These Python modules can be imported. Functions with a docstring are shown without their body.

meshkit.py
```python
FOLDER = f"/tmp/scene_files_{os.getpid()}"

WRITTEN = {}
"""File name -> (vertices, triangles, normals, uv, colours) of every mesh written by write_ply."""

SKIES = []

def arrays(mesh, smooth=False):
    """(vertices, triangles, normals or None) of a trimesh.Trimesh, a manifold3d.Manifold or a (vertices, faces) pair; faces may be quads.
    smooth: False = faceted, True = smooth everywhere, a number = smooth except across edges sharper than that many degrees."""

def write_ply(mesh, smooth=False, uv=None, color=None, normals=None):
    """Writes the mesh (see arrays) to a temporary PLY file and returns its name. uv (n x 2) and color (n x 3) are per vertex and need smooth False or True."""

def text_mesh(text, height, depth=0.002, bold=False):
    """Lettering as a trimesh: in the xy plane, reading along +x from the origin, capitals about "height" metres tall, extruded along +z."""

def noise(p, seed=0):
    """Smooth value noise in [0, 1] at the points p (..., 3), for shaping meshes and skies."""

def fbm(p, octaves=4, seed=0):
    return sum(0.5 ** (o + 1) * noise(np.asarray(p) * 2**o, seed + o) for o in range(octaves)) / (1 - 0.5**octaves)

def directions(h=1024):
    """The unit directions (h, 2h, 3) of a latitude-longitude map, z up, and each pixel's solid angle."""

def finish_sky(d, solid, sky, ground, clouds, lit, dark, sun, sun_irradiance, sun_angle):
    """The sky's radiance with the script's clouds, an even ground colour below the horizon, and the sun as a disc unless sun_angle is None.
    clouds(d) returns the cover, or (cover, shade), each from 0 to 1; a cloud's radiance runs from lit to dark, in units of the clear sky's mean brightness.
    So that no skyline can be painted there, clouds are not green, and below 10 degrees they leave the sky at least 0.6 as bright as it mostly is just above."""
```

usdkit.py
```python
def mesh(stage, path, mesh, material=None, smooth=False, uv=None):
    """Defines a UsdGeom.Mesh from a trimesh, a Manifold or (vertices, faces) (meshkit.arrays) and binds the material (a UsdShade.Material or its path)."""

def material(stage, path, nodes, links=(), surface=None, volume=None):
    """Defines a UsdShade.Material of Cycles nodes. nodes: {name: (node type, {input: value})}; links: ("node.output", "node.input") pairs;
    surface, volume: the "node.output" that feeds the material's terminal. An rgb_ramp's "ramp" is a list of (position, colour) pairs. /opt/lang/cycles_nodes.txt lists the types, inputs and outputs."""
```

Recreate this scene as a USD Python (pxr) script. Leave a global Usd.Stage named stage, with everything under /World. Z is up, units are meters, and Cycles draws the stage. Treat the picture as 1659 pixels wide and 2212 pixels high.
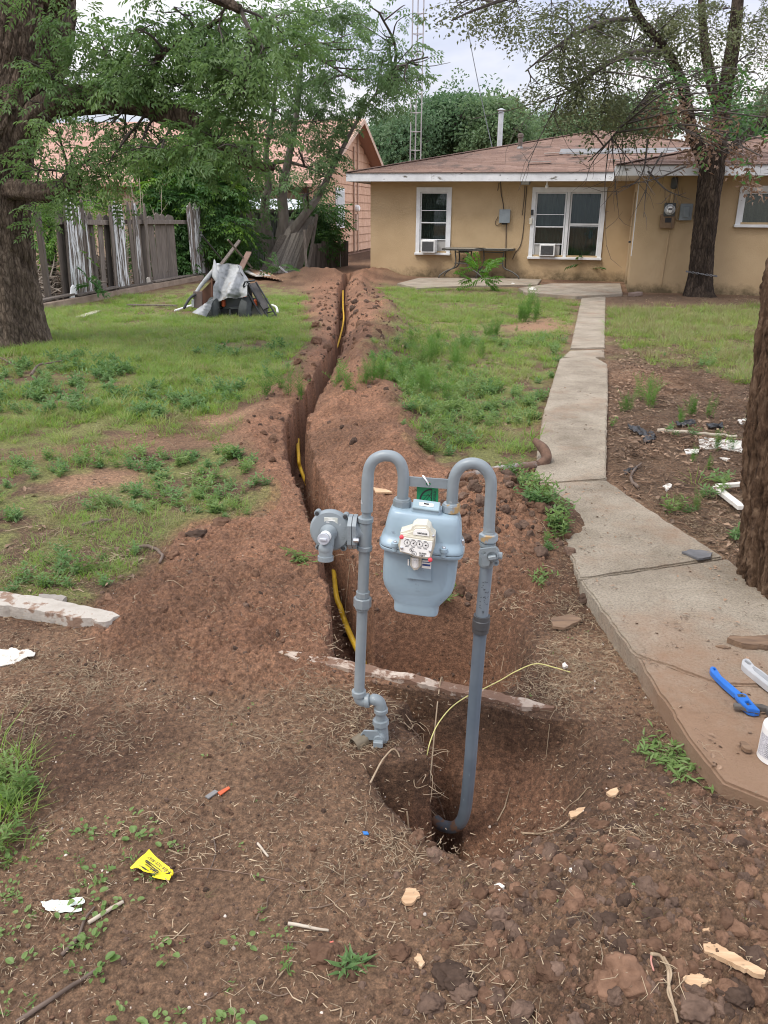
import math, random
import numpy as np, trimesh, shapely, usdkit, meshkit
from shapely.geometry import Polygon, LineString, box as sbox
from scipy.spatial import cKDTree
from scipy.spatial.transform import Rotation
from pxr import Usd, UsdGeom, UsdLux, UsdShade, Gf, Sdf, Vt

stage = Usd.Stage.CreateInMemory()
UsdGeom.SetStageUpAxis(stage, 'Z')
UsdGeom.SetStageMetersPerUnit(stage, 1.0)
UsdGeom.Xform.Define(stage, '/World')
UsdGeom.Scope.Define(stage, '/World/Looks')

# ---------------------------------------------------------------- camera, sky, sun, exposure
EYE, PITCH, ROLL, FOC = 1.58, math.radians(20.3), 0.008, 1750.0
CR, SR, CP, SP = math.cos(ROLL), math.sin(ROLL), math.cos(PITCH), math.sin(PITCH)
fwd, down, side = np.array([0, CP, -SP]), np.array([0, -SP, -CP]), np.array([1.0, 0, 0])
cam_r, cam_u = side * CR - down * SR, -(side * SR + down * CR)
cam = UsdGeom.Camera.Define(stage, '/World/camera')
cam.CreateHorizontalApertureAttr(24.0)
cam.CreateFocalLengthAttr(24.0 * FOC / 1659.0)
cam.CreateFStopAttr(0.0)
cam.CreateClippingRangeAttr((0.05, 2000.0))
cam.CreateExposureAttr(1.02)
cam.AddTransformOp().Set(Gf.Matrix4d(*[float(x) for x in [*cam_r, 0, *cam_u, 0, *(-fwd), 0, 0, 0, EYE, 1]]))

SUN = np.array([-0.42, -0.30, 0.86]); SUN /= np.linalg.norm(SUN)
sun = UsdLux.DistantLight.Define(stage, '/World/sun')
sun.CreateIntensityAttr(0.40)
sun.CreateAngleAttr(22.0)
sun.CreateNormalizeAttr(True)
sun.CreateColorAttr(Gf.Vec3f(1.0, 0.94, 0.85))
sun.AddRotateXYZOp().Set(Gf.Vec3f(math.degrees(math.acos(SUN[2])), 0, math.degrees(math.atan2(SUN[0], -SUN[1]))))

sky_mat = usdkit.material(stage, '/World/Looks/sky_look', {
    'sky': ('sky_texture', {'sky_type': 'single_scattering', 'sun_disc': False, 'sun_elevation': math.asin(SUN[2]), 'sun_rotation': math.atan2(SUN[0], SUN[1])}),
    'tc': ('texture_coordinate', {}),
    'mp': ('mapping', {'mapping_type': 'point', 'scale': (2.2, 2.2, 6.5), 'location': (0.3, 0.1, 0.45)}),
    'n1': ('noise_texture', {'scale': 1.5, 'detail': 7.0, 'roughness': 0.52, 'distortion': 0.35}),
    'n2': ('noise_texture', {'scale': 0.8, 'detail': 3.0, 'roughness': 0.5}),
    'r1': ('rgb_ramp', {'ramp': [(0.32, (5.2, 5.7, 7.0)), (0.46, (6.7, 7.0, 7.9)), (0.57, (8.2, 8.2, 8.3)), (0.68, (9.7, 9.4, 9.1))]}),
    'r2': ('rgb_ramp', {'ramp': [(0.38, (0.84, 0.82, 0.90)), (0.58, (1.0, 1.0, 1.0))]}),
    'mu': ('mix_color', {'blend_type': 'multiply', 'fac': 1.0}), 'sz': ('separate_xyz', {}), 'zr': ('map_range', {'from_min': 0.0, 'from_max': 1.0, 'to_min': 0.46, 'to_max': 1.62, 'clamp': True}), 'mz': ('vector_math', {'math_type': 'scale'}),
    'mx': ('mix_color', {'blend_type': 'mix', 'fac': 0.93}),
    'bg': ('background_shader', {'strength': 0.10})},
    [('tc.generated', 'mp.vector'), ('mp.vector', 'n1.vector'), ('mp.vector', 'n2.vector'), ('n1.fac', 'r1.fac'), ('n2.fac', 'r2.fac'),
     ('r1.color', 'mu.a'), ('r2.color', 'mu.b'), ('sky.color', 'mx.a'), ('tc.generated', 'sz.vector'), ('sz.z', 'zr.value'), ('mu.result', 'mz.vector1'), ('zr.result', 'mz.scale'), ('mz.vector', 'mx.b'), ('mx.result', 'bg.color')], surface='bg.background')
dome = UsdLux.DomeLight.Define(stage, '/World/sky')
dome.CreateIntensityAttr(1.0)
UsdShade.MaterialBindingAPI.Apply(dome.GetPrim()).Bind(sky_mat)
dome.GetPrim().SetCustomDataByKey('kind', 'structure')

# ---------------------------------------------------------------- helpers: rays of the survey photograph, scene prims, meshes
def ray(px, py):
    u, v = (px - 829.5) / FOC, (py - 1106.0) / FOC
    a, b = u * CR + v * SR, -u * SR + v * CR
    return a * side + fwd + b * down

def G(px, py, z=0.0):                       # where a sight line meets the level z
    d = ray(px, py); t = (z - EYE) / d[2]
    return np.array([d[0] * t, d[1] * t, z])

def Y(px, py, y):                           # where a sight line reaches the distance y
    d = ray(px, py)
    return np.array([0, 0, EYE]) + d * (y / d[1])

def plane(px, py, p0, n):                   # where a sight line meets an upright plane
    d = ray(px, py); o = np.array([0, 0, EYE])
    return o + d * (np.dot(np.asarray(p0) - o, n) / np.dot(d, n))

used, base_of = {}, {}
def fresh(parent, name):
    k = (parent, name); used[k] = used.get(k, -1) + 1
    return f'{parent}/{name}' + (f'_{used[k]:03d}' if used[k] else '')

def tag(prim, label=None, cat=None, group=None, kind=None):
    p = prim.GetPrim() if hasattr(prim, 'GetPrim') else prim
    for k, v in (('label', label), ('category', cat), ('group', group), ('kind', kind)):
        if v: p.SetCustomDataByKey(k, v)
    return p

def thing(name, label, cat, loc=(0, 0, 0), group=None, rz=0.0):
    path = fresh('/World', name); x = UsdGeom.Xform.Define(stage, path)
    x.AddTranslateOp().Set(Gf.Vec3d(*map(float, loc)))
    if rz: x.AddRotateZOp().Set(float(rz))
    base_of[path] = (np.asarray(loc, float), rz)
    tag(x, label, cat, group)
    return path

def part(parent, name, mesh, mat, smooth=False, label=None, kind=None, world=True):
    """one mesh below a thing (or a part); vertices are given in world metres unless world is False"""
    path = fresh(parent, name)
    v, f = (mesh.vertices, mesh.faces) if hasattr(mesh, 'vertices') else meshkit.arrays(mesh)[:2]
    v = np.array(v, float)
    if world:
        top = '/'.join(parent.split('/')[:3])
        if top in base_of:
            b, rz = base_of[top]; v = v - b
            if rz:
                c, s = math.cos(math.radians(-rz)), math.sin(math.radians(-rz)); v = np.c_[v[:, 0] * c - v[:, 1] * s, v[:, 0] * s + v[:, 1] * c, v[:, 2]]
    usdkit.mesh(stage, path, (v, np.array(f)), mat, smooth)
    if label or kind: tag(stage.GetPrimAtPath(path), label, None, None, kind)
    return path

def single(name, mesh, mat, label=None, cat=None, group=None, kind=None, smooth=False):
    path = fresh('/World', name)
    usdkit.mesh(stage, path, mesh, mat, smooth)
    tag(stage.GetPrimAtPath(path), label, cat, group, kind)
    return path

classes = {}
def proto_class(key):
    path = f'/World/_kinds_{key}'
    stage.CreateClassPrim('/World/Kinds') if not stage.GetPrimAtPath('/World/Kinds') else None
    return path

def copy_of(src, name, label, cat, loc, rz=0.0, group=None, scale=1.0):
    path = fresh('/World', name); x = UsdGeom.Xform.Define(stage, path)
    p = x.GetPrim()
    p.GetReferences().AddInternalReference(src); p.SetInstanceable(True)
    x.ClearXformOpOrder()
    for a in ('xformOp:translate', 'xformOp:rotateZ', 'xformOp:scale'):
        pass
    m = Gf.Matrix4d(1.0); m.SetScale(float(scale)); r = Gf.Matrix4d(1.0); r.SetRotate(Gf.Rotation(Gf.Vec3d(0, 0, 1), float(rz))); t = Gf.Matrix4d(1.0); t.SetTranslate(Gf.Vec3d(*map(float, loc)))
    x.AddTransformOp().Set(m * r * t)
    tag(p, label, cat, group)
    return path

def instancer(path, protos, pos, rot, scale, index, kind='stuff', label=None, cat=None):
    """protos: list of (mesh, material); rot: scipy Rotation; scale (n,) or (n,3)"""
    pi = UsdGeom.PointInstancer.Define(stage, path)
    rel = pi.CreatePrototypesRel()
    for k, (m, mat) in enumerate(protos):
        pp = f'{path}/kind_{k}'
        usdkit.mesh(stage, pp, m, mat, False)
        rel.AddTarget(pp)
    n = len(pos)
    pi.CreatePositionsAttr(Vt.Vec3fArray.FromNumpy(np.asarray(pos, np.float32)))
    q = rot.as_quat()
    pi.CreateOrientationsAttr(Vt.QuathArray([Gf.Quath(float(a[3]), float(a[0]), float(a[1]), float(a[2])) for a in q]))
    s = np.asarray(scale, np.float32)
    if s.ndim == 1: s = np.repeat(s[:, None], 3, 1)
    pi.CreateScalesAttr(Vt.Vec3fArray.FromNumpy(np.ascontiguousarray(s)))
    pi.CreateProtoIndicesAttr(Vt.IntArray.FromNumpy(np.asarray(index, np.int32)))
    tag(pi, label, cat, None, kind)
    return path

rng = np.random.default_rng(11)
TAB = np.random.default_rng(5).random((8, 256, 256))
def vn(x, y, seed=0):                       # smooth 2-D value noise in [0, 1]
    x, y = np.asarray(x, float) + seed * 17.31, np.asarray(y, float) - seed * 9.77
    i, j = np.floor(x).astype(int), np.floor(y).astype(int)
    a, b = x - i, y - j
    a, b = a * a * a * (a * (a * 6 - 15) + 10), b * b * b * (b * (b * 6 - 15) + 10)
    T = TAB[seed % 8]; i0, i1, j0, j1 = i & 255, (i + 1) & 255, j & 255, (j + 1) & 255
    return (T[i0, j0] * (1 - a) + T[i1, j0] * a) * (1 - b) + (T[i0, j1] * (1 - a) + T[i1, j1] * a) * b

def fb(x, y, oct=4, seed=0, rough=0.5):
    s, w, t = 0.0, 1.0, 0.0
    c, d = 0.8, 0.6
    for o in range(oct):
        s = s + w * vn(x, y, seed + o); t += w; w *= rough
        x, y = (x * c - y * d) * 2.03, (x * d + y * c) * 2.03
    return s / t

def sm(a, b, x):
    t = np.clip((np.asarray(x, float) - a) / (b - a), 0, 1)
    return t * t * (3 - 2 * t)

def unit(v):
    v = np.asarray(v, float); return v / max(np.linalg.norm(v), 1e-9)

def cat(ms):
    vs, fs, n = [], [], 0
    for m in ms:
        v, f = (m.vertices, m.faces) if hasattr(m, 'vertices') else m
        v = np.asarray(v, float); f = np.asarray(f, int)
        if f.shape[1] == 4: f = np.vstack([f[:, [0, 1, 2]], f[:, [0, 2, 3]]])
        vs.append(v); fs.append(f + n); n += len(v)
    return np.vstack(vs), np.vstack(fs)

def path_smooth(pts, n):
    """Catmull-Rom through points, n samples"""
    p = np.asarray(pts, float)
    if len(p) < 3:
        return p[0] + (p[-1] - p[0]) * np.linspace(0, 1, n)[:, None]
    q = np.vstack([2 * p[0] - p[1], p, 2 * p[-1] - p[-2]])
    t = np.linspace(0, len(p) - 1, n); k = np.minimum(t.astype(int), len(p) - 2); u = (t - k)[:, None]
    a, b, c, d = q[k], q[k + 1], q[k + 2], q[k + 3]
    return 0.5 * (2 * b + (c - a) * u + (2 * a - 5 * b + 4 * c - d) * u ** 2 + (3 * b - a - 3 * c + d) * u ** 3)

def tube(pts, radii, sides=10, cap=True):
    p = np.asarray(pts, float); n = len(p)
    r = np.broadcast_to(radii, (n,)).astype(float)
    t = np.gradient(p, axis=0); t /= np.linalg.norm(t, axis=1, keepdims=True) + 1e-12
    a = np.zeros((n, 3)); ref = np.array([0, 0, 1.0]) if abs(t[0][2]) < 0.9 else np.array([1.0, 0, 0])
    a[0] = unit(np.cross(t[0], ref))
    for i in range(1, n):
        w = a[i - 1] - t[i] * np.dot(a[i - 1], t[i]); a[i] = unit(w)
    b = np.cross(t, a); ang = np.arange(sides) * 2 * np.pi / sides
    v = p[:, None] + r[:, None, None] * (np.cos(ang)[None, :, None] * a[:, None] + np.sin(ang)[None, :, None] * b[:, None])
    i, j = np.meshgrid(np.arange(n - 1), np.arange(sides), indexing='ij'); j2 = (j + 1) % sides
    q = np.stack([i * sides + j, i * sides + j2, (i + 1) * sides + j2, (i + 1) * sides + j], -1).reshape(-1, 4)
    v = v.reshape(-1, 3); f = np.vstack([q[:, [0, 1, 2]], q[:, [0, 2, 3]]])
    if cap:
        m = len(v); v = np.vstack([v, p[0], p[-1]]); k = np.arange(sides); k2 = (k + 1) % sides
        e = (n - 1) * sides
        f = np.vstack([f, np.c_[np.full(sides, m), k2, k], np.c_[np.full(sides, m + 1), e + k, e + k2]])
    return v, f

def lathe(a, b, prof, sides=24, flat=None):
    """turned shape about the axis from a to b; prof: (distance in metres along it, radius)"""
    a, b = np.asarray(a, float), np.asarray(b, float); d = unit(b - a)
    ref = np.array([0, 0, 1.0]) if abs(d[2]) < 0.9 else np.array([0, 1.0, 0])
    x = unit(np.cross(ref, d)); y = np.cross(d, x)
    ang = np.arange(sides) * 2 * np.pi / sides
    v = [a + d * s + r * (np.cos(t) * x + np.sin(t) * y) for s, r in prof for t in ang]
    n = len(prof); i, j = np.meshgrid(np.arange(n - 1), np.arange(sides), indexing='ij'); j2 = (j + 1) % sides
    q = np.stack([i * sides + j, i * sides + j2, (i + 1) * sides + j2, (i + 1) * sides + j], -1).reshape(-1, 4)
    m = n * sides; v = np.vstack([v, a + d * prof[0][0], a + d * prof[-1][0]]); k = np.arange(sides); k2 = (k + 1) % sides; e = (n - 1) * sides
    f = np.vstack([q[:, [0, 1, 2]], q[:, [0, 2, 3]], np.c_[np.full(sides, m), k2, k], np.c_[np.full(sides, m + 1), e + k, e + k2]])
    return v, f

def collar(a, b, r, c=0.003, sides=24):       # a cylinder from a to b with chamfered rims
    L = np.linalg.norm(np.asarray(b, float) - np.asarray(a, float))
    return lathe(a, b, [(0, r - c), (c, r), (L - c, r), (L, r - c)], sides)

def cbox(size, c=0.0, at=(0, 0, 0), R=None):
    """box with chamfered edges, centred; R: 3x3 with the box axes as columns"""
    h = np.asarray(size, float) / 2
    if c <= 0:
        m = trimesh.creation.box(size); v, f = np.array(m.vertices), np.array(m.faces)
    else:
        pts = []
        for sx in (-1, 1):
            for sy in (-1, 1):
                for sz in (-1, 1):
                    s = np.array([sx, sy, sz])
                    for k in range(3):
                        q = s * (h - c); q[k] = s[k] * h[k]; pts.append(q)
        m = trimesh.Trimesh(np.array(pts)).convex_hull; v, f = np.array(m.vertices), np.array(m.faces)
    if R is not None: v = v @ np.asarray(R).T
    return v + np.asarray(at, float), f

def frame(z=None, x=None, y=None):
    """3x3 axes from one main direction and a hint"""
    if x is not None:
        x = unit(x); z = unit(np.asarray(z if z is not None else (0, 0, 1.0)) - x * np.dot(x, z if z is not None else (0, 0, 1.0))); y = np.cross(z, x)
        return np.stack([x, y, z], 1)
    z = unit(z); ref = np.array([0, 1.0, 0]) if abs(z[1]) < 0.9 else np.array([1.0, 0, 0])
    x = unit(np.cross(ref, z)); return np.stack([x, np.cross(z, x), z], 1)

def beam(a, b, w, t, hint=(0, 0, 1), c=0.0):
    """a bar of section w (sideways) x t (along hint) from a to b"""
    a, b = np.asarray(a, float), np.asarray(b, float); R = frame(x=b - a, z=np.asarray(hint, float))
    return cbox((np.linalg.norm(b - a), w, t), c, (a + b) / 2, R)

def extrude(poly, depth, R=np.eye(3), at=(0, 0, 0)):
    """shapely polygon in the x-y plane of R, thickness along R's z"""
    m = trimesh.creation.extrude_polygon(poly, depth)
    return np.array(m.vertices) @ np.asarray(R).T + np.asarray(at, float), np.array(m.faces)

def text(s, height, at, R, depth=0.0006, bold=False, centre=True):
    m = meshkit.text_mesh(s, height, depth, bold); v = np.array(m.vertices)
    if centre: v = v - [v[:, 0].mean() * 0 + (v[:, 0].min() + v[:, 0].max()) / 2, (v[:, 1].min() + v[:, 1].max()) / 2, 0]
    return v @ np.asarray(R).T + np.asarray(at, float), np.array(m.faces)

def bump_rock(seed, sub=2, rough=0.35, squash=(1, 1, .75)):
    m = trimesh.creation.icosphere(sub, 1.0); v = np.array(m.vertices)
    n = meshkit.fbm(v * 1.3 + seed * 7.1, 3, seed); v = v * (0.62 + rough * 2.2 * (n - 0.3))[:, None]
    return v * np.asarray(squash), np.array(m.faces)

# ---------------------------------------------------------------- materials
looks = {}
def look(name, ramp, scale=20.0, stretch=(1, 1, 1), detail=5.0, rough=0.6, metal=0.0, bump=0.0, bscale=60.0, spec=0.5, space='object', distort=0.0, rscale=None, second=None, coat=0.0, sheen=0.0, per_item=0.0):
    """colour ramp over noise, a finer noise for relief; second=(colour, threshold, scale, stretch): peeling, dirt, rust in patches"""
    if name in looks: return looks[name]
    if not isinstance(ramp[0], tuple): ramp = [(0.3, tuple(0.82 * c for c in ramp)), (0.7, tuple(min(1.15 * c, 0.9) for c in ramp))]
    N = {'p': ('principled_bsdf', {'roughness': rough, 'metallic': metal, 'specular_ior_level': spec, 'coat_weight': coat, 'sheen_weight': sheen}),
         'm': ('mapping', {'mapping_type': 'point', 'scale': stretch}),
         'n': ('noise_texture', {'scale': scale, 'detail': detail, 'roughness': 0.6, 'distortion': distort}),
         'r': ('rgb_ramp', {'ramp': ramp})}
    if space == 'object': N['g'] = ('texture_coordinate', {}); src = 'g.object'
    else: N['g'] = ('geometry', {}); src = 'g.position'
    L = [(src, 'm.vector'), ('m.vector', 'n.vector'), ('n.fac', 'r.fac')]; col = 'r.color'
    if second:
        c2, th, sc2, st2 = second
        N['m2'] = ('mapping', {'mapping_type': 'point', 'scale': st2}); N['n2'] = ('noise_texture', {'scale': sc2, 'detail': 6.0, 'roughness': 0.65})
        N['t2'] = ('rgb_ramp', {'ramp': [(th - 0.03, (0, 0, 0)), (th + 0.03, (1, 1, 1))]}); N['x2'] = ('mix_color', {'blend_type': 'mix', 'b': c2})
        N['s2'] = ('rgb_to_bw', {})
        L += [(src, 'm2.vector'), ('m2.vector', 'n2.vector'), ('n2.fac', 't2.fac'), ('t2.color', 's2.color'), ('s2.val', 'x2.fac'), (col, 'x2.a')]; col = 'x2.result'
    if per_item:
        N['oi'] = ('object_info', {}); N['rv'] = ('map_range', {'from_min': 0.0, 'from_max': 1.0, 'to_min': 1.0 - per_item, 'to_max': 1.0 + per_item})
        N['hv'] = ('hsv', {'hue': 0.5, 'saturation': 1.0, 'fac': 1.0})
        L += [('oi.random', 'rv.value'), ('rv.result', 'hv.value'), (col, 'hv.color')]; col = 'hv.color'
    L.append((col, 'p.base_color'))
    if bump:
        N['nb'] = ('noise_texture', {'scale': bscale, 'detail': 5.0, 'roughness': 0.6}); N['b'] = ('bump', {'strength': 1.0, 'distance': bump})
        L += [('m.vector', 'nb.vector'), ('nb.fac', 'b.height'), ('b.normal', 'p.normal')]
    looks[name] = usdkit.material(stage, f'/World/Looks/{name}', N, L, surface='p.BSDF')
    return looks[name]

def leaf_look(name, c1, c2, trans=0.35, rough=0.5, spec=0.35, per_item=0.25):
    if name in looks: return looks[name]
    N = {'oi': ('object_info', {}), 'g': ('geometry', {}), 'ad': ('math', {'math_type': 'add'}), 'fr': ('math', {'math_type': 'fract' if False else 'fraction'}),
         'r': ('rgb_ramp', {'ramp': [(0.0, c1), (1.0, c2)]}), 'p': ('principled_bsdf', {'roughness': rough, 'specular_ior_level': spec}),
         't': ('translucent_bsdf', {}), 'hs': ('hsv', {'hue': 0.49, 'saturation': 1.1, 'value': 1.35, 'fac': 1.0}), 'mc': ('mix_closure', {'fac': trans})}
    L = [('oi.random', 'ad.value1'), ('g.random_per_island', 'ad.value2'), ('ad.value', 'fr.value1'), ('fr.value', 'r.fac'), ('r.color', 'p.base_color'), ('r.color', 'hs.color'), ('hs.color', 't.color'), ('p.BSDF', 'mc.closure1'), ('t.BSDF', 'mc.closure2')]
    looks[name] = usdkit.material(stage, f'/World/Looks/{name}', N, L, surface='mc.closure')
    return looks[name]

paint_grey = look('meter_grey_paint', [(0.3, (0.160, 0.190, 0.207)), (0.7, (0.212, 0.243, 0.258))], 9, rough=0.42, bump=0.0008, bscale=90, second=((.30, .33, .34), 0.69, 35, (1, 1, .5)))
# ---------------------------------------------------------------- the ground: one sheet with trench, pits and spoil
def W(pts): return np.array([G(*p)[:2] for p in pts])
TRENCH = W([(752, 603), (739, 625), (740, 690), (733, 735), (716, 785), (692, 832), (662, 880), (640, 925), (640, 968), (660, 1035), (692, 1105), (722, 1185), (742, 1265), (756, 1340), (780, 1400)])
def seg_dist(x, y, line):
    """distance to a polyline, and the side (positive to its left when walking along it)"""
    best = np.full(np.shape(x), 1e9); sign = np.zeros(np.shape(x)); along = np.zeros(np.shape(x)); acc = 0.0
    for a, b in zip(line[:-1], line[1:]):
        d = b - a; L2 = d @ d
        t = np.clip(((x - a[0]) * d[0] + (y - a[1]) * d[1]) / L2, 0, 1)
        ex, ey = x - a[0] - t * d[0], y - a[1] - t * d[1]; q = np.hypot(ex, ey); m = q < best
        best = np.where(m, q, best); sign = np.where(m, np.sign(d[0] * ey - d[1] * ex), sign); along = np.where(m, acc + t * math.sqrt(L2), along); acc += math.sqrt(L2)
    return best, sign, along

def ell(x, y, c, rx, ry, ang=0.0):
    ca, sa = math.cos(ang), math.sin(ang); dx, dy = x - c[0], y - c[1]
    return np.hypot((dx * ca + dy * sa) / rx, (-dx * sa + dy * ca) / ry)

SPOIL = Polygon(W([(700, 600), (655, 640), (640, 690), (690, 700), (655, 780), (605, 850), (535, 900), (520, 985), (575, 1060), (560, 1120), (410, 1125), (330, 1220), (200, 1320), (180, 1400), (420, 1500), (700, 1480), (1060, 1470), (1180, 1330), (1170, 1190), (1090, 1085), (960, 1030), (890, 990), (855, 900), (795, 830), (845, 745), (838, 680), (812, 615), (830, 590), (700, 585)]))
HOLE = W([(850, 1560), (905, 1595), (925, 1640), (790, 1660), (800, 1730), (870, 1800), (945, 1845), (1010, 1885), (1130, 1868), (1240, 1808), (1315, 1720), (1330, 1640), (1260, 1562), (1120, 1530), (1000, 1512), (880, 1495)])
HOLE_P = Polygon(HOLE)
RIDGE_R = W([(835, 655), (842, 735), (800, 800), (815, 850), (850, 905), (865, 960), (850, 1010), (905, 1060)])
PILE_R, PILE_L = G(1090, 1130)[:2], G(420, 1270)[:2]
CURB_A, CURB_B = G(-120, 1287)[:2], G(1215, 1543)[:2]

KERB_LINE = np.array([G(585, 1411)[:2], G(1205, 1542)[:2]])
def poly_in(x, y, poly, warp=0.0, seed=0, freq=2.0):
    x, y = np.asarray(x, float), np.asarray(y, float)
    if warp:
        s = warp * np.clip(y / 6.0, 0.35, 2.0)
        x, y = x + s * (fb(x * freq, y * freq, 3, seed) - 0.5) * 2, y + s * (fb(x * freq, y * freq, 3, seed + 3) - 0.5) * 2
    return shapely.contains_xy(poly, x, y)

def soft_in(x, y, poly, warp, seed, spread=0.12):
    out = 0.0
    for k, (dx, dy) in enumerate(((0, 0), (.7, .4), (-.6, .5), (.2, -.8), (-.5, -.6))):
        s = spread * np.clip(np.asarray(y) / 5.0, 0.4, 2.5)
        out = out + poly_in(x + dx * s, y + dy * s, poly, warp, seed)
    return out / 5.0

def edge_dist(x, y, poly):
    """signed distance (positive inside) to a polygon outline"""
    ring = np.array(poly.exterior.coords); d = seg_dist(x, y, ring)[0]
    return np.where(shapely.contains_xy(poly, x, y), d, -d)

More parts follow.
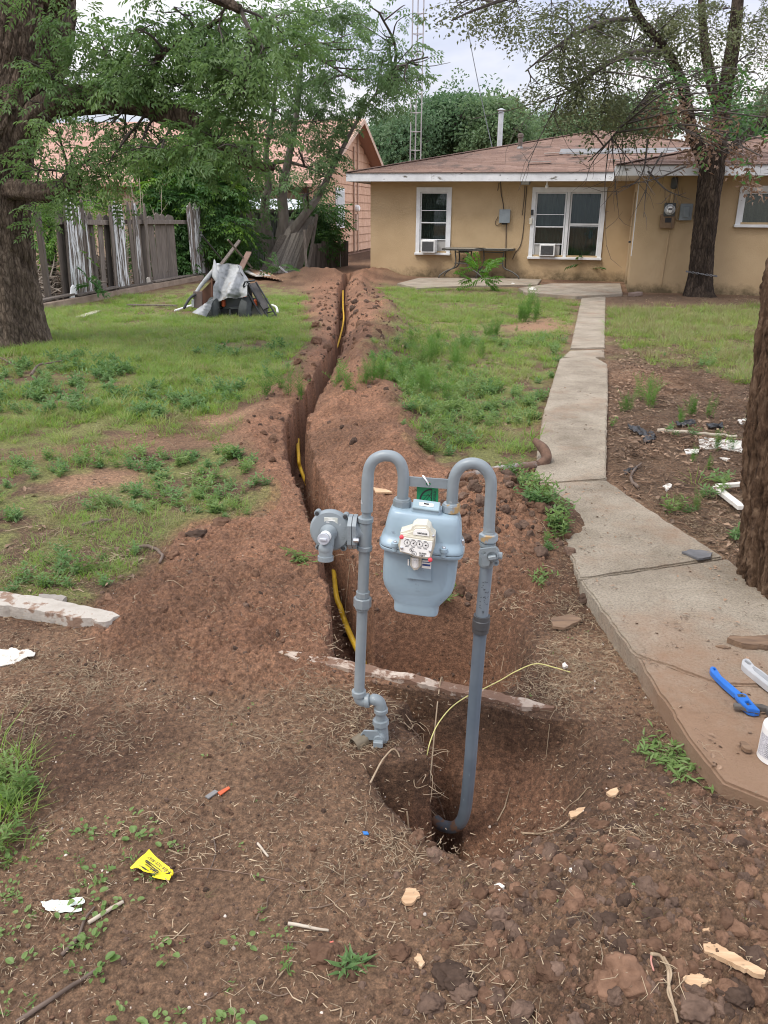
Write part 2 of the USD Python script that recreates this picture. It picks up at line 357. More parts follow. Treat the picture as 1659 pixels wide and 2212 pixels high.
def height(x, y, fine=True):
    x, y = np.asarray(x, float), np.asarray(y, float)
    z = 0.05 * (fb(x * 0.35, y * 0.35, 3, 1) - 0.5) * sm(2, 7, y)
    spoil = soft_in(x, y, SPOIL, 0.10, 2)
    d, s, al = seg_dist(x, y, TRENCH)
    wob = 0.028 * (fb(x * 5, y * 5, 3, 4) - 0.5) * 2
    # broad berms thrown out on each side
    lump = fb(x * 3.1, y * 3.1, 4, 7)
    z = z + np.where(s > 0, 1, 0) * 0.17 * np.exp(-((d - 0.34) / 0.20) ** 2) * (0.45 + lump) * sm(4.5, 6.5, y) * sm(23.5, 20, y)
    z = z + np.where(s < 0, 1, 0) * 0.06 * np.exp(-((d - 0.30) / 0.22) ** 2) * (0.4 + lump) * sm(3.6, 5.5, y) * sm(23.5, 20, y)
    dr = seg_dist(x, y, RIDGE_R)[0]
    z = z + 0.20 * np.exp(-(dr / 0.26) ** 2) * (0.25 + 1.2 * fb(x * 2.6, y * 2.6, 4, 9)) * sm(4.6, 5.6, y)
    z = z + 0.20 * np.exp(-ell(x, y, PILE_R, 0.36, 0.62) ** 2) * (0.55 + 0.8 * lump)
    z = z + 0.045 * np.exp(-ell(x, y, PILE_L, 0.55, 0.50) ** 2) * (0.45 + 0.9 * lump)
    z = z + 0.32 * np.exp(-ell(x, y, G(672, 603)[:2], 0.75, 1.2) ** 2) * (0.5 + 0.8 * lump) + 0.25 * np.exp(-ell(x, y, G(812, 598)[:2], 0.5, 1.1) ** 2) * (0.5 + 0.8 * lump)
    z = z + 0.12 * np.exp(-ell(x, y, G(1480, 2060)[:2], 0.36, 0.26) ** 2) + 0.05 * np.exp(-ell(x, y, G(1659, 1900)[:2], 0.4, 0.3) ** 2)
    # clods and crumbs, much stronger in the spoil and on the right of the near ground
    rough_near = sm(0.05, 0.55, x - 0.10 * (y - 1.3)) * sm(2.0, 1.5, y)
    r = np.maximum(spoil, rough_near)
    cl = np.abs(fb(x * 9, y * 9, 3, 12) - 0.5) * 2
    z = z + (0.010 + 0.040 * r) * (0.5 - cl) * 0.9
    if fine:
        c2 = np.abs(fb(x * 28, y * 28, 4, 15, 0.66) - 0.5) * 2
        z = z + (0.008 + 0.022 * r) * (0.45 - c2) * sm(30, 12, y)
        z = z + 0.006 * (vn(x * 120, y * 120, 3) - 0.5) * (1 + r) * sm(4.5, 2.5, y)
    # trench
    hw = 0.066 + wob + 0.022 * (fb(x * 17, y * 17, 3, 5) - 0.5) * 2
    end = sm(2.5, 2.75, y) * sm(23.4, 22.8, y)
    cut = sm(hw + 0.022, hw - 0.006, d) * end
    z = z * (1 - cut) + cut * (-0.46 + 0.05 * fb(x * 6, y * 6, 3, 22))
    # pit behind the kerb, under the meter
    q = ell(x + 0.03 * (fb(x * 7, y * 7, 3, 31) - .5), y, G(930, 1385)[:2] + [0, -0.04], 0.42, 0.40)
    cut = sm(1.0, 0.62, q)
    z = z * (1 - cut) + np.minimum(z, -0.44 + 0.05 * fb(x * 8, y * 8, 3, 23)) * cut
    # pit at the far end by the house
    q = ell(x, y, G(765, 598)[:2], 0.42, 0.5); cut = sm(1.0, 0.7, q); z = z * (1 - cut) - 0.4 * cut
    # near hole with a steep left wall and a long right slope
    m = ((x > -0.25) & (x < 0.75) & (y > 1.4) & (y < 2.8))
    if np.any(m):
        xm, ym = x[m] if x.ndim else x, y[m] if y.ndim else y
        wx, wy = xm + 0.035 * (fb(xm * 9, ym * 9, 4, 41) - .5), ym + 0.035 * (fb(xm * 9, ym * 9, 4, 44) - .5)
        ed = edge_dist(wx, wy, HOLE_P)
        left = sm(0.36, 0.26, xm) * sm(1.90, 2.02, ym)                        # steep on this side
        back = sm(2.16, 2.30, ym)
        wid = 0.05 + 0.12 * (1 - left); wid = wid * (1 - back) + 0.07 * back
        prof = sm(0.0, 1.0, ed / wid) ** 0.8
        dp = 0.13 + 0.27 * np.exp(-ell(xm, ym, (0.28, 2.09), 0.23, 0.23) ** 2)
        slot = np.exp(-ell(xm, ym, (0.185, 2.10), 0.062, 0.20, -0.10) ** 4) * 0.50
        zz = np.where(ed > 0, -prof * (dp + slot), 0)
        if z.ndim: z[m] = z[m] * (1 - 0.7 * sm(0, .05, ed)) + zz
        else: z = z * (1 - 0.7 * sm(0, .05, ed)) + zz
    # a ridge of undug soil stands under the old kerb between pit and hole
    dk_, sk_, _ = seg_dist(x, y, KERB_LINE)
    w_ = 0.028 + 0.022 * fb(x * 14, y * 14, 3, 33) + np.where(sk_ < 0, 0.015, 0.0)
    up_ = sm(w_ + 0.05, w_, dk_)
    z = np.maximum(z, up_ * (0.004 + 0.012 * (fb(x * 20, y * 20, 3, 37) - .5)) + (1 - up_) * -9.0) if True else z
    return z

def onto(px, py, dz=0.0):
    """the ground point on a sight line, with the ground's own height"""
    z = 0.0
    for _ in range(4):
        p = G(px, py, z); z = 0.5 * z + 0.5 * float(height(np.array([p[0]]), np.array([p[1]]), False)[0])
    p = G(px, py, z); p[2] = float(height(np.array([p[0]]), np.array([p[1]]), False)[0]) + dz
    return p

def hgt(x, y): return float(height(np.array([float(x)]), np.array([float(y)]), False)[0])

LAWN_L = Polygon(W([(-400, 1060), (-400, 650), (110, 668), (320, 636), (430, 612), (590, 616), (668, 632), (640, 690), (672, 720), (640, 775), (600, 830), (520, 868), (380, 925), (210, 955), (0, 985)]))
LAWN_L2 = Polygon(W([(-400, 1330), (-400, 1000), (240, 985), (480, 970), (570, 1050), (560, 1115), (420, 1120), (330, 1180), (300, 1240), (190, 1310), (0, 1300)]))
LAWN_C = Polygon(W([(815, 612), (1000, 615), (1245, 640), (1232, 740), (1195, 830), (1172, 900), (1160, 985), (1100, 1060), (990, 1025), (900, 990), (865, 900), (795, 830), (850, 745), (842, 685)]))
LAWN_R = Polygon(W([(1312, 672), (1480, 662), (1900, 660), (1900, 880), (1640, 850), (1500, 800), (1316, 780)]))
RIGHT = Polygon(W([(1312, 640), (2300, 640), (2300, 1500), (1659, 1300), (1560, 1205), (1310, 1035)]))
BARE = [Polygon(W(q)) for q in ([(1100, 700), (1230, 685), (1235, 715), (1120, 722)], [(400, 905), (560, 880), (560, 915), (420, 930)], [(100, 1040), (300, 1010), (320, 1050), (120, 1080)], [(1350, 800), (1470, 815), (1480, 850), (1340, 850)])]
LITTER = [Polygon(W(q)) for q in ([(0, 1390), (180, 1420), (330, 1480), (330, 1580), (200, 1640), (0, 1560)], [(560, 1470), (770, 1460), (830, 1560), (860, 1620), (760, 1700), (640, 1640), (420, 1590)], [(1060, 1290), (1210, 1280), (1330, 1400), (1360, 1470), (1200, 1530), (1080, 1480)], [(800, 1720), (900, 1830), (870, 1900), (760, 1780)])]

cols = 560
s_in = np.linspace(-1, 1, cols)
s_out = 1 + np.geomspace(0.02, 120, 34)
S = np.r_[-s_out[::-1], s_in, s_out]
v_img = np.linspace(2300, 590, 820)
y_in = np.array([G(829.5, q)[1] for q in v_img])
YR = np.r_[np.array([-60, -30, -14, -6, -3, -1.2, -0.2, 0.45, 0.8]), y_in, np.array([28, 31, 34, 38, 44, 52, 64, 80, 110, 150, 220, 330, 500])]
YR = np.unique(YR)
gx = S[None, :] * (0.30 + 0.53 * np.clip(YR, 0.6, 60))[:, None]
gy = np.repeat(YR[:, None], len(S), 1)
X, Yg = gx.ravel(), gy.ravel()
Z = height(X, Yg)
ni, nj = gx.shape
i, j = np.meshgrid(np.arange(ni - 1), np.arange(nj - 1), indexing='ij')
q = np.stack([i * nj + j, i * nj + j + 1, (i + 1) * nj + j + 1, (i + 1) * nj + j], -1).reshape(-1, 4)
# soils by place: what the earth is made of there
spoil = soft_in(X, Yg, SPOIL, 0.10, 2)
lawn = np.clip(sum(soft_in(X, Yg, p, 0.20, 5) for p in (LAWN_L, LAWN_L2, LAWN_C, LAWN_R)), 0, 1)
right = soft_in(X, Yg, RIGHT, 0.05, 6)
n1, n2 = fb(X * 1.7, Yg * 1.7, 4, 50), fb(X * 6, Yg * 6, 4, 54)
C = lambda *c: np.array(c)[None, :]
dark, red, dust, humus, moss = C(.110, .063, .039), C(.235, .124, .075), C(.35, .21, .13), C(.125, .080, .050), C(.165, .175, .060)
col = dark * (1 - sm(.35, .65, n1))[:, None] + C(.200, .122, .075) * sm(.35, .65, n1)[:, None]
mixc = lambda a, b, t: a * (1 - t)[:, None] + b * t[:, None]
col = mixc(col, red * (0.65 + 0.7 * n2)[:, None], spoil * (0.55 + 0.45 * sm(.3, .6, n1)))
col = mixc(col, mixc(humus + 0 * col, moss + 0 * col, sm(.35, .6, n2)), lawn * 0.9)
col = mixc(col, humus * (0.7 + 0.6 * n2)[:, None], right * (1 - 0.5 * lawn))
depth = np.clip(-Z - 0.06, 0, 1)
col = mixc(col, red * 0.85 + 0 * col, sm(0.02, 0.15, depth) * 0.75)
for b in BARE: col = mixc(col, dust * 0.8 + 0 * col, soft_in(X, Yg, b, 0.15, 8))
near_dust = np.clip(np.exp(-ell(X, Yg, G(330, 1480)[:2], .5, .22) ** 2) + np.exp(-ell(X, Yg, G(1330, 1480)[:2], .25, .2) ** 2) + np.exp(-ell(X, Yg, G(1330, 1680)[:2], .1, .16) ** 2) * 0.9, 0, 1)
col = mixc(col, dust * 0.62 + 0 * col, near_dust * sm(.35, .6, n2) * 0.8)
def with_color(path, c):
    UsdGeom.PrimvarsAPI(stage.GetPrimAtPath(path)).CreatePrimvar('soil', Sdf.ValueTypeNames.Float3Array, 'vertex').Set(Vt.Vec3fArray.FromNumpy(np.ascontiguousarray(c, dtype=np.float32)))
soil_look = usdkit.material(stage, '/World/Looks/soil', {
    'a': ('attribute', {'attribute': 'soil'}), 'g': ('geometry', {}),
    'n': ('noise_texture', {'scale': 55.0, 'detail': 8.0, 'roughness': 0.7}), 'r': ('rgb_ramp', {'ramp': [(0.28, (.36, .34, .33)), (0.5, (1, 1, 1)), (0.72, (1.95, 1.9, 1.8))]}),
    'v': ('voronoi_texture', {'scale': 190.0, 'feature': 'f1'}), 'vr': ('rgb_ramp', {'ramp': [(0.0, (1.25, 1.22, 1.2)), (0.5, (.95, .95, .95)), (0.9, (.7, .7, .7))]}),
    'n3': ('noise_texture', {'scale': 420.0, 'detail': 4.0, 'roughness': 0.7}), 'sp': ('rgb_ramp', {'ramp': [(0.70, (0, 0, 0)), (0.76, (1, 1, 1))]}), 'sb': ('rgb_to_bw', {}),
    'm1': ('mix_color', {'blend_type': 'multiply', 'fac': 1.0}), 'm2': ('mix_color', {'blend_type': 'multiply', 'fac': 1.0}), 'm3': ('mix_color', {'blend_type': 'mix', 'b': (.34, .26, .19)}),
    'nb': ('noise_texture', {'scale': 120.0, 'detail': 8.0, 'roughness': 0.72}), 'b': ('bump', {'strength': 1.0, 'distance': 0.018}),
    'p': ('principled_bsdf', {'roughness': 0.92, 'specular_ior_level': 0.25})},
    [('g.position', 'n.vector'), ('g.position', 'v.vector'), ('g.position', 'nb.vector'), ('g.position', 'n3.vector'), ('n.fac', 'r.fac'), ('v.distance', 'vr.fac'), ('a.color', 'm1.a'), ('r.color', 'm1.b'), ('m1.result', 'm2.a'), ('vr.color', 'm2.b'),
     ('n3.fac', 'sp.fac'), ('sp.color', 'sb.color'), ('sb.val', 'm3.fac'), ('m2.result', 'm3.a'), ('m3.result', 'p.base_color'), ('nb.fac', 'b.height'), ('b.normal', 'p.normal')], surface='p.BSDF')
gpath = single('ground', (np.c_[X, Yg, Z], q), soil_look, kind='structure', smooth=True)
with_color(gpath, col)

# concrete walkway: slabs with real edges, heaved a little against each other
conc = usdkit.material(stage, '/World/Looks/worn_concrete', {
    'g': ('geometry', {}), 'n': ('noise_texture', {'scale': 2.6, 'detail': 9.0, 'roughness': 0.65}), 'r': ('rgb_ramp', {'ramp': [(0.28, (.175, .145, .108)), (0.5, (.275, .235, .182)), (0.72, (.36, .315, .25))]}),
    'n2': ('noise_texture', {'scale': 95.0, 'detail': 6.0, 'roughness': 0.75}), 'r2': ('rgb_ramp', {'ramp': [(0.32, (.50, .48, .46)), (0.48, (.96, .96, .96)), (0.70, (1.30, 1.29, 1.27))]}), 'mu': ('mix_color', {'blend_type': 'multiply', 'fac': 1.0}),
    'dd': ('vector_math', {'math_type': 'distance', 'vector2': (0.95, 1.95, 0.08)}), 'dm': ('map_range', {'from_min': 0.15, 'from_max': 1.05, 'to_min': 0.36, 'to_max': 0.0, 'clamp': True}), 'da': ('math', {'math_type': 'add'}),
    'n3': ('noise_texture', {'scale': 1.9, 'detail': 8.0, 'roughness': 0.7}), 't3': ('rgb_ramp', {'ramp': [(0.52, (0, 0, 0)), (0.80, (.85, .85, .85))]}), 's3': ('rgb_to_bw', {}), 'mx': ('mix_color', {'b': (.25, .150, .092)}),
    'mw': ('mapping', {'mapping_type': 'point', 'scale': (1, 1, 1)}), 'nw': ('noise_texture', {'scale': 5.0, 'detail': 4.0}), 'aw': ('mix_color', {'blend_type': 'linear_light' if False else 'add', 'fac': 0.22}), 'v': ('voronoi_texture', {'scale': 0.55, 'feature': 'distance_to_edge'}), 'vt': ('rgb_ramp', {'ramp': [(0.0, (.35, .31, .27)), (0.0025, (1, 1, 1))]}), 'mv': ('mix_color', {'blend_type': 'multiply', 'fac': 0.15}),
    'b': ('bump', {'strength': 1.0, 'distance': 0.010}), 'p': ('principled_bsdf', {'roughness': 0.9, 'specular_ior_level': 0.25})},
    [('g.position', 'n.vector'), ('n.fac', 'r.fac'), ('g.position', 'n2.vector'), ('n2.fac', 'r2.fac'), ('r.color', 'mu.a'), ('r2.color', 'mu.b'), ('g.position', 'n3.vector'), ('g.position', 'dd.vector1'), ('dd.value', 'dm.value'), ('dm.result', 'da.value1'), ('n3.fac', 'da.value2'), ('da.value', 't3.fac'), ('t3.color', 's3.color'), ('s3.val', 'mx.fac'), ('mu.result', 'mx.a'),
     ('g.position', 'nw.vector'), ('g.position', 'aw.a'), ('nw.color', 'aw.b'), ('aw.result', 'v.vector'), ('v.distance', 'vt.fac'), ('mx.result', 'mv.a'), ('vt.color', 'mv.b'), ('mv.result', 'p.base_color'), ('n2.fac', 'b.height'), ('b.normal', 'p.normal')], surface='p.BSDF')
walk = fresh('/World', 'walkway'); UsdGeom.Xform.Define(stage, walk); tag(stage.GetPrimAtPath(walk), None, None, None, 'structure')
def slab(pts, z0, z1=None, thick=0.16, tilt=0.0, seed=0, parent=walk, mat=None, name='slab'):
    """ragged-edged slab; pts on the photographed outline, z0 the height of its top"""
    w = np.array([G(a, b, z0)[:2] for a, b in pts]); pg = Polygon(w).buffer(0)
    L = pg.exterior.length; n = int(L / 0.035)
    ring = np.array([pg.exterior.interpolate(k / n, True).coords[0] for k in range(n)])
    r = np.random.default_rng(seed); ring += (fb(ring[:, 0] * 16, ring[:, 1] * 16, 4, seed, .7)[:, None] - .5) * 0.014 + r.normal(0, .0018, ring.shape)
    pg = Polygon(ring).buffer(0); inner = pg.buffer(-0.008)
    top = trimesh.creation.extrude_polygon(inner, 0.008); low = trimesh.creation.extrude_polygon(pg, thick - 0.008)
    v, f = cat([(np.array(low.vertices) + [0, 0, -thick], low.faces), (np.array(top.vertices) + [0, 0, -0.0079], top.faces)])
    c = w.mean(0); v = np.array(v); v[:, 2] += z0 + (v[:, 1] - c[1]) * tilt
    return part(parent, name, (v, f), mat or conc, world=False)
slab([(1257, 640), (1308, 640), (1306, 750), (1232, 752)], 0.03, seed=1)
slab([(1231, 757), (1305, 755), (1306, 772), (1213, 772)], 0.025, seed=2)
slab([(1210, 774), (1280, 768), (1312, 786), (1313, 855), (1310, 945), (1309, 1034), (1152, 1045), (1160, 985), (1172, 900), (1190, 838)], 0.07, seed=3)
slab([(1150, 1047), (1309, 1036), (1400, 1098), (1565, 1203), (1252, 1249), (1238, 1212), (1200, 1120)], 0.075, seed=4)
slab([(1254, 1252), (1574, 1206), (1590, 1222), (1668, 1300), (1900, 1480), (1560, 1478), (1372, 1412)], 0.085, seed=5)
slab([(1374, 1415), (1560, 1481), (1900, 1483), (2100, 1900), (1560, 1690), (1490, 1600)], 0.078, seed=6)
# broken patio along the house
slab([(858, 612), (905, 600), (1060, 600), (1170, 603), (1160, 615), (1010, 617), (900, 622)], 0.05, seed=7, name='patio_slab')
slab([(1120, 622), (1190, 612), (1340, 612), (1345, 634), (1245, 640), (1135, 632)], 0.07, seed=8, name='patio_slab')
# ---------------------------------------------------------------- the gas meter set
MN = unit([-0.12, -1.0, 0]); MR = unit([1.0, -0.12, 0]); MP0 = np.array([0.0, 2.17, 0.0]); UP = np.array([0, 0, 1.0])
def Z1(cx, cy): return (1150 + cx / 1.8433) / 1.8228, (1720 + cy / 1.8433) / 1.8228
def Z4(cx, cy): return (1000 + cx / 1.185) / 1.8228, (2400 + cy / 1.185) / 1.8228
def M1(cx, cy, dy=0.0): return plane(*Z1(cx, cy), MP0 - MN * dy, MN)
def M4(cx, cy, dy=0.0): return plane(*Z4(cx, cy), MP0 - MN * dy, MN)
grey = paint_grey
meter_blue = look('meter_blue_paint', [(0.3, (.215, .295, .350)), (0.7, (.262, .345, .402))], 7, rough=0.36, bump=0.0005, bscale=70, second=((.17, .22, .26), 0.66, 26, (1, 1, 1)))
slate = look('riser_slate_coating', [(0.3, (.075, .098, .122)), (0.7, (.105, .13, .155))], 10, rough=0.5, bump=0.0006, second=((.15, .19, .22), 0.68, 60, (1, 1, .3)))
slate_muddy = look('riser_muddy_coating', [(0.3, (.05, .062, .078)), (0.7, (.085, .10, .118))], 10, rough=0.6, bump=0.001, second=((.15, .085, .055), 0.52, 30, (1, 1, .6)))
brass = look('painted_brass', [(0.3, (.19, .23, .26)), (0.7, (.235, .275, .30))], 8, rough=0.42, second=((.33, .22, .10), 0.55, 28, (1, 1, 1)))
steel = look('zinc_steel', (.55, .56, .58), 30, rough=0.32, metal=0.85)
black = look('black_rubber', (.025, .026, .028), 30, rough=0.6)
cream = look('cream_plastic', [(0.3, (.50, .47, .38)), (0.7, (.60, .575, .485))], 12, rough=0.38, bump=0.0004, second=((.36, .31, .22), 0.66, 22, (1, 1, 1)))
white_plate = look('white_plate', (.78, .78, .75), 12, rough=0.4)
ink = look('black_ink', (.02, .02, .022), 12, rough=0.6)
red_seal = look('red_seal', (.62, .07, .09), 20, rough=0.35)
label_blue = look('blue_label', (.035, .07, .22), 20, rough=0.45)
coupling_black = look('black_coupling', (.045, .047, .05), 20, rough=0.5, bump=0.0006)
plate_metal = look('aluminium_nameplate', [(0.3, (.42, .45, .40)), (0.7, (.62, .64, .60))], 30, rough=0.35, metal=0.3)
base = M4(600, 640)
gm = thing('gas_meter_set', 'light blue gas meter hung on grey looped pipes above the dug hole', 'gas meter', (base[0], base[1], hgt(base[0], base[1])))
PR = 0.0163
def arc_path(pts, n=44): return path_smooth([M1(*p) for p in pts], n)
# left riser, loop, tee
part(gm, 'inlet_pipe', tube([M1(526, 815), M1(487, 1850)], PR, 24), grey, 40)
part(gm, 'pipe_loop', tube(arc_path([(543, 540), (545, 430), (550, 300), (561, 225), (590, 172), (640, 143), (692, 137), (745, 150), (785, 190), (804, 250), (808, 320), (801, 470)]), np.r_[np.full(9, PR * 1.06), np.full(35, PR)], 24), grey, 40)
chip_l = look('chipped_primer', [(0.3, (.160, .190, .207)), (0.7, (.212, .243, .258))], 9, rough=.5, second=((.50, .52, .53), .50, 70, (1, 1, .4)))
part(gm, 'scuffed_band', tube([M1(542, 482), M1(545, 415)], PR * 1.035, 24), chip_l, True)
part(gm, 'nipple', tube([M1(537, 600), M1(541, 535)], PR * 0.82, 20), grey, 40)
tee_t, tee_b = M1(535, 582), M1(526, 822)
L = np.linalg.norm(tee_t - tee_b)
tee = part(gm, 'tee', lathe(tee_t, tee_b, [(0, .018), (.002, .0225), (.013, .0225), (.016, .0195), (L - .016, .0195), (L - .013, .0225), (L - .002, .0225), (L, .018)], 28), grey, 40)
bc = M1(528, 690)
part(tee, 'branch', lathe(bc, M1(470, 685), [(0, .019), (.012, .020), (.022, .030), (.026, .033)], 20), grey, 40)
plate_R = frame(x=MR, z=UP)
for k, o in enumerate((0.0, -.0135)):
    c = M1(462, 690) + MR * o
    pg = Polygon([(-.030, -.026), (-.010, -.046), (.012, -.046), (.030, -.024), (.030, .026), (.012, .046), (-.010, .046), (-.030, .028)]).buffer(.004)
    R = np.stack([-MN * 1.0, UP, MR], 1) if True else None
    R = np.stack([np.cross(UP, MR), UP, MR], 1)
    part(tee, 'flange_plate', extrude(pg, .0115, R, c - MR * .006), grey, 30)
bo = M1(470, 715) + MN * .036
part(tee, 'flange_bolt', lathe(bo - MR * .004, bo + MR * .012, [(0, .0065), (.014, .0065), (.016, .005)], 6), steel)
for cy, s in ((660, '<'), (760, '>')):
    pass
# regulator: a disc facing the street, spring tower towards us, vent down
rc = M1(277, 682, 0.0)
rn = unit(MN + 0.10 * UP - 0.04 * MR); rr = unit(MR - rn * np.dot(MR, rn)); ru = np.cross(rn, rr)
if ru[2] < 0: ru = -ru
RR = np.stack([rr, ru, np.cross(rr, ru)], 1)
rf = RR[:, 2]
reg = part(gm, 'regulator', lathe(rc - rf * .045, rc + rf * .05, [(0, .016), (.004, .034), (.012, .050), (.024, .0590), (.030, .0620), (.0345, .0620), (.0346, .0605), (.0362, .0605), (.0363, .0620), (.041, .0618), (.0455, .0585), (.0495, .0555), (.0505, .045), (.0515, .02)], 56), grey, 35)
for ang in (128, 46, 308, 236):
    a = math.radians(ang); d = rr * math.cos(a) + ru * math.sin(a); c = rc + d * .0635 - rf * .009
    part(reg, 'lug', lathe(c - rf * .012, c + rf * .009, [(0, .0085), (.001, .0095), (.020, .0095), (.021, .0085)], 16), grey, 30)
    part(reg, 'bolt', lathe(c + rf * .009, c + rf * .0135, [(0, .0062), (.004, .0062), (.0045, .0052)], 6), black)
neck = rc + rr * .050 - rf * .014
part(reg, 'neck', tube([neck, M1(440, 690)], .016, 16), grey, 40)
tw = rc - rr * .003 - ru * .004
tower = part(reg, 'spring_tower', lathe(tw + rf * .010, tw + rf * .10, [(0, .026), (.006, .022), (.012, .0185), (.035, .0160), (.058, .0158)], 28), grey, 40)
capc = tw + rf * .080
part(reg, 'tower_label', lathe(tw + rf * .034, tw + rf * .064, [(0, .0160), (.0001, .0162), (.028, .0162), (.0281, .0160)], 28), white_plate, 40)
part(reg, 'spring_cap', lathe(tw + rf * .0675, tw + rf * .11, [(0, .0160), (.002, .0172), (.006, .0172), (.0075, .0160), (.0078, .010), (.008, .004)], 32), look('cap_grey_plastic', (.40, .42, .46), 10, rough=0.4), 30)
part(reg, 'cap_slot', cbox((.020, .0062, .006), .001, tw + rf * .0775, RR), look('cap_grey_plastic', (.4, .4, .4)), False)
ve = tw - ru * .036 + rf * .046
part(reg, 'vent_elbow', cat([lathe(tw - ru * .004 + rf * .02, ve - rf * 0.016, [(0, .020), (.02, .021), (.045, .0185)], 24), lathe(ve + ru * .014, ve - ru * .05, [(0, .010), (.004, .0175), (.012, .0205), (.020, .0205), (.028, .0195), (.035, .0195), (.036, .0228), (.049, .0228), (.0505, .021)], 28), (trimesh.creation.icosphere(3, .0202).vertices + ve + rf * .002, trimesh.creation.icosphere(3, .0202).faces)]), grey, 40)
part(reg, 'nameplate', cbox((.040, .019, .0016), .0004, rc + ru * .032 + rr * .003 + rf * .0052, RR), plate_metal)
part(reg, 'nameplate_print', cat([text('B42R', .0042, rc + ru * .031 + rr * .003 + rf * .0126, RR, .0003), text('7 IN WC', .003, rc + ru * .0265 - rr * .003 + rf * .0126, RR, .0003)][:0] + [cbox((.012, .0022, .0004), 0, rc + ru * .037 + rr * .002 + rf * .0062, RR), cbox((.022, .0018, .0004), 0, rc + ru * .0325 + rr * .004 + rf * .0062, RR), cbox((.009, .0018, .0004), 0, rc + ru * .0275 - rr * .006 + rf * .0062, RR)]), white_plate)
RT = np.stack([-ru, rr, rf], 1)
part(reg, 'embossed_name', text('itron', .0135, rc + rr * .040 - ru * .002 + rf * .0035, RT, .0025, True), grey, 30)
part(reg, 'embossed_size', text('B42', .007, rc - rr * .042 + ru * .002 + rf * .0035, RT, .002, False), grey, 30)
# couplings on the left riser
def on_left(cy): return M1(526 + (487 - 526) * (cy - 815) / 1035.0, cy)
part(gm, 'coupling', lathe(on_left(1120), on_left(1272), [(0, .0195), (.001, .0205), (.0175, .0205), (.0176, .019), (.050, .019), (.0505, .0208), (.060, .0208), (.061, .0195)], 10), grey)
part(gm, 'union_nut', lathe(on_left(1163), on_left(1237), [(0, .0245), (.002, .0270), (.030, .0270), (.0325, .0245)], 8), grey)
# bottom elbows and shut-off valve
e1 = path_smooth([M1(486, 1868), M1(490, 1893), M1(508, 1912), M1(540, 1914)], 12)
elb = part(gm, 'elbow', tube(e1, np.r_[np.full(12, .0195)], 20), grey, 40)
part(elb, 'elbow_rim', collar(M1(485, 1838), M1(486, 1876), .0225, .002), grey, 30)
part(elb, 'elbow_rim', collar(M1(528, 1914, -.002), M1(562, 1914, -.002), .0225, .002), grey, 30)
e2 = path_smooth([M1(562, 1911), M1(600, 1908), M1(632, 1925), M1(645, 1965), M1(645, 1990)], 14)
elb2 = part(gm, 'elbow', tube(e2, np.r_[.0145, .0145, np.full(12, .0185)], 20), grey, 40)
part(elb2, 'elbow_rim', collar(M1(645, 1968), M1(645, 1997), .0222, .002), grey, 30)
part(gm, 'nipple', tube([M1(644, 1990), M1(643, 2065)], PR, 20), grey, 40)
hexa = part(gm, 'valve_body', lathe(M1(643, 2050), M4(597, 645), [(0, .020), (.001, .0255), (.018, .0262), (.020, .024), (.024, .021), (.045, .0225), (.075, .023), (.085, .020)], 8), grey, 25)
cc = M4(584, 596, -.016)
part(hexa, 'plug_core', lathe(cc - MN * -.0 - MN * .01, cc + MN * .03, [(0, .021), (.020, .0205), (.024, .015), (.028, .014)], 20), grey, 35)
part(hexa, 'plug_head', cbox((.030, .020, .016), .002, cc + MN * .026 - UP * .006, np.stack([MR, np.cross(MN, MR), MN], 1) if np.linalg.det(np.stack([MR, np.cross(MN, MR), MN], 1)) > 0 else np.stack([MR, -np.cross(MN, MR), MN], 1)), grey)
lw = M4(545, 582, -.022)
RL = np.stack([MR, UP, np.cross(MR, UP)], 1)
part(hexa, 'lock_wing', extrude(Polygon([(-.034, -.012), (-.02, .012), (.02, .014), (.03, 0), (.02, -.012), (-.026, -.016)]).buffer(.003).difference(shapely.Point(-.022, -.002).buffer(.005)), .007, RL, lw), grey)
sh = M4(492, 604, -.03)
arcp = np.linspace(-0.2, 3.4, 16)
shell_o = [(math.cos(t) * .024, math.sin(t) * .024) for t in arcp]; shell_i = [(math.cos(t) * .021, math.sin(t) * .021) for t in arcp[::-1]]
rusty_brass = look('weathered_brass', [(0.3, (.13, .105, .07)), (0.7, (.24, .20, .14))], 14, rough=0.5, metal=0.4, bump=0.001)
SHR = frame(z=unit([-.72, -.62, -.18])); ysh = SHR
zx = unit([-.78, -.58, -.16]); xx = unit(np.cross(UP, zx)); yy = np.cross(zx, xx)
part(hexa, 'lock_barrel', extrude(Polygon(shell_o + shell_i), .044, np.stack([xx, yy, zx], 1), sh - zx * .022 - UP * .012), rusty_brass, 40)
# right-hand riser
rp = [M1(1412, 930), M1(1375, 1300), M1(1330, 1850), M4(1030, 470), M4(1012, 680), M4(996, 860), M4(985, 930)]
lower = path_smooth([M1(1372, 1340), M1(1330, 1850), M4(1010, 700), M4(993, 880), M4(983, 945), M4(966, 990, .005), M4(930, 1016, .02), M4(880, 1008, .045), M4(850, 985, .08)], 60)
cut_at = 38
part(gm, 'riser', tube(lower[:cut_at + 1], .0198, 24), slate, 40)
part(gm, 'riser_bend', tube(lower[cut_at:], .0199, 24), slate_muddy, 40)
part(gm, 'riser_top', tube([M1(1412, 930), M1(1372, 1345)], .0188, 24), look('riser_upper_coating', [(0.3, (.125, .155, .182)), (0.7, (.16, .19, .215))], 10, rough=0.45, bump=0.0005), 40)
part(gm, 'coupling', lathe(M1(1378, 1292), M1(1366, 1418), [(0, .0205), (.001, .0245), (.014, .0245), (.016, .0262), (.040, .0262), (.042, .0245), (.056, .0245), (.058, .021)], 28), coupling_black, 35)
marks = []
mr_ = np.random.default_rng(4)
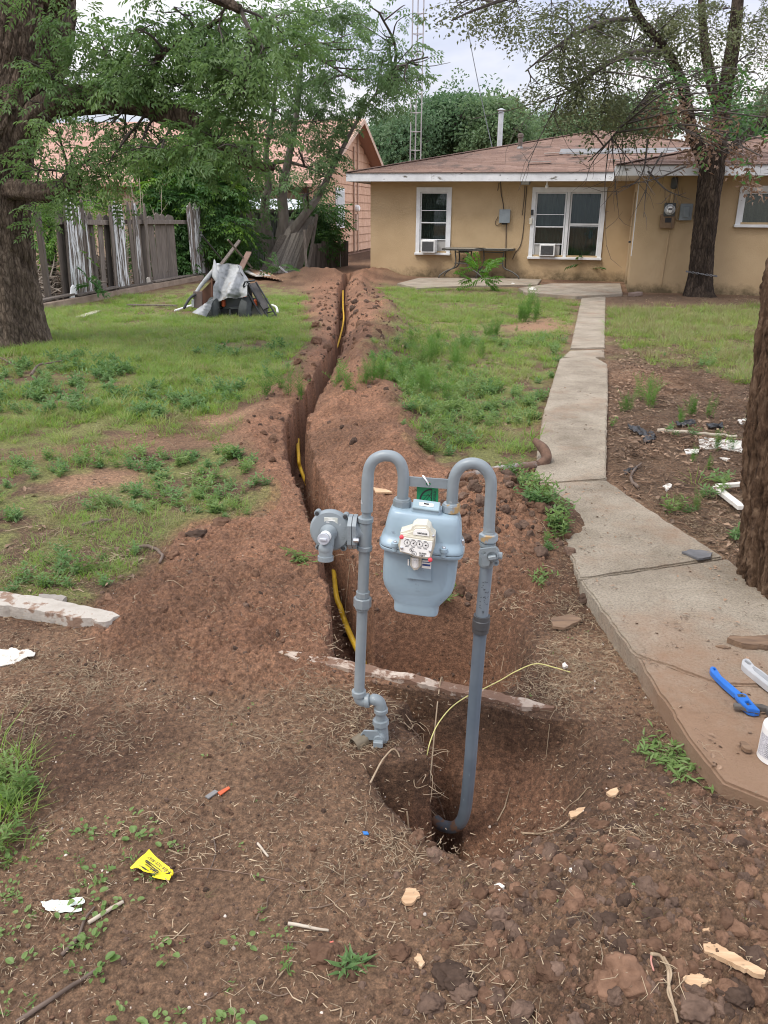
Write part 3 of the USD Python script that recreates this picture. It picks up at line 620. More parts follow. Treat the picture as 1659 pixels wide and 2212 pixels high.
for k in range(26):
    t = mr_.uniform(0.2, .82); c = M1(1412, 930) * (1 - t) + M1(1372, 1345) * t; a = mr_.uniform(-.5, .75)
    nn = unit(MN * math.cos(a) + MR * math.sin(a)); tt = np.cross(UP, nn)
    an = mr_.uniform(-.9, .9); dx = tt * math.cos(an) + UP * math.sin(an)
    marks.append(beam(c + nn * .0186 - dx * mr_.uniform(.001, .0035), c + nn * .0186 + dx * mr_.uniform(.001, .0035), .0012, .0012, nn))
part(gm, 'pipe_print', cat(marks), ink)
part(gm, 'pipe_loop', tube(arc_path([(1160, 500), (1165, 400), (1172, 325), (1190, 265), (1228, 217), (1275, 196), (1330, 194), (1382, 216), (1423, 262), (1444, 325), (1441, 440), (1434, 560), (1430, 690)]), PR, 24), grey, 40)
part(gm, 'threaded_end', lathe(M1(1431, 650), M1(1428, 735), [(0, .0165)] + [(.001 + .002 * k, .0168 if k % 2 else .0158) for k in range(8)] + [(.020, .0185), (.034, .0185)], 24), grey, 35)
part(gm, 'union_nut', lathe(M1(1427, 698), M1(1423, 765), [(0, .0225), (.003, .0275), (.022, .0275), (.0265, .024)], 6), brass)
vb = part(gm, 'meter_valve', lathe(M1(1421, 755), M1(1408, 952), [(0, .019), (.004, .019), (.0045, .0232), (.013, .0232), (.0135, .0195), (.024, .0215), (.045, .022), (.0452, .0225), (.072, .0225), (.078, .0195)], 28), grey, 35)
vc = M1(1452, 846, -.018)
part(vb, 'plug_core', lathe(vc - MN * .012, vc + MN * .03, [(0, .021), (.016, .0210), (.0165, .0180), (.030, .0180), (.032, .0165), (.036, .0150)], 24), grey, 35)
part(vb, 'plug_head', cbox((.022, .011, .012), .0015, vc + MN * .030, np.stack([unit(MR + .25 * UP), unit(UP - .25 * MR), np.cross(unit(MR + .25 * UP), unit(UP - .25 * MR))], 1)), grey)
wing = Polygon([(-.004, .014), (.026, .020), (.030, -.006), (.012, -.014), (.010, -.033), (-.002, -.036), (-.008, -.030), (-.006, -.012), (-.018, .002), (-.014, .012)]).buffer(.002).difference(shapely.Point(-.006, .003).buffer(.0062))
part(vb, 'lock_wing', extrude(wing, .008, RL, M1(1405, 843, -.034)), grey)
bl = vc + MR * .019 - UP * .004 + MN * .004
part(vb, 'valve_bolt', lathe(bl - MR * .012, bl + MR * .012, [(0, .0085), (.010, .0085), (.0101, .0115), (.020, .0115), (.022, .0095)], 8), grey)
part(vb, 'lock_lug', lathe(vc - UP * .020 + MR * .012 + MN * .005, vc - UP * .020 + MR * .012 + MN * .024, [(0, .008), (.018, .008), (.0181, .0045), (.012, .0044)], 16), grey, 35)
# bracket between the loops
b0, b1 = M1(842, 322), M1(1138, 343)
bR = frame(x=b1 - b0, z=np.cross(b1 - b0, MN)); Lb = np.linalg.norm(b1 - b0)
hole = shapely.Point(.0, -.003).buffer(.007)
barp = Polygon([(-Lb / 2, -.014), (Lb / 2, -.014), (Lb / 2, .014), (-Lb / 2, .014)]).difference(hole)
bx = unit(b1 - b0); bz = unit(np.cross(bx, unit(np.cross(MN, bx)))); by = unit(np.cross(MN, bx)); by = by if by[2] > 0 else -by
part(gm, 'bracket_bar', extrude(barp, .005, np.stack([bx, by, np.cross(bx, by)], 1), (b0 + b1) / 2 - np.cross(bx, by) * .0025), grey)
# the meter's body: superellipse sections along its leaning axis
cxy = lambda cy: 970 + (900 - 970) * (cy - 520) / 748.0
MU = unit(M1(970, 520) - M1(900, 1268)); ME = unit(MR - MU * np.dot(MR, MU) - .03 * MU); MF = np.cross(ME, MU)
px_m = np.linalg.norm(M1(1035, 800) - M1(935, 800)) / 100
def sections(rows, n=56, e=4.6):
    vs, fs = [], []
    for cy, hw, hd in rows:
        c = M1(cxy(cy), cy); t = np.arange(n) * 2 * np.pi / n
        x = np.sign(np.cos(t)) * np.abs(np.cos(t)) ** (2 / e) * hw * px_m; y = np.sign(np.sin(t)) * np.abs(np.sin(t)) ** (2 / e) * hd
        vs.append(c + x[:, None] * ME + y[:, None] * MF)
    v = np.vstack(vs); m = len(rows)
    i, j = np.meshgrid(np.arange(m - 1), np.arange(n), indexing='ij'); j2 = (j + 1) % n
    q = np.stack([i * n + j, i * n + j2, (i + 1) * n + j2, (i + 1) * n + j], -1).reshape(-1, 4)
    v = np.vstack([v, vs[0].mean(0), vs[-1].mean(0)]); k = np.arange(n); k2 = (k + 1) % n; e0 = (m - 1) * n
    f = np.vstack([q[:, [0, 1, 2]], q[:, [0, 2, 3]], np.c_[np.full(n, m * n), k2, k], np.c_[np.full(n, m * n + 1), e0 + k, e0 + k2]])
    return v, f[:, ::-1] if True else f
body = part(gm, 'upper_casing', sections([(522, 205, .038), (526, 228, .046), (540, 246, .052), (575, 260, .057), (640, 272, .060), (690, 277, .062), (705, 281, .064), (722, 291, .070), (738, 299, .0765), (752, 302, .079), (763, 302, .079), (766, 300, .0775)]), meter_blue, 35)
part(gm, 'gasket', sections([(765.5, 298, .076), (771, 298, .076)]), black, 35)
lowc = part(gm, 'lower_casing', sections([(770.5, 300, .0775), (773, 302, .079), (787, 302, .079), (796, 297, .0755), (801, 276, .064), (813, 270, .0615), (960, 268, .060), (1025, 264, .059), (1070, 251, .057), (1112, 222, .053), (1146, 194, .050), (1166, 178, .048), (1176, 171, .047), (1196, 167, .0465), (1230, 166, .0465), (1241, 163, .045), (1245, 155, .041)]), meter_blue, 35)
O = M1(935, 800)
def ML(cx, cy, dep):                     # photographed point carried to a plane parallel to the meter's front
    return plane(*Z1(cx, cy), O + MF * dep, MF)
def facepoly(pts, d0, d1, c=0.0):
    w = np.array([ML(x, y, d1) for x, y in pts]); a = (w - O) @ ME; b = (w - O) @ MU
    pg = Polygon(np.c_[a, b]).buffer(0)
    RF = np.stack([ME, MU, MF], 1)
    if not c: return extrude(pg, d1 - d0, RF, O + MF * d0)
    return cat([extrude(pg, d1 - d0 - c, RF, O + MF * d0), extrude(pg.buffer(-c), c, RF, O + MF * (d1 - c - 1e-5))])
RF = np.stack([ME, MU, MF], 1)
part(lowc, 'raised_pad', facepoly([(838, 890), (820, 1028), (828, 1036), (1008, 1052), (1014, 1044), (1022, 905)], .045, .0655, .004), meter_blue)
for cx, cy in ((748, 768), (1102, 812)):
    c = ML(cx, cy, .074)
    part(body, 'bolt_boss', lathe(c - MU * .026 , c + MU * .002, [(0, .006), (.001, .0075), (.016, .0075), (.0161, .0105), (.026, .0105), (.027, .009)], 14), meter_blue, 30)
    part(body, 'bolt', lathe(c, c + MU * .008, [(0, .0055), (.004, .0055), (.006, .004)], 6), steel)
for cx, cy, s in ((655, 735, -1), (1238, 755, 1), (1240, 800, 1)):
    c = M1(cx, cy) + MF * .02
    part(body, 'bolt', lathe(c - MU * .012, c + MU * .012, [(0, .006), (.022, .006), (.024, .0045)], 6), steel)
for (cx, cy, r) in ((800, 505, 1), (1156, 540, 1)):
    t0, b0_ = M1(cx, cy - 62), M1(cx - 4, cy + 30)
    part(body, 'swivel_nut', lathe(t0, b0_, [(0, .0185), (.001, .0235), (.006, .0250), (.0062, .0262), (.025, .0262), (.027, .0235), (.0275, .021), (.04, .021)], 8), brass if cx > 1000 else grey)
tp = M1(975, 520) + MF * .015
part(body, 'top_housing', cbox((.080, .050, .022), .004, tp + MU * .004, np.stack([ME, MF, np.cross(ME, MF)], 1)), meter_blue)
RTp = np.stack([ME, np.cross(unit(MU + .45 * MF), ME), unit(MU + .45 * MF)], 1)
tpl = part(body, 'top_plate', cbox((.076, .036, .007), .002, tp + MU * .019 + MF * .012, RTp), look('plate_blue_grey', (.27, .36, .40), 12, rough=0.35))
part(body, 'top_plate_label', cbox((.040, .013, .001), 0, tp + MU * .019 + MF * .014 + RTp[:, 2] * .0038, RTp), white_plate)
part(body, 'top_plate_print', cbox((.014, .006, .001), 0, tp + MU * .019 + MF * .014 + RTp[:, 2] * .0044 + RTp[:, 1] * .002, RTp), ink)
idx = part(gm, 'index_box', facepoly([(783, 845), (771, 795), (790, 705), (870, 680), (880, 660), (905, 645), (985, 647), (1010, 668), (1020, 700), (1044, 722), (1040, 795), (1010, 884), (986, 893), (880, 879), (850, 862)], .050, .106, .006), cream, 30)
part(idx, 'index_rim', facepoly([(786, 842), (776, 795), (793, 712), (1036, 740), (1033, 790), (1006, 878), (984, 889), (880, 875), (854, 860)], .102, .112, .003), cream, 30)
part(idx, 'face_plate', facepoly([(800, 735), (1024, 762), (1022, 790), (1000, 872), (900, 866), (862, 850), (788, 832), (786, 800)], .1115, .1142), white_plate)
part(idx, 'name_window', facepoly([(884, 712), (888, 690), (905, 674), (985, 677), (1000, 694), (1002, 722)], .1055, .1085), white_plate)
part(idx, 'name_print', text('sensus', .006, ML(945, 702, .1088), RF, .0004, True), ink)
for n_, (cx, cy, r, a) in enumerate(((835, 768, 22, 92), (880, 773, 22, 50), (925, 779, 22, 95), (969, 787, 22, 20), (866, 821, 14, 140), (886, 849, 18, 172))):
    c = ML(cx, cy, .1144); r *= px_m
    ring = shapely.Point(0, 0).buffer(r).difference(shapely.Point(0, 0).buffer(r - .0005))
    ticks = shapely.union_all([shapely.affinity.rotate(sbox(-.00025, r * .74, .00025, r - .0006), k * 36, origin=(0, 0)) for k in range(10)])
    dial = part(idx, 'dial', extrude(shapely.union_all([ring, ticks]), .0004, RF, c) if False else cat([extrude(g, .0004, RF, c) for g in getattr(shapely.union_all([ring, ticks]), 'geoms', [shapely.union_all([ring, ticks])])]), ink)
    A = math.radians(a); d = np.array([math.cos(A), math.sin(A)])
    nd = Polygon([d * r * .85, np.array([-d[1], d[0]]) * .0011 - d * .002, -np.array([-d[1], d[0]]) * .0011 - d * .002])
    part(dial, 'needle', cat([extrude(nd, .0006, RF, c + MF * .0005), extrude(shapely.Point(0, 0).buffer(.0030), .0008, RF, c + MF * .0004)]), ink) if False else part(idx, 'needle', cat([extrude(nd, .0006, RF, c + MF * .0005), extrude(shapely.Point(0, 0).buffer(.0018), .0008, RF, c + MF * .0004)]), ink)
part(idx, 'face_print', cat([text('CUBIC', .0046, ML(948, 847, .1144), RF, .0004, True), text('FEET', .0046, ML(944, 863, .1144), RF, .0004, True)] + [cbox((.010, .0012, .0004), 0, ML(cx, cy, .1145), RF) for cx, cy in ((835, 742), (880, 747), (925, 752), (969, 760), (833, 796), (878, 801), (924, 807), (966, 814))]), ink)
for cx, cy in ((796, 726), (1003, 890)):
    c = ML(cx, cy, .110); part(idx, 'seal', lathe(c, c + MF * .006, [(0, .0062), (.004, .0062), (.006, .003)], 18), red_seal, 40)
for cx, cy in ((1026, 718), (797, 805), (1003, 828)):
    c = ML(cx, cy, .106 if cy < 750 else .1135); part(idx, 'screw', lathe(c, c + MF * .006, [(0, .0042), (.003, .0042), (.0045, .002)], 14), steel, 40)
part(idx, 'cable_port', facepoly([(858, 880), (940, 888), (934, 940), (905, 972), (880, 975), (852, 940)], .048, .084, .006), cream, 30)
part(idx, 'port_plug', facepoly([(866, 885), (916, 890), (914, 948), (900, 960), (878, 958), (866, 940)], .076, .092, .005), white_plate)
part(lowc, 'serial_label', facepoly([(944, 895), (1010, 898), (1006, 958), (938, 950)], .0653, .0665), white_plate)
part(lowc, 'serial_label_band', cat([facepoly([(946, 905), (1004, 909), (1003, 914), (945, 910)], .0664, .0672), facepoly([(944, 921), (1003, 925), (1001, 938), (942, 934)], .0664, .0672)]), label_blue)
part(lowc, 'side_label', facepoly([(838, 890), (848, 890), (846, 938), (836, 934)], .0653, .0665), white_plate)
# tag and tie on the bracket: they hang there
tg = thing('meter_tag', 'green plastic tag hanging behind the bracket bar of the gas meter', 'tag', M1(985, 400, .012))
tR = np.stack([ME, MU, MF], 1)
green = look('green_tag_plastic', (.012, .22, .085), 9, rough=0.4)
to = M1(985, 352, .012)
part(tg, 'tag_plate', cbox((.061, .090, .0012), 0, to - UP * .038, RL), green)
em = []
c = np.array([.012, -.044])
for r0, r1, a0, a1 in ((.030, .0345, 90, 190),):
    t = np.radians(np.linspace(a0, a1, 24)); em.append(Polygon([(c[0] + r1 * math.cos(a), c[1] + r1 * math.sin(a)) for a in t] + [(c[0] + r0 * math.cos(a), c[1] + r0 * math.sin(a)) for a in t[::-1]]))
for a, b, w in (((.012, -.010), (.012, -.05), .0022), ((-.012, -.044), (.002, -.026), .0014), ((.002, -.026), (.012, -.04), .0014), ((-.004, -.046), (.012, -.02), .0014), ((-.016, -.03), (.012, -.03), .001)):
    em.append(LineString([a, b]).buffer(w / 2, cap_style=2))
part(tg, 'tag_emblem', cat([extrude(g, .0004, RL, to + MN * .0007) for g in em]), ink)
TV = np.stack([UP, -MR, np.cross(UP, -MR)], 1)
part(tg, 'tag_print', text('LEFIELD', .0062, to - UP * .033 + MR * .0205 + MN * .0008, TV, .0004, True), ink)
tie = path_smooth([M1(990, 345, -.004), M1(975, 318, -.010), M1(953, 288, -.006), M1(952, 284, .006), M1(972, 305, .014), M1(988, 340, .012), M1(991, 348, .002)], 26)
part(tg, 'zip_tie', tube(tie, .0022, 8), look('white_nylon', (.8, .8, .8), 10, rough=.4), 40)
# ---------------------------------------------------------------- the tan house
HL = np.array([-0.41, 22.40, 0.0]); HA = math.radians(14.0)
HE, HN = np.array([math.cos(HA), -math.sin(HA), 0]), np.array([-math.sin(HA), -math.cos(HA), 0])      # along the front, and out of it
HR = np.stack([HE, UP, np.cross(HE, UP)], 1)            # facade axes: right, up, out
def HP(u, z, out=0.0): return HL + HE * u + UP * z + HN * out
def on_wall(px, py, out=0.0):
    w = plane(px, py, HL + HN * out, HN) - HL; return float(w @ HE), float(w[2])
WING_U, WING_O = 6.51, 2.92
stucco = usdkit.material(stage, '/World/Looks/tan_stucco', {
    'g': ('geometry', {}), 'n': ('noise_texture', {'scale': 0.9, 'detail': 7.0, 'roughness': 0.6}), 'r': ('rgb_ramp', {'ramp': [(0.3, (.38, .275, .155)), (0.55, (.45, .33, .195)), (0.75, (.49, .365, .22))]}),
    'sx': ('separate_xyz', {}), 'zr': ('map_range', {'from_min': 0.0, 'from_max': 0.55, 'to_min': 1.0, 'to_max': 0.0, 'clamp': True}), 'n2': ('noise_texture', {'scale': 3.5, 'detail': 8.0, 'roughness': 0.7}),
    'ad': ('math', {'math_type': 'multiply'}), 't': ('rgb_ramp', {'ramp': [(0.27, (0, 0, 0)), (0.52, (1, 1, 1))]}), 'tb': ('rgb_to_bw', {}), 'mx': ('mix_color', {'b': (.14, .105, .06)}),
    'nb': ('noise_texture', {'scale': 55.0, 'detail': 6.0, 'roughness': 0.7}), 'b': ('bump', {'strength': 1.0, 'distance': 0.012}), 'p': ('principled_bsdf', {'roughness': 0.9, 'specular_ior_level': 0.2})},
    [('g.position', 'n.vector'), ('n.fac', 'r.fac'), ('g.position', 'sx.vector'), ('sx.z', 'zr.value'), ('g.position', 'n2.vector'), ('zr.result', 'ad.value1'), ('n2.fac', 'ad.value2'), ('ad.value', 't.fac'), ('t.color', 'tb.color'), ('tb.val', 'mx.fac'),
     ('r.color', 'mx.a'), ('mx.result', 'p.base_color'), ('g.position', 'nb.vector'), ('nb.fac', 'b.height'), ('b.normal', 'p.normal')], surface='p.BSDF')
trim_white = look('chalky_white_paint', [(0.3, (.56, .57, .57)), (0.7, (.70, .71, .71))], 5, rough=0.65, bump=0.001, second=((.20, .175, .14), 0.70, 9, (1, 1, 1)))
fascia_paint = look('peeling_fascia_paint', [(0.3, (.50, .51, .52)), (0.7, (.66, .67, .68))], 3, rough=0.7, bump=0.002, second=((.10, .085, .065), 0.645, 3.2, (1.0, 1.0, 4.0)), space='world')
glass = usdkit.material(stage, '/World/Looks/window_glass', {'f': ('fresnel', {'IOR': 1.5}), 't': ('transparent_bsdf', {'color': (.80, .84, .82)}), 'g': ('glossy_bsdf', {'roughness': 0.02, 'color': (.9, .95, .95)}), 'm': ('mix_closure', {}), 'a': ('math', {'math_type': 'add', 'value2': 0.0})},
                        [('f.fac', 'a.value1'), ('a.value', 'm.fac'), ('t.BSDF', 'm.closure1'), ('g.BSDF', 'm.closure2')], surface='m.closure')
screen = look('insect_screen', (.075, .08, .078), 60, rough=0.8)
unlit_tone = look('painted_unlit_interior', (.05, .048, .045), 3, rough=0.9)  # interior shade put into the colour of the panel behind each window
curtain_green = look('faded_green_curtain', [(0.3, (.045, .075, .065)), (0.7, (.10, .135, .115))], 3, stretch=(6, 6, .5), rough=0.9)
curtain_plaid = look('beige_plaid_curtain', [(0.3, (.075, .062, .045)), (0.7, (.14, .12, .09))], 5, stretch=(8, 8, 8), rough=0.9)
shingle_mats = [look(f'brown_shingle_{k}', [(0.3, tuple(c * .84 for c in col_)), (0.7, tuple(c * 1.15 for c in col_))], 45, rough=0.92, bump=0.003, bscale=150, space='world', second=((.115, .080, .064), .60, .9, (1, 1, 1))) for k, col_ in enumerate(((.195, .122, .092), (.212, .134, .101), (.175, .108, .083), (.228, .146, .112)))]
house = thing('tan_house', 'tan stucco bungalow with brown shingle hip roof and white window trim', 'house', HP(0, 0))
def wall_panel(u0, u1, z1, holes, origin, ax, thick=0.18, z0=-0.15):
    pg = sbox(u0, z0, u1, z1)
    for h_ in holes: pg = pg.difference(sbox(*h_))
    R = np.stack([ax, UP, np.cross(ax, UP)], 1)
    return extrude(pg, thick, R, origin - np.cross(ax, UP) * thick)
def wu(pts, out=0.0):
    a = [on_wall(*p, out) for p in pts]; return a
wl = wu([(901.5, 405), (975.5, 548)]); wl_u0, wl_z1 = wl[0]; wl_u1, wl_z0 = on_wall(972, 548)
wl_u0 = on_wall(900, 440)[0]
wr_u0, wr_u1 = on_wall(1146, 480)[0], on_wall(1305, 480)[0]; wr_z1, wr_z0 = on_wall(1230, 405)[1], on_wall(1220, 557)[1]
ww_u0, ww_z1 = on_wall(1594, 440, WING_O)[0], on_wall(1625, 402, WING_O)[1]; ww_z0 = on_wall(1625, 487, WING_O)[1]; ww_u1 = ww_u0 + 1.35
EAVE = 2.30
ins = 0.06
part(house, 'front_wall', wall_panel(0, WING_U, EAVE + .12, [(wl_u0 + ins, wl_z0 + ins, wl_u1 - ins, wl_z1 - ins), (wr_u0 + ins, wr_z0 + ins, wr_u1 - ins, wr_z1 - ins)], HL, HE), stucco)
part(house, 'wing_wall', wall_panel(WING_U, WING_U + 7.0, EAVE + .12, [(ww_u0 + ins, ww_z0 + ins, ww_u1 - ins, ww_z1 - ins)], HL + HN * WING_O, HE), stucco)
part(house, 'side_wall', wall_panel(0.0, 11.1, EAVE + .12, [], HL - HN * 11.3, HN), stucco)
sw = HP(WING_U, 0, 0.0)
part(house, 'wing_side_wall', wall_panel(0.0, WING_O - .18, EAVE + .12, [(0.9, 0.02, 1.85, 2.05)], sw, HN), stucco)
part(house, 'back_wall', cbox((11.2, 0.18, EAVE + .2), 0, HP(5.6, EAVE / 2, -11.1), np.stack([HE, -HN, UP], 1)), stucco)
part(house, 'wing_end_wall', cbox((14.5, 0.18, EAVE + .2), 0, HP(WING_U + 7.0, EAVE / 2, -4.4), np.stack([HN, HE * -1, UP], 1) if np.linalg.det(np.stack([HN, -HE, UP], 1)) > 0 else np.stack([HN, HE, UP], 1)), stucco)
door_paint = look('dark_brown_door', (.10, .065, .045), 6, rough=0.5)
dr = part(house, 'door', beam(HP(WING_U + .06, 1.03, .92), HP(WING_U + .06, 1.03, 1.83), .05, 2.0, UP), door_paint)
part(dr, 'handle', cbox((.05, .14, .04), .006, HP(WING_U - .03, 1.0, 1.74), np.stack([HE, HN * -1, UP], 1)), black)
part(house, 'corner_trim', beam(HP(WING_U - .008, 0.75, WING_O - .012), HP(WING_U - .008, EAVE, WING_O - .012), .016, .02, HN), trim_white)
cr = look('crack_shadow_gap', (.05, .035, .025), 6, rough=.9)
def window(u0, u1, z0, z1, out, lights, curt, sill=True):
    """outer trim boards, sashes with panes, curtain and a panel behind, painted dark like an unlit interior; lights: list of (u0, u1, [rail heights]) as fractions"""
    P = lambda u, z, o=0.0: HP(u, z, out + o)
    wf = part(house, 'window', cat([beam(P(u0, z1 - .05, .02), P(u1, z1 - .05, .02), .04, .11, UP), beam(P(u0 + .048, z0, .0195), P(u0 + .048, z1 - .106, .0195), .038, .095, HE), beam(P(u1 - .048, z0, .0195), P(u1 - .048, z1 - .106, .0195), .038, .095, HE)]), trim_white)
    if sill: part(wf, 'sill', cbox((u1 - u0 + .04, .10, .055), .006, P((u0 + u1) / 2, z0 - .01, .035), np.stack([HE, -HN, UP], 1)), trim_white)
    a0, a1, b0_, b1_ = u0 + .097, u1 - .097, z0 + .02, z1 - .107
    for f0, f1, rails in lights:
        s0, s1 = a0 + (a1 - a0) * f0, a0 + (a1 - a0) * f1
        zs = [b0_ + (b1_ - b0_) * r for r in rails]; t = .034
        bars = [beam(P(s0 + t / 2, b0_, -.03), P(s0 + t / 2, b1_, -.03), .05, t, HE), beam(P(s1 - t / 2, b0_, -.03), P(s1 - t / 2, b1_, -.03), .05, t, HE)]
        for z in (b0_ + t / 2, b1_ - t / 2): bars.append(beam(P(s0 + t, z, -.031), P(s1 - t, z, -.031), .05, t, UP))
        for k, z in enumerate(zs): bars.append(beam(P(s0 + t, z, -.029), P(s1 - t, z, -.029), .05, .030 if k % 2 else .020, UP))
        part(wf, 'sash', cat(bars), trim_white)
        edges = [b0_ + t] + zs + [b1_ - t]
        for k in range(len(edges) - 1):
            if lights is LW and k == 0: continue
            if lights is RW and f0 == 0 and k == 0: continue
            part(wf, 'pane', beam(P(s0 + t, (edges[k] + edges[k + 1]) / 2, -.036), P(s1 - t, (edges[k] + edges[k + 1]) / 2, -.036), .004, edges[k + 1] - edges[k] - .02, UP), glass)
    # a wavy curtain
    n = 120; uu = np.linspace(a0, a1, n); oo = -.16 - .018 * np.sin(np.arange(n) * .75) - .012 * np.sin(np.arange(n) * .31 + 1)
    v = np.vstack([np.array([P(u, zz, o) for u, o in zip(uu, oo)]) for zz in (b0_, b1_)]); k = np.arange(n - 1)
    part(wf, 'curtain', (v, np.c_[k, k + 1, k + n + 1, k + n]), curt, True)
    part(wf, 'room', cat([cbox((a1 - a0 + .4, .03, z1 - z0 + .3), 0, P((a0 + a1) / 2, (z0 + z1) / 2, -.9), np.stack([HE, -HN, UP], 1))]), unlit_tone)
    return wf
LW = [(0.0, 1.0, [.22, .50, .70])]
RW = [(0.0, .47, [.20, .47, .66]), (.53, 1.0, [.49, .515])]
WW = [(0.0, 1.0, [])]
w1 = window(wl_u0, wl_u1, wl_z0, wl_z1, 0.0, LW, look('pale_blind', [(0.3, (.05, .07, .063)), (0.7, (.11, .135, .122))], 4, stretch=(1, 1, 12), rough=.8))
w2 = window(wr_u0, wr_u1, wr_z0, wr_z1, 0.0, RW, curtain_green)
umid = (wr_u0 + wr_u1) / 2
part(w2, 'mullion', beam(HP(umid, wr_z0 + .02, .0), HP(umid, wr_z1 - .107, .0), .07, .075, HE), trim_white)
window(ww_u0, ww_u1, ww_z0, ww_z1, WING_O, WW, curtain_plaid)
# side panels beside each air conditioner
ac_u = [(on_wall(914, 530)[0], on_wall(944, 530)[0], on_wall(930, 518)[1], on_wall(930, 545)[1]), (on_wall(1166, 540)[0], on_wall(1199, 540)[0], on_wall(1183, 527)[1], on_wall(1183, 553)[1])]
side_panel = look('accordion_panel', (.34, .33, .31), 10, stretch=(30, 1, 1), rough=.7)
ac_white = look('white_appliance', (.66, .66, .64), 12, rough=.45)
ac_grille = look('dark_grille', (.07, .072, .072), 30, rough=.6)
for k, ((u0, u1, z1, z0), (w0, w1_)) in enumerate(zip(ac_u, ((wl_u0, wl_u1), (wr_u0, umid)))):
    part(house, 'filler_panel', beam(HP(w0 + .13, (z0 + z1) / 2, -.034), HP(w1_ - .13, (z0 + z1) / 2, -.034), .012, z1 - z0, UP), side_panel)
    lab = ('white window air conditioner in the single window, beside the patio tables', 'white window air conditioner in the left half of the double window')[k]
    ac = thing('air_conditioner', lab, 'air conditioner', HP((u0 + u1) / 2, z0, .1))
    dpt = (.30, .16)[k]
    R = np.stack([HE, -HN, UP], 1)
    part(ac, 'case', cbox((u1 - u0, dpt + .15, z1 - z0), .008, HP((u0 + u1) / 2, (z0 + z1) / 2, (dpt - .15) / 2), R), ac_white)
    part(ac, 'grille', cbox((u1 - u0 - .07, .012, z1 - z0 - .07), .003, HP((u0 + u1) / 2, (z0 + z1) / 2, dpt + .002), R), ac_grille)
    for j_ in range(9):
        zz = z0 + .055 + (z1 - z0 - .11) * j_ / 8
        part(ac, 'fin', cbox((u1 - u0 - .08, .010, .006), 0, HP((u0 + u1) / 2, zz, dpt + .010), R), look('grille_fin', (.12, .122, .12), 20, rough=.5))
# roof: two hips, eaves with fascia boards
OV, SL, RZ = 0.50, 0.232, EAVE + .20
def hip(u0, u1, o0, o1, slope, z):          # u along front, o = distance behind the main front
    w, d = u1 - u0, o1 - o0; h = min(w, d) / 2
    A = [HP(u0, z, -o0), HP(u1, z, -o0), HP(u1, z, -o1), HP(u0, z, -o1)]
    if w >= d: r0, r1 = HP(u0 + h, z + slope * h, -(o0 + h)), HP(u1 - h, z + slope * h, -(o0 + h)); F = [[0, 1, 5, 4], [2, 3, 4, 5]]; T = [[1, 2, 5], [3, 0, 4]]
    else: r0, r1 = HP(u0 + h, z + slope * h, -(o0 + h)), HP(u0 + h, z + slope * h, -(o1 - h)); F = [[1, 2, 5, 4], [3, 0, 4, 5]]; T = [[0, 1, 4], [2, 3, 5]]
    v = np.vstack([A, [r0, r1]]); f = []
    for q in F: f += [[q[0], q[1], q[2]], [q[0], q[2], q[3]]]
    return v, np.array(f + T), h
MAINR = (-OV, 11.7, -OV, 11.4); WINGR = (WING_U - OV, WING_U + 7.6, -WING_O - OV, 6.0)
roof_felt = look('roof_felt', (.12, .072, .055), 8, rough=.9, space='world')
for rr_ in (MAINR, WINGR):
    v, f, h = hip(*rr_, SL, RZ); part(house, 'roof', (v, f), roof_felt)
    u0, u1, o0, o1 = rr_
    part(house, 'soffit', cat([beam(HP(u0 + .02, EAVE + .03, -o0 - .27), HP(u1, EAVE + .03, -o0 - .27), .50, .02, UP), beam(HP(u0 + .27, EAVE + .031, -o0 - .5), HP(u0 + .27, EAVE + .031, -o1), .50, .02, UP)]), trim_white)
    b_end = u1 if rr_ is WINGR else WING_U - OV + .02
    for k in range(3):
        a, b = u0 + (b_end - u0) * k / 3, u0 + (b_end - u0) * (k + 1) / 3 - .004
        part(house, 'fascia', beam(HP(a, EAVE + .10, -o0 - .0), HP(b, EAVE + .10, -o0), .026, .19, UP), fascia_paint)
    part(house, 'fascia', beam(HP(u0, EAVE + .10, -o0 - .02), HP(u0, EAVE + .10, -o1), .026, .19, UP), fascia_paint)
    part(house, 'drip_edge', cat([beam(HP(u0 - .02, RZ - .004, -o0 + .015), HP(b_end, RZ - .004, -o0 + .015), .035, .012, UP)]), look('dark_drip_edge', (.05, .045, .042), 9, rough=.6))
# shingle courses on the front slopes and the left hip: separate tabs, the nearest as parts
sr = np.random.default_rng(3); tabs = []
def course(rr_, side, row, exposure=.145):
    u0, u1, o0, o1 = rr_; h = min(u1 - u0, o1 - o0) / 2; t0 = row * exposure
    if t0 > h - .08: return
    if side == 'front': a, b, at = u0 + t0, u1 - t0, lambda s, t, lift: HP(s, RZ + SL * t + lift, -(o0 + t))
    else: a, b, at = o0 + t0, o1 - t0, lambda s, t, lift: HP(u0 + t, RZ + SL * t + lift, -s)
    s = a - sr.uniform(0, .3)
    while s < b:
        e = min(s + .305, b) - .006; q = max(s, a)
        if e - q > .03:
            t1 = t0 + exposure + .02; l0, l1 = .016 + sr.uniform(0, .006), .006
            c = [at(q, t0, l0), at(e, t0, l0), at(e, t1, l1), at(q, t1, l1), at(q, t0, .001), at(e, t0, .001)]
            f = np.array([[0, 1, 2], [0, 2, 3], [4, 5, 1], [4, 1, 0], [4, 0, 3], [5, 2, 1]])
            if side != 'front': f = f[:, ::-1]
            mid = (c[0] + c[1]) / 2
            tabs.append((np.linalg.norm(mid - [0, 0, EYE]), np.array(c), f, int(sr.integers(0, 4) if sr.random() < .6 else 1)))
        s += .305
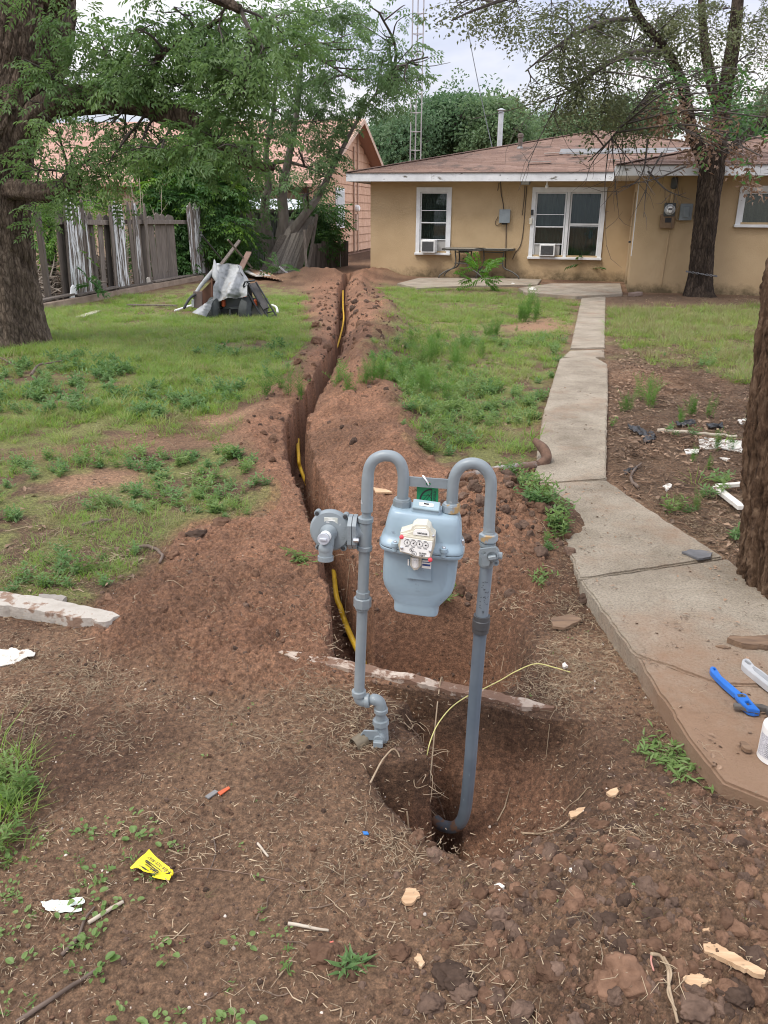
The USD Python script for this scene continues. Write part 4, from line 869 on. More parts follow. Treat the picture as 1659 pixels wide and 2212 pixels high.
def hidden(mid, rr_):
    """below the other roof"""
    w = mid - HL; u, o = float(w @ HE), float(-(w @ HN)); a = WINGR if rr_ is MAINR else MAINR
    return RZ + SL * min(u - a[0], a[1] - u, o - a[2], a[3] - o) > mid[2] + .03
for rr_ in (MAINR, WINGR):
    n0 = len(tabs)
    for row in range(46):
        for sd in ('front', 'left'): course(rr_, sd, row)
    tabs[n0:] = [t for t in tabs[n0:] if not hidden(t[1][:2].mean(0), rr_) and -2.5 < (t[1][0] - HL) @ HE < 13]
patch = lambda m: (abs(m[0] - 6.2) < 0.9 and abs((m - HL) @ -HN - 1.6) < .35)
tabs.sort(key=lambda t: t[0])
rest = {}
for k, (d, v, f, c) in enumerate(tabs):
    if k < 290: part(house, 'shingle', (v, f), shingle_mats[c])
    else: rest.setdefault(c, []).append((v, f))
for c, ms in rest.items(): part(house, 'shingle_courses', cat(ms), shingle_mats[c], kind='stuff')
# ridge caps
caps = []
def capline(a, b, n):
    for k in range(n):
        p, q = a + (b - a) * k / n, a + (b - a) * (k + 1.08) / n
        caps.append(beam(p + UP * (.022 if k % 2 else .027), q + UP * .020, .24, .012, UP))
c0, c1 = HP(-OV, RZ, OV), HP(-OV + 5.95, RZ + SL * 5.95, OV - 5.95); capline(c0, c1, 40); capline(HP(11.7, RZ, OV), HP(11.7 - 5.95, RZ + SL * 5.95, OV - 5.95), 40)
w0 = HP(WINGR[0], RZ, WING_O + OV); hW = (WINGR[1] - WINGR[0]) / 2; capline(w0, HP(WINGR[0] + hW, RZ + SL * hW, WING_O + OV - hW), 26)
part(house, 'ridge_caps', cat(caps), shingle_mats[2], kind='stuff')
# grey metal sheet and torn shingles where the wing meets the main roof
def roof_z(u, o): return RZ + SL * max(min(u + OV, 11.7 - u, o + OV, 11.4 - o), min(u - WINGR[0], WINGR[1] - u, o - WINGR[2], WINGR[3] - o) if WINGR[0] < u < WINGR[1] and WINGR[2] < o < WINGR[3] else -9)
tin = look('dull_tin', [(0.3, (.12, .115, .11)), (0.7, (.20, .20, .20))], 4, stretch=(1, 8, 1), rough=.55, metal=.25, space='world')
def roof_patch(u0, u1, o0, o1, mat, name, lift=.03):
    n = 10; uu, ov = np.meshgrid(np.linspace(u0, u1, n * 2), np.linspace(o0, o1, n)); v = np.array([HP(u, roof_z(u, o) + lift + .008 * math.sin(o * 70), -o) for u, o in zip(uu.ravel(), ov.ravel())])
    i, j = np.meshgrid(np.arange(n - 1), np.arange(2 * n - 1), indexing='ij'); q = np.stack([i * 2 * n + j, i * 2 * n + j + 1, (i + 1) * 2 * n + j + 1, (i + 1) * 2 * n + j], -1).reshape(-1, 4)
    return part(house, name, (v, q), mat)
roof_patch(4.6, 8.0, 1.7, 2.35, tin, 'tin_patch')
pale = look('bleached_board', [(0.3, (.33, .31, .29)), (0.7, (.52, .50, .47))], 8, rough=.8)
for (px, py, l) in ((1165, 353, .55), (1240, 333, .4), (1330, 348, .35), (1255, 338, .5), (1195, 334, .45), (1348, 330, .3)):
    for o in np.linspace(-.4, 6, 200):
        p = plane(px, py, HL - HN * o, HN); u = float((p - HL) @ HE)
        if p[2] <= roof_z(u, o) + .04: break
    a, b = HP(u - l / 2, roof_z(u - l / 2, o) + .07, -o), HP(u + l / 2, roof_z(u + l / 2, o + .08) + .07, -o - .08)
    part(house, 'loose_shingle', beam(a, b, .12, .012, UP), pale)
# roof vents
def on_roof(px, py):
    for o in np.linspace(-.4, 6, 400):
        p = plane(px, py, HL - HN * o, HN); u = float((p - HL) @ HE)
        if p[2] <= roof_z(u, o): break
    return p
galv = look('galvanised_steel', [(0.3, (.40, .42, .43)), (0.7, (.54, .56, .57))], 6, rough=.45, metal=.5)
def stack(px, py, ptop, r, mat, label, cap=True, back=0.0):
    b = on_roof(px, py); b = b - HN * back; top = plane(px + 2, ptop, b, HN); h = top[2] - b[2]
    t = thing('roof_vent', label, 'vent pipe', b)
    part(t, 'pipe', collar(b - UP * .4, b + UP * h, r, .004, 20), mat, 30)
    if cap: part(t, 'cap', lathe(b + UP * (h - .06), b + UP * (h + .12), [(0, r * 1.15), (.05, r * 1.15), (.051, r * .9), (.09, r * .9), (.095, r * 1.7), (.105, r * 1.7), (.15, r * .3)], 20), mat, 30)
    else: part(t, 'turbine_cap', lathe(b + UP * (h - .12), b + UP * h, [(0, r * .9), (.02, r * 1.35), (.05, r * 1.2), (.055, r * 1.35), (.10, r * 1.25), (.12, r * .4)], 16), mat, 30)
    part(t, 'flashing', lathe(b - UP * .06, b + UP * .05, [(0, r * 2.2), (.08, r * 1.3), (.11, r * 1.05)], 16), tin, 30)
stack(1072, 319, 241, .082, galv, 'tall galvanised flue with a conical cap rising behind the roof hip', True, .8)
stack(1123, 321, 288, .062, look('rusty_vent_iron', [(0.3, (.06, .04, .03)), (0.7, (.17, .14, .12))], 9, rough=.7), 'short dark rusty vent with a round cap on the front roof slope', False)
# boxes, meter and wires fixed to the walls
wire = look('brown_cable', (.06, .045, .035), 9, rough=.7)
wall_grey = look('box_grey_paint', [(0.3, (.17, .20, .215)), (0.7, (.23, .26, .275))], 9, rough=.5)
WRX = np.stack([HE, -HN, UP], 1)
def wall_tube(pts, r, out, mat, par, name):
    part(par, name, tube(path_smooth([HP(*on_wall(px, py, out), out) for px, py in pts], 8 * len(pts)), r, 8), mat, True)
u, z = on_wall(1091, 467); jb = thing('junction_box', 'small grey junction box on the tan wall above the patio tables', 'junction box', HP(u, z, .05))
part(jb, 'box', cbox((.26, .10, .31), .012, HP(u, z, .052), WRX), wall_grey); part(jb, 'lid', cbox((.27, .02, .32), .006, HP(u, z, .11), WRX), wall_grey); part(jb, 'foot', cbox((.14, .05, .05), .004, HP(u, z - .17, .04), WRX), black)
wall_tube([(1081, 392), (1083, 420), (1087, 440), (1088, 458)], .010, .02, wire, jb, 'cable'); wall_tube([(1094, 475), (1093, 520), (1092, 570), (1092, 583)], .010, .02, wire, jb, 'cable')
wall_tube([(1083, 476), (1079, 484), (1073, 487), (1070, 480), (1076, 468)], .007, .02, wire, jb, 'cable'); wall_tube([(1078, 395), (1075, 412)], .008, .02, wire, jb, 'cable')
u, z = on_wall(1136, 396); fl = thing('flood_lamp', 'small grey lamp box under the eave left of the double window', 'lamp', HP(u, z, .05))
part(fl, 'housing', cbox((.22, .12, .11), .012, HP(u, z + .02, .07), WRX), wall_grey); part(fl, 'lens', cbox((.18, .04, .08), .008, HP(u, z + .01, .14), WRX), galv)
wall_tube([(1138, 402), (1135, 440), (1130, 500), (1124, 530), (1114, 545), (1107, 560)], .009, .015, wire, fl, 'cable'); wall_tube([(1134, 402), (1132, 430), (1128, 465)], .008, .015, wire, fl, 'cable')
u, z = on_wall(1183, 398); lb = thing('light_bulb', 'bare white bulb hanging under the eave above the double window', 'light bulb', HP(u, z, .25))
part(lb, 'bulb', lathe(HP(u, z + .04, .25), HP(u, z - .10, .25), [(0, .02), (.05, .022), (.08, .04), (.115, .045), (.135, .03), (.14, .01)], 14), white_plate, 40); part(lb, 'socket', collar(HP(u, z + .05, .25), HP(u, z + .12, .25), .028, .003, 12), white_plate)
u, z = on_wall(1150, 459); bx_ = thing('door_bell', 'little black and cream boxes screwed to the left trim of the double window', 'switch box', HP(u, z, .06))
part(bx_, 'black_box', cbox((.06, .05, .13), .006, HP(u, z, .065), WRX), black); part(bx_, 'cream_box', cbox((.07, .05, .14), .006, HP(u - .02, z - .20, .065), WRX), cream)
WO = WING_O
u, z = on_wall(1446, 453, WO); em_ = thing('electric_meter', 'round glass electric meter on the wing wall left of the trunk', 'electric meter', HP(u, z, WO))
part(em_, 'socket_box', cbox((.22, .10, .26), .01, HP(u, z, WO + .052), WRX), look('meter_socket_dark', (.055, .06, .06), 9, rough=.5))
c = HP(u, z, WO + .10); gl = part(em_, 'glass_dome', lathe(c, c + HN * .12, [(0, .098), (.012, .105), (.025, .105), (.027, .088), (.09, .085), (.11, .07), (.12, .03)], 28), galv, 40)
part(em_, 'dial_face', lathe(c + HN * .118, c + HN * .126, [(0, .06), (.004, .06), (.008, .05)], 24), white_plate, 30); part(em_, 'register', cbox((.07, .006, .03), 0, c + HN * .128 + UP * .012, WRX), ink)
part(em_, 'conduit', tube([HP(u + .02, z + .13, WO + .045), HP(u + .03, EAVE + .02, WO + .045)], .032, 14), stucco, True); part(em_, 'weather_head', cbox((.13, .10, .22), .03, HP(u + .03, EAVE - .12, WO + .06), WRX), look('meter_socket_dark', (.05, .05, .05)))
wall_tube([(1449, 470), (1446, 500), (1440, 540), (1432, 590), (1428, 618)], .012, WO + .012, stucco, em_, 'conduit')
ob = thing('meter_base_box', 'old square brown box with a small black window below the electric meter', 'electric box', HP(*on_wall(1441, 478, WO), WO)); u, z = on_wall(1441, 478, WO)
part(ob, 'box', cbox((.28, .09, .28), .012, HP(u, z, WO + .047), WRX), look('brown_box_paint', [(0.3, (.15, .095, .055)), (0.7, (.24, .16, .09))], 8, rough=.8, bump=.002)); part(ob, 'window', cbox((.12, .02, .09), .003, HP(u + .01, z + .02, WO + .09), WRX), ink)
u, z = on_wall(1481, 458, WO); pb = thing('breaker_panel', 'grey breaker box on the wing wall right beside the trunk', 'electric box', HP(u, z, WO))
part(pb, 'case', cbox((.24, .11, .32), .01, HP(u, z, WO + .057), WRX), wall_grey); part(pb, 'cover', cbox((.12, .03, .22), .012, HP(u, z, WO + .122), WRX), wall_grey)
wall_tube([(1449, 466), (1458, 470), (1466, 476), (1477, 476), (1480, 470)], .012, WO + .02, stucco, pb, 'cable'); wall_tube([(1474, 404), (1470, 440), (1475, 448)], .010, WO + .02, stucco, pb, 'cable')
# patio tables
tbl_metal = look('brown_table_metal', [(0.3, (.055, .052, .045)), (0.7, (.085, .08, .07))], 9, rough=.5, metal=.3)
tbl_top = look('stippled_table_glass', [(0.3, (.17, .165, .14)), (0.7, (.25, .245, .215))], 14, rough=.35)
def table(px0, px1, feet, leg_px, label, rounded):
    zt = .05 + .70
    a, b = G(px0, 548, zt), G(px1, 548, zt); yy = (feet[1] + .42)
    fx = G(leg_px, 600, .05); c0 = fx + HN * 0
    u0, _ = [float((G(px, 601, .05) - HL) @ HE) for px in (px0, px1)]
    o = float((G((px0 + px1) / 2, 602, .05) - HL) @ HN)
    ua, ub = [float((plane(px, 547, HL + HN * o, HN) - HL) @ HE) for px in (px0, px1)]
    t = thing('patio_table', label, 'table', HP((ua + ub) / 2, .05, o - .35))
    if rounded: pg = Polygon([(ua, -.1), (ua + .15, .0), (ub, .0), (ub, -.85), (ua + .25, -.85), (ua + .02, -.7)]).buffer(-.06).buffer(.06)
    else: pg = Polygon([(ua, 0), (ub - .12, 0), (ub, -.12), (ub, -.75), (ub - .1, -.85), (ua, -.85)]).buffer(-.02).buffer(.02)
    RT_ = np.stack([HE, HN, np.cross(HE, HN)], 1)     # x right, y out, z down
    if np.linalg.det(RT_) < 0: pass
    top = extrude(pg, .03, np.stack([HE, -HN * -1, np.cross(HE, HN)], 1), HP(0, zt + .0, o))
    part(t, 'table_top', top, tbl_top); rim = pg.difference(pg.buffer(-.03))
    part(t, 'rim', extrude(rim, .045, np.stack([HE, HN, np.cross(HE, HN)], 1), HP(0, zt + .006, o)), tbl_metal)
    um = (ua + ub) / 2; hw = .17 if rounded else .26
    for su in (-1, 1):
        for so in (-.12, -.70):
            foot = um + su * (hw + (.34 if rounded else (.12 if su < 0 else .38)))
            sp = -.02 if so > -.4 else -.82
            pts = [HP(um + su * hw, zt, o + so), HP(um + su * (hw - .03), zt - .3, o + so), HP(um + su * (hw + .02), zt - .45, o + so), HP((um + su * hw + foot) / 2 + su * .03, .22, o + (so + sp) / 2), HP(foot, .12, o + sp), HP(foot + su * .03, .05, o + sp)]
            part(t, 'leg', tube(path_smooth(pts, 22), .017, 10), tbl_metal, True)
    for so in (-.12, -.70):
        for dz in (.08, .34): part(t, 'stretcher', tube([HP(um - hw, zt - dz, o + so), HP(um + hw, zt - dz, o + so)], .013, 8), tbl_metal, True)
    return t
table(952, 1040, (962, 21), 1000, 'patio table with rounded top under the left window', True)
table(1024, 1107, (1100, 21), 1065, 'patio table with clipped corner, the right one of the pair by the wall', False)
# ---------------------------------------------------------------- the neighbour's house beyond the fence
NG = unit([.19, .98, 0]); NW = unit([-.98, .19, 0])          # along its gable wall (away), along its long front (leftwards)
N0 = np.array([-2.50, 27.9, 0.0]); NOUT = np.cross(NG, UP)     # out of the gable wall, towards the tan house
pink = look('faded_pink_siding', [(0.3, (.42, .24, .15)), (0.55, (.53, .335, .225)), (0.75, (.60, .41, .295))], 2.2, stretch=(3, 3, .6), detail=8, rough=.9, space='world', second=((.27, .15, .085), .66, 5, (3, 3, .4)))
pink_trim = look('pink_trim', [(0.3, (.38, .26, .19)), (0.7, (.48, .35, .27))], 4, rough=.85)
pink_roof = look('pink_roof_shingle', [(0.3, (.33, .19, .145)), (0.7, (.44, .27, .21))], 30, rough=.92, space='world', bump=.002)
nb = thing('pink_house', 'pink shingle-sided house with a gable end behind the leaning fence boards', 'house', N0)
def NP(g, w, z): return N0 + NG * g + NW * w + UP * z
GW, GH, EV = 12.0, 2.26, 2.53
core = np.vstack([[NP(g, w, z) for g, w, z in ((0.02, 0.02, -.1), (GW - .02, 0.02, -.1), (GW - .02, .02, EV), (GW / 2, .02, EV + GH - .02), (.02, .02, EV))], [NP(g, w, z) for g, w, z in ((0.02, 12, -.1), (GW - .02, 12, -.1), (GW - .02, 12, EV), (GW / 2, 12, EV + GH - .02), (.02, 12, EV))]])
cf = [[0, 1, 2], [0, 2, 4], [4, 2, 3], [5, 7, 6], [5, 9, 7], [9, 8, 7]] + [t for a, b in ((0, 1), (1, 2), (4, 0)) for t in ([a, b + 5, b], [a, a + 5, b + 5])]
part(nb, 'wall', (core, np.array(cf)), look('pink_backing', (.22, .13, .09), 4, rough=.95))
def gable_top(g): return EV + GH * (1 - abs(g - GW / 2) / (GW / 2))
nr = np.random.default_rng(9); k = 0
wing0 = [plane(px, py, N0, NOUT) for px, py in ((722, 405), (741, 492))]
wg0, wg1 = sorted(float((p - N0) @ NG) for p in wing0); wz1, wz0 = wing0[0][2], wing0[1][2]
z = 0.12
while z < EV + GH - .2:
    g = -.05 + (.4 if k % 2 else 0)
    while g < GW:
        L = .82; a, b = max(g, 0), min(g + L - .008, GW)
        if b - a > .1 and min(gable_top(a), gable_top(b)) > z + .05 or (b - a > .1 and gable_top((a + b) / 2) > z + .1):
            zz = lambda q, t: min(z + t, max(gable_top(q) - .02, z + .01)); h = .315
            c = [NP(a, -.034, z), NP(b, -.034, z), NP(b, -.012, zz(b, h)), NP(a, -.012, zz(a, h)), NP(a, .0, z), NP(b, .0, z)]
            part(nb, 'siding_shingle', (np.array(c), np.array([[0, 1, 2], [0, 2, 3], [4, 5, 1], [4, 1, 0], [4, 0, 3], [5, 2, 1]])), pink)
        g += L
    z += .305; k += 1
win = part(nb, 'window', cat([beam(NP(wg0, -.05, (wz0 + wz1) / 2), NP(wg1, -.05, (wz0 + wz1) / 2), .05, wz1 - wz0, UP)]), trim_white)
part(win, 'pane', cat([beam(NP(wg0 + .1, -.08, z0_), NP(wg1 - .1, -.08, z0_), .012, (wz1 - wz0) * .38, UP) for z0_ in (wz0 + (wz1 - wz0) * .27, wz0 + (wz1 - wz0) * .73)]), look('frosted_pane', [(0.3, (.30, .32, .31)), (0.7, (.42, .43, .42))], 5, rough=.25))
# roof slopes, rake boards, soffit
for s in (0, 1):
    e0, r0 = (-.45, GW / 2) if s == 0 else (GW + .45, GW / 2)
    ze = EV - GH / (GW / 2) * .45
    v = np.array([NP(e0, -.5, ze + .05), NP(e0, 12.4, ze + .05), NP(r0, 12.4, EV + GH + .07), NP(r0, -.5, EV + GH + .07), NP(e0, -.5, ze - .04), NP(e0, 12.4, ze - .04), NP(r0, 12.4, EV + GH - .02), NP(r0, -.5, EV + GH - .02)])
    f = np.array([[0, 1, 2], [0, 2, 3], [4, 6, 5], [4, 7, 6], [0, 4, 5], [0, 5, 1], [1, 5, 6], [1, 6, 2], [3, 2, 6], [3, 6, 7], [0, 3, 7], [0, 7, 4]])
    rf_ = part(nb, 'roof', (v, f), pink_roof)
    part(nb, 'rake_board', beam(NP(e0, -.51, ze - .02), NP(r0, -.51, EV + GH + .01), .03, .17, UP), pink_trim)
tabs2 = []
sl = math.hypot(GW / 2 + .45, GH + GH / (GW / 2) * .45); row = 0; ux = (np.array(NP(GW / 2, 0, EV + GH + .07)) - NP(-.45, 0, EV - GH / (GW / 2) * .45 + .05)) / sl
while row * .15 < sl - .1:
    w = -.5 + (.16 if row % 2 else 0)
    while w < 12.2:
        a = NP(-.45, w, EV - GH / (GW / 2) * .45 + .05) + ux * row * .15; b = a + NW * .318; lift = .012 + nr.uniform(0, .006)
        c = np.array([a + UP * lift, b + UP * lift, b + ux * .17 + UP * .004, a + ux * .17 + UP * .004, a, b]); tabs2.append((c, np.array([[0, 1, 2], [0, 2, 3], [4, 5, 1], [4, 1, 0]])[:, ::-1])); w += .325
    row += 1
part(nb, 'shingle_courses', cat(tabs2), pink_roof, kind='stuff')
part(nb, 'front_siding', cat([beam(NP(-.01, .1, .2 + q * .3), NP(-.01, 12, .2 + q * .3), .03, .29, UP) for q in range(7)]), look('tan_lap_siding', [(0.3, (.33, .24, .16)), (0.7, (.42, .31, .22))], 3, rough=.9))
gmx = plane(767, 450, N0 + NOUT * .08, NOUT)
g_ = float((gmx - N0) @ NG); zg = gmx[2]
mt = thing('electric_meter', 'white round meter and pipe on the pink siding', 'electric meter', NP(g_, -.05, zg))
part(mt, 'meter_dome', lathe(NP(g_, -.04, zg), NP(g_, -.3, zg), [(0, .12), (.08, .13), (.16, .13), (.22, .10), (.24, .05)], 20), white_plate, 40)
part(mt, 'meter_box', cbox((.14, .22, .62), .02, NP(g_ + .05, -.09, zg - .52), np.stack([NOUT * 1, NG, UP], 1)), pink_trim)
part(mt, 'conduit', tube([NP(g_ - .1, -.07, .1), NP(g_ - .1, -.07, EV + 1.4)], .035, 8), pink_trim, True)
part(mt, 'conduit', tube([NP(g_ + .55, -.07, .1), NP(g_ + .55, -.07, EV + 1.9)], .03, 8), pink_trim, True)
# ---------------------------------------------------------------- shed of corrugated metal
s0, s1 = Y(484, 470, 24.7), Y(668, 470, 25.6); s0[2] = s1[2] = 0
zl, zh = Y(540, 452, 25.0)[2], Y(600, 430, 26.8)[2]
sx = unit(s1 - s0); sd = np.array([-sx[1], sx[0], 0]); Ls = np.linalg.norm(s1 - s0)
shed_wall = look('weathered_corrugated', [(0.3, (.10, .12, .115)), (0.7, (.20, .22, .21))], 3, stretch=(2, 2, .4), rough=.6, metal=.3, second=((.16, .10, .065), .62, 3, (1, 1, .5)))
shed_roof = look('pale_metal_roof', [(0.3, (.45, .49, .52)), (0.7, (.60, .64, .66))], 3, rough=.5, metal=.2)
sh_ = thing('metal_shed', 'low shed of dark corrugated sheet with a pale metal roof behind the trees', 'shed', s0)
def corrugated(a, b, z0, z1, out, amp=.012, pitch=.076):
    n = max(8, int(np.linalg.norm(b - a) / pitch * 6)); t = np.linspace(0, 1, n); p = a + (b - a) * t[:, None] + out * (np.sin(t * np.linalg.norm(b - a) / pitch * 2 * np.pi) * amp)[:, None]
    q0, q1 = p.copy(), p.copy(); q0[:, 2] = z0; q1[:, 2] = z1; k = np.arange(n - 1)
    return np.vstack([q0, q1]), np.c_[k, k + 1, k + n + 1, k + n]
for k in range(4): part(sh_, 'wall_sheet', corrugated(s0 + sx * (Ls * k / 4 + .004 * (k % 2)), s0 + sx * (Ls * (k + 1) / 4), -.05, zl - .04, -sd), shed_wall, True)
part(sh_, 'side_wall', corrugated(s1, s1 + sd * 1.7, -.05, zl - .02, sx), shed_wall, True); part(sh_, 'side_wall', corrugated(s0 + sd * 1.7, s0, -.05, zl - .02, -sx), shed_wall, True)
for k in range(4):
    a = s0 - sd * .25 + sx * (Ls * k / 4 - .1 * (k == 0)); n = 26; t = np.linspace(0, 1, n); p = a + sx * (Ls / 4 + .15) * t[:, None]; w_ = np.sin(t * 12 * 2 * np.pi) * .012
    q0, q1 = p.copy(), p + sd * 2.1; q0[:, 2] = zl + w_ + .01 * (k % 2); q1[:, 2] = zh + w_ + .01 * (k % 2); kk = np.arange(n - 1); part(sh_, 'roof_sheet', (np.vstack([q0, q1]), np.c_[kk, kk + 1, kk + n + 1, kk + n]), shed_roof, True)
part(sh_, 'roof_edge', beam(s0 - sd * .25 + UP * (zl - .05), s1 - sd * .25 + UP * (zl - .05), .04, .07, UP), look('old_timber_dark', (.06, .05, .042), 6, rough=.9))
# ---------------------------------------------------------------- the broken fence
old_wood = look('old_grey_wood', [(0.25, (.055, .044, .036)), (0.5, (.115, .094, .077)), (0.75, (.19, .163, .14))], 14, stretch=(3, 3, .22), detail=7, rough=.9, bump=.003, bscale=20, per_item=.2)
dark_wood = look('dark_old_wood', [(0.25, (.04, .032, .026)), (0.5, (.075, .06, .048)), (0.75, (.12, .10, .08))], 14, stretch=(3, 3, .22), detail=7, rough=.9, bump=.003, bscale=20, per_item=.2)
peel = look('peeling_white_wood', [(0.3, (.40, .41, .41)), (0.7, (.56, .575, .575))], 6, stretch=(1, 1, .3), rough=.75, bump=.004, bscale=25, second=((.085, .069, .055), .495, 8, (2.6, 2.6, .22)), per_item=.12)
F0, F1 = G(118, 663)[:2], G(428, 604)[:2]; FD = F1 - F0; FL = np.linalg.norm(FD); FD3 = np.array([*FD / FL, 0]); FN3 = np.array([FD3[1], -FD3[0], 0])   # FN3 towards the yard
def fence_at(px, py, off=0.0):
    o = np.array([*F0, 0]) + FN3 * off; w = plane(px, py, o, FN3) - o; return float(w @ FD3), float(w[2])
fn = thing('broken_fence', 'broken board fence with peeling white and bare grey boards on a low kerb', 'fence', (*F0, 0))
def board(px_t, px_b, py_t, py_b, w_px, mat, off, parent=None, thick=.022, pointed=False, name='board'):
    t1, z1 = fence_at(px_t, py_t, off); t0, z0 = fence_at(px_b, py_b, off)
    w = w_px * np.hypot(*(np.array([*F0]) + FD / FL * t0)) / FOC / max(.2, abs(FN3 @ unit(np.array([*F0, 0]) + FD3 * t0))) * 1.0
    w = min(max(w, .06), .26)
    o = np.array([*F0, 0]) + FN3 * off
    a, b = o + FD3 * t0 + UP * z0, o + FD3 * t1 + UP * z1; ax = unit(b - a); L = np.linalg.norm(b - a); sdv = unit(FD3 - ax * (FD3 @ ax)); R = np.stack([sdv, ax, np.cross(sdv, ax)], 1)
    j = nr.uniform(-.012, .012, 6)
    top = [(w / 2, L - .05 + j[0]), (w / 6, L + j[1]), (-w / 6, L + j[2]), (-w / 2, L - .05 + j[3])] if not pointed else [(w / 2, L - .14), (w * .12, L + .04), (-w * .1, L + .02 + j[1]), (-w / 2, L - .12)]
    pg = Polygon([(-w / 2, j[4]), (w / 2, j[5])] + top)
    return part(parent or fn, name, extrude(pg, thick, R, a - R[:, 2] * thick / 2), mat)
def cq(x, y): return (x / 2.074) / 1.8228, (700 + y / 2.074) / 1.8228
def brd(xt, xb, yt, yb, w, mat, off, **k):
    xt = xt + nr.normal(0, 9); yt = yt + nr.normal(0, 9)
    a, b = cq(xt, yt), cq(xb, yb); return board(a[0], b[0], a[1], b[1], w / 2.074 / 1.8228, mat, off, **k)
for k, (xt, xb, yt, yb, w, m, o, pt) in enumerate(((470, 540, 280, 1000, 34, dark_wood, -.06, 0), (502, 572, 282, 1000, 30, old_wood, -.065, 0), (706, 772, 300, 985, 40, old_wood, -.06, 0), (738, 800, 305, 975, 34, dark_wood, -.06, 0), (828, 856, 288, 968, 32, old_wood, -.06, 0), (866, 915, 288, 965, 36, dark_wood, -.065, 0),
      (1148, 1205, 292, 925, 34, dark_wood, -.06, 0), (1240, 1282, 293, 918, 40, old_wood, -.06, 0), (1280, 1322, 293, 914, 40, old_wood, -.062, 0), (1320, 1362, 303, 908, 42, old_wood, -.06, 0), (1362, 1402, 310, 902, 42, old_wood, -.062, 0), (1402, 1438, 314, 898, 40, old_wood, -.06, 0),
      (520, 592, 196, 1030, 18, dark_wood, .06, 1), (542, 612, 210, 1035, 26, peel, .07, 1), (575, 628, 190, 1036, 24, peel, .075, 1), (596, 648, 205, 1040, 16, dark_wood, .06, 1), (618, 668, 215, 1040, 24, peel, .08, 1), (642, 700, 230, 1032, 22, peel, .07, 1), (662, 738, 200, 1026, 20, dark_wood, .06, 1), (684, 752, 300, 1020, 18, peel, .07, 1),
      (888, 965, 205, 1000, 24, old_wood, .06, 1), (912, 985, 205, 1000, 24, peel, .07, 1), (936, 1006, 210, 992, 26, peel, .075, 1), (960, 1032, 205, 985, 26, peel, .075, 1), (984, 1050, 215, 978, 24, peel, .07, 1),
      (1042, 1120, 212, 968, 22, dark_wood, .06, 1), (1066, 1136, 205, 966, 18, old_wood, .065, 1), (1096, 1160, 205, 965, 24, peel, .075, 1), (1116, 1184, 225, 962, 22, old_wood, .06, 1), (1172, 1236, 228, 940, 18, old_wood, .06, 1),
      (1535, 1592, 222, 870, 22, peel, .07, 1), (1556, 1612, 228, 868, 20, old_wood, .06, 1), (1578, 1630, 225, 866, 22, peel, .075, 1), (1600, 1648, 225, 862, 22, peel, .07, 1), (1622, 1668, 230, 860, 22, peel, .075, 1), (1645, 1690, 228, 856, 20, old_wood, .065, 1), (1664, 1708, 232, 852, 20, peel, .07, 1), (1712, 1772, 240, 842, 15, peel, .09, 1))):
    brd(xt, xb, yt, yb, w, m, o, pointed=bool(pt))
brd(590, 585, 880, 1025, 28, trim_white, .10, name='patch_board'); brd(1200, 1208, 800, 925, 26, look('bare_timber', (.33, .30, .26), 8, stretch=(1, 1, .2), rough=.8), .09, name='patch_board')
def rail(xa, ya, xb, yb, off, mat, w=.09, t=.045, name='rail'):
    a, b = cq(xa, ya), cq(xb, yb); ta, za = fence_at(*a, off); tb, zb = fence_at(*b, off); o = np.array([*F0, 0]) + FN3 * off
    return part(fn, name, beam(o + FD3 * ta + UP * za, o + FD3 * tb + UP * zb, t, w, UP, .004), mat)
rail(458, 358, 1010, 368, -.02, old_wood); rail(1000, 360, 1545, 362, -.02, old_wood); rail(760, 1005, 1240, 940, -.02, dark_wood, .06); rail(1245, 935, 1600, 885, .0, old_wood, .07)
for xq in (345, 1010, 1575):
    t, _ = fence_at(*cq(xq, 600), -.14); o = np.array([*F0, 0]) + FN3 * -.14 + FD3 * t; part(fn, 'post', cbox((.09, .09, 1.6), .005, o + UP * .75), dark_wood)
kerb_look = look('old_kerb_concrete', [(0.3, (.14, .10, .07)), (0.7, (.26, .20, .15))], 4, rough=.95, bump=.006, bscale=30, space='world')
a, b = np.array([*F0, 0]) - FD3 * 1.2 + FN3 * .12, np.array([*F1, 0]) + FD3 * .3 + FN3 * .12
part(fn, 'kerb', beam(a + UP * .02, b + UP * .02, .14, .20, UP, .012), kerb_look)
for k in range(5):
    t0 = -1.0 + k * 1.55; p = np.array([*F0, 0]) + FN3 * (.06 + .03 * (k % 2)) + UP * .145
    part(fn, 'rotten_plank', beam(p + FD3 * t0, p + FD3 * (t0 + 1.5) + UP * nr.uniform(-.02, .03), .13, .035, UP, .006), (dark_wood, old_wood)[k % 2])
# planks, leaning panel, short pickets, debris beyond
def planks_at(name, label, catg, specs, mat, loc, group=None):
    t = thing(name, label, catg, loc, group)
    for a, b, w, th, h in specs: part(t, 'board', beam(a, b, w, th, h, .003), mat[int(nr.integers(0, len(mat)))])
    return t
lb_ = []
zq = lambda x, y: ((780 + x / 2.127) / 1.8228, (500 + y / 2.127) / 1.8228)
for k in range(9):
    x0, x1 = 545 + k * 30, 725 + k * 30 * .95
    b = Y(*zq(x0, 1240 - k * 2), 22.6 + .04 * k); tp = Y(*zq(x1 + (10 if k % 3 else -12), 900 - k * 16 if k < 2 else 800 - k * 6), 23.6 + .04 * k); b[2] = max(b[2], .02)
    lb_.append((b, tp, .15, .025, (0, -1, .5)))
planks_at('collapsed_fence_section', 'collapsed grey fence panel leaning to the right against the trees', 'fence panel', lb_, [look('silvered_wood', [(0.25, (.10, .085, .07)), (0.5, (.20, .175, .148)), (0.75, (.31, .275, .24))], 14, stretch=(3, 3, 3), detail=7, rough=.9, bump=.003, bscale=20, per_item=.3)], lb_[0][0])
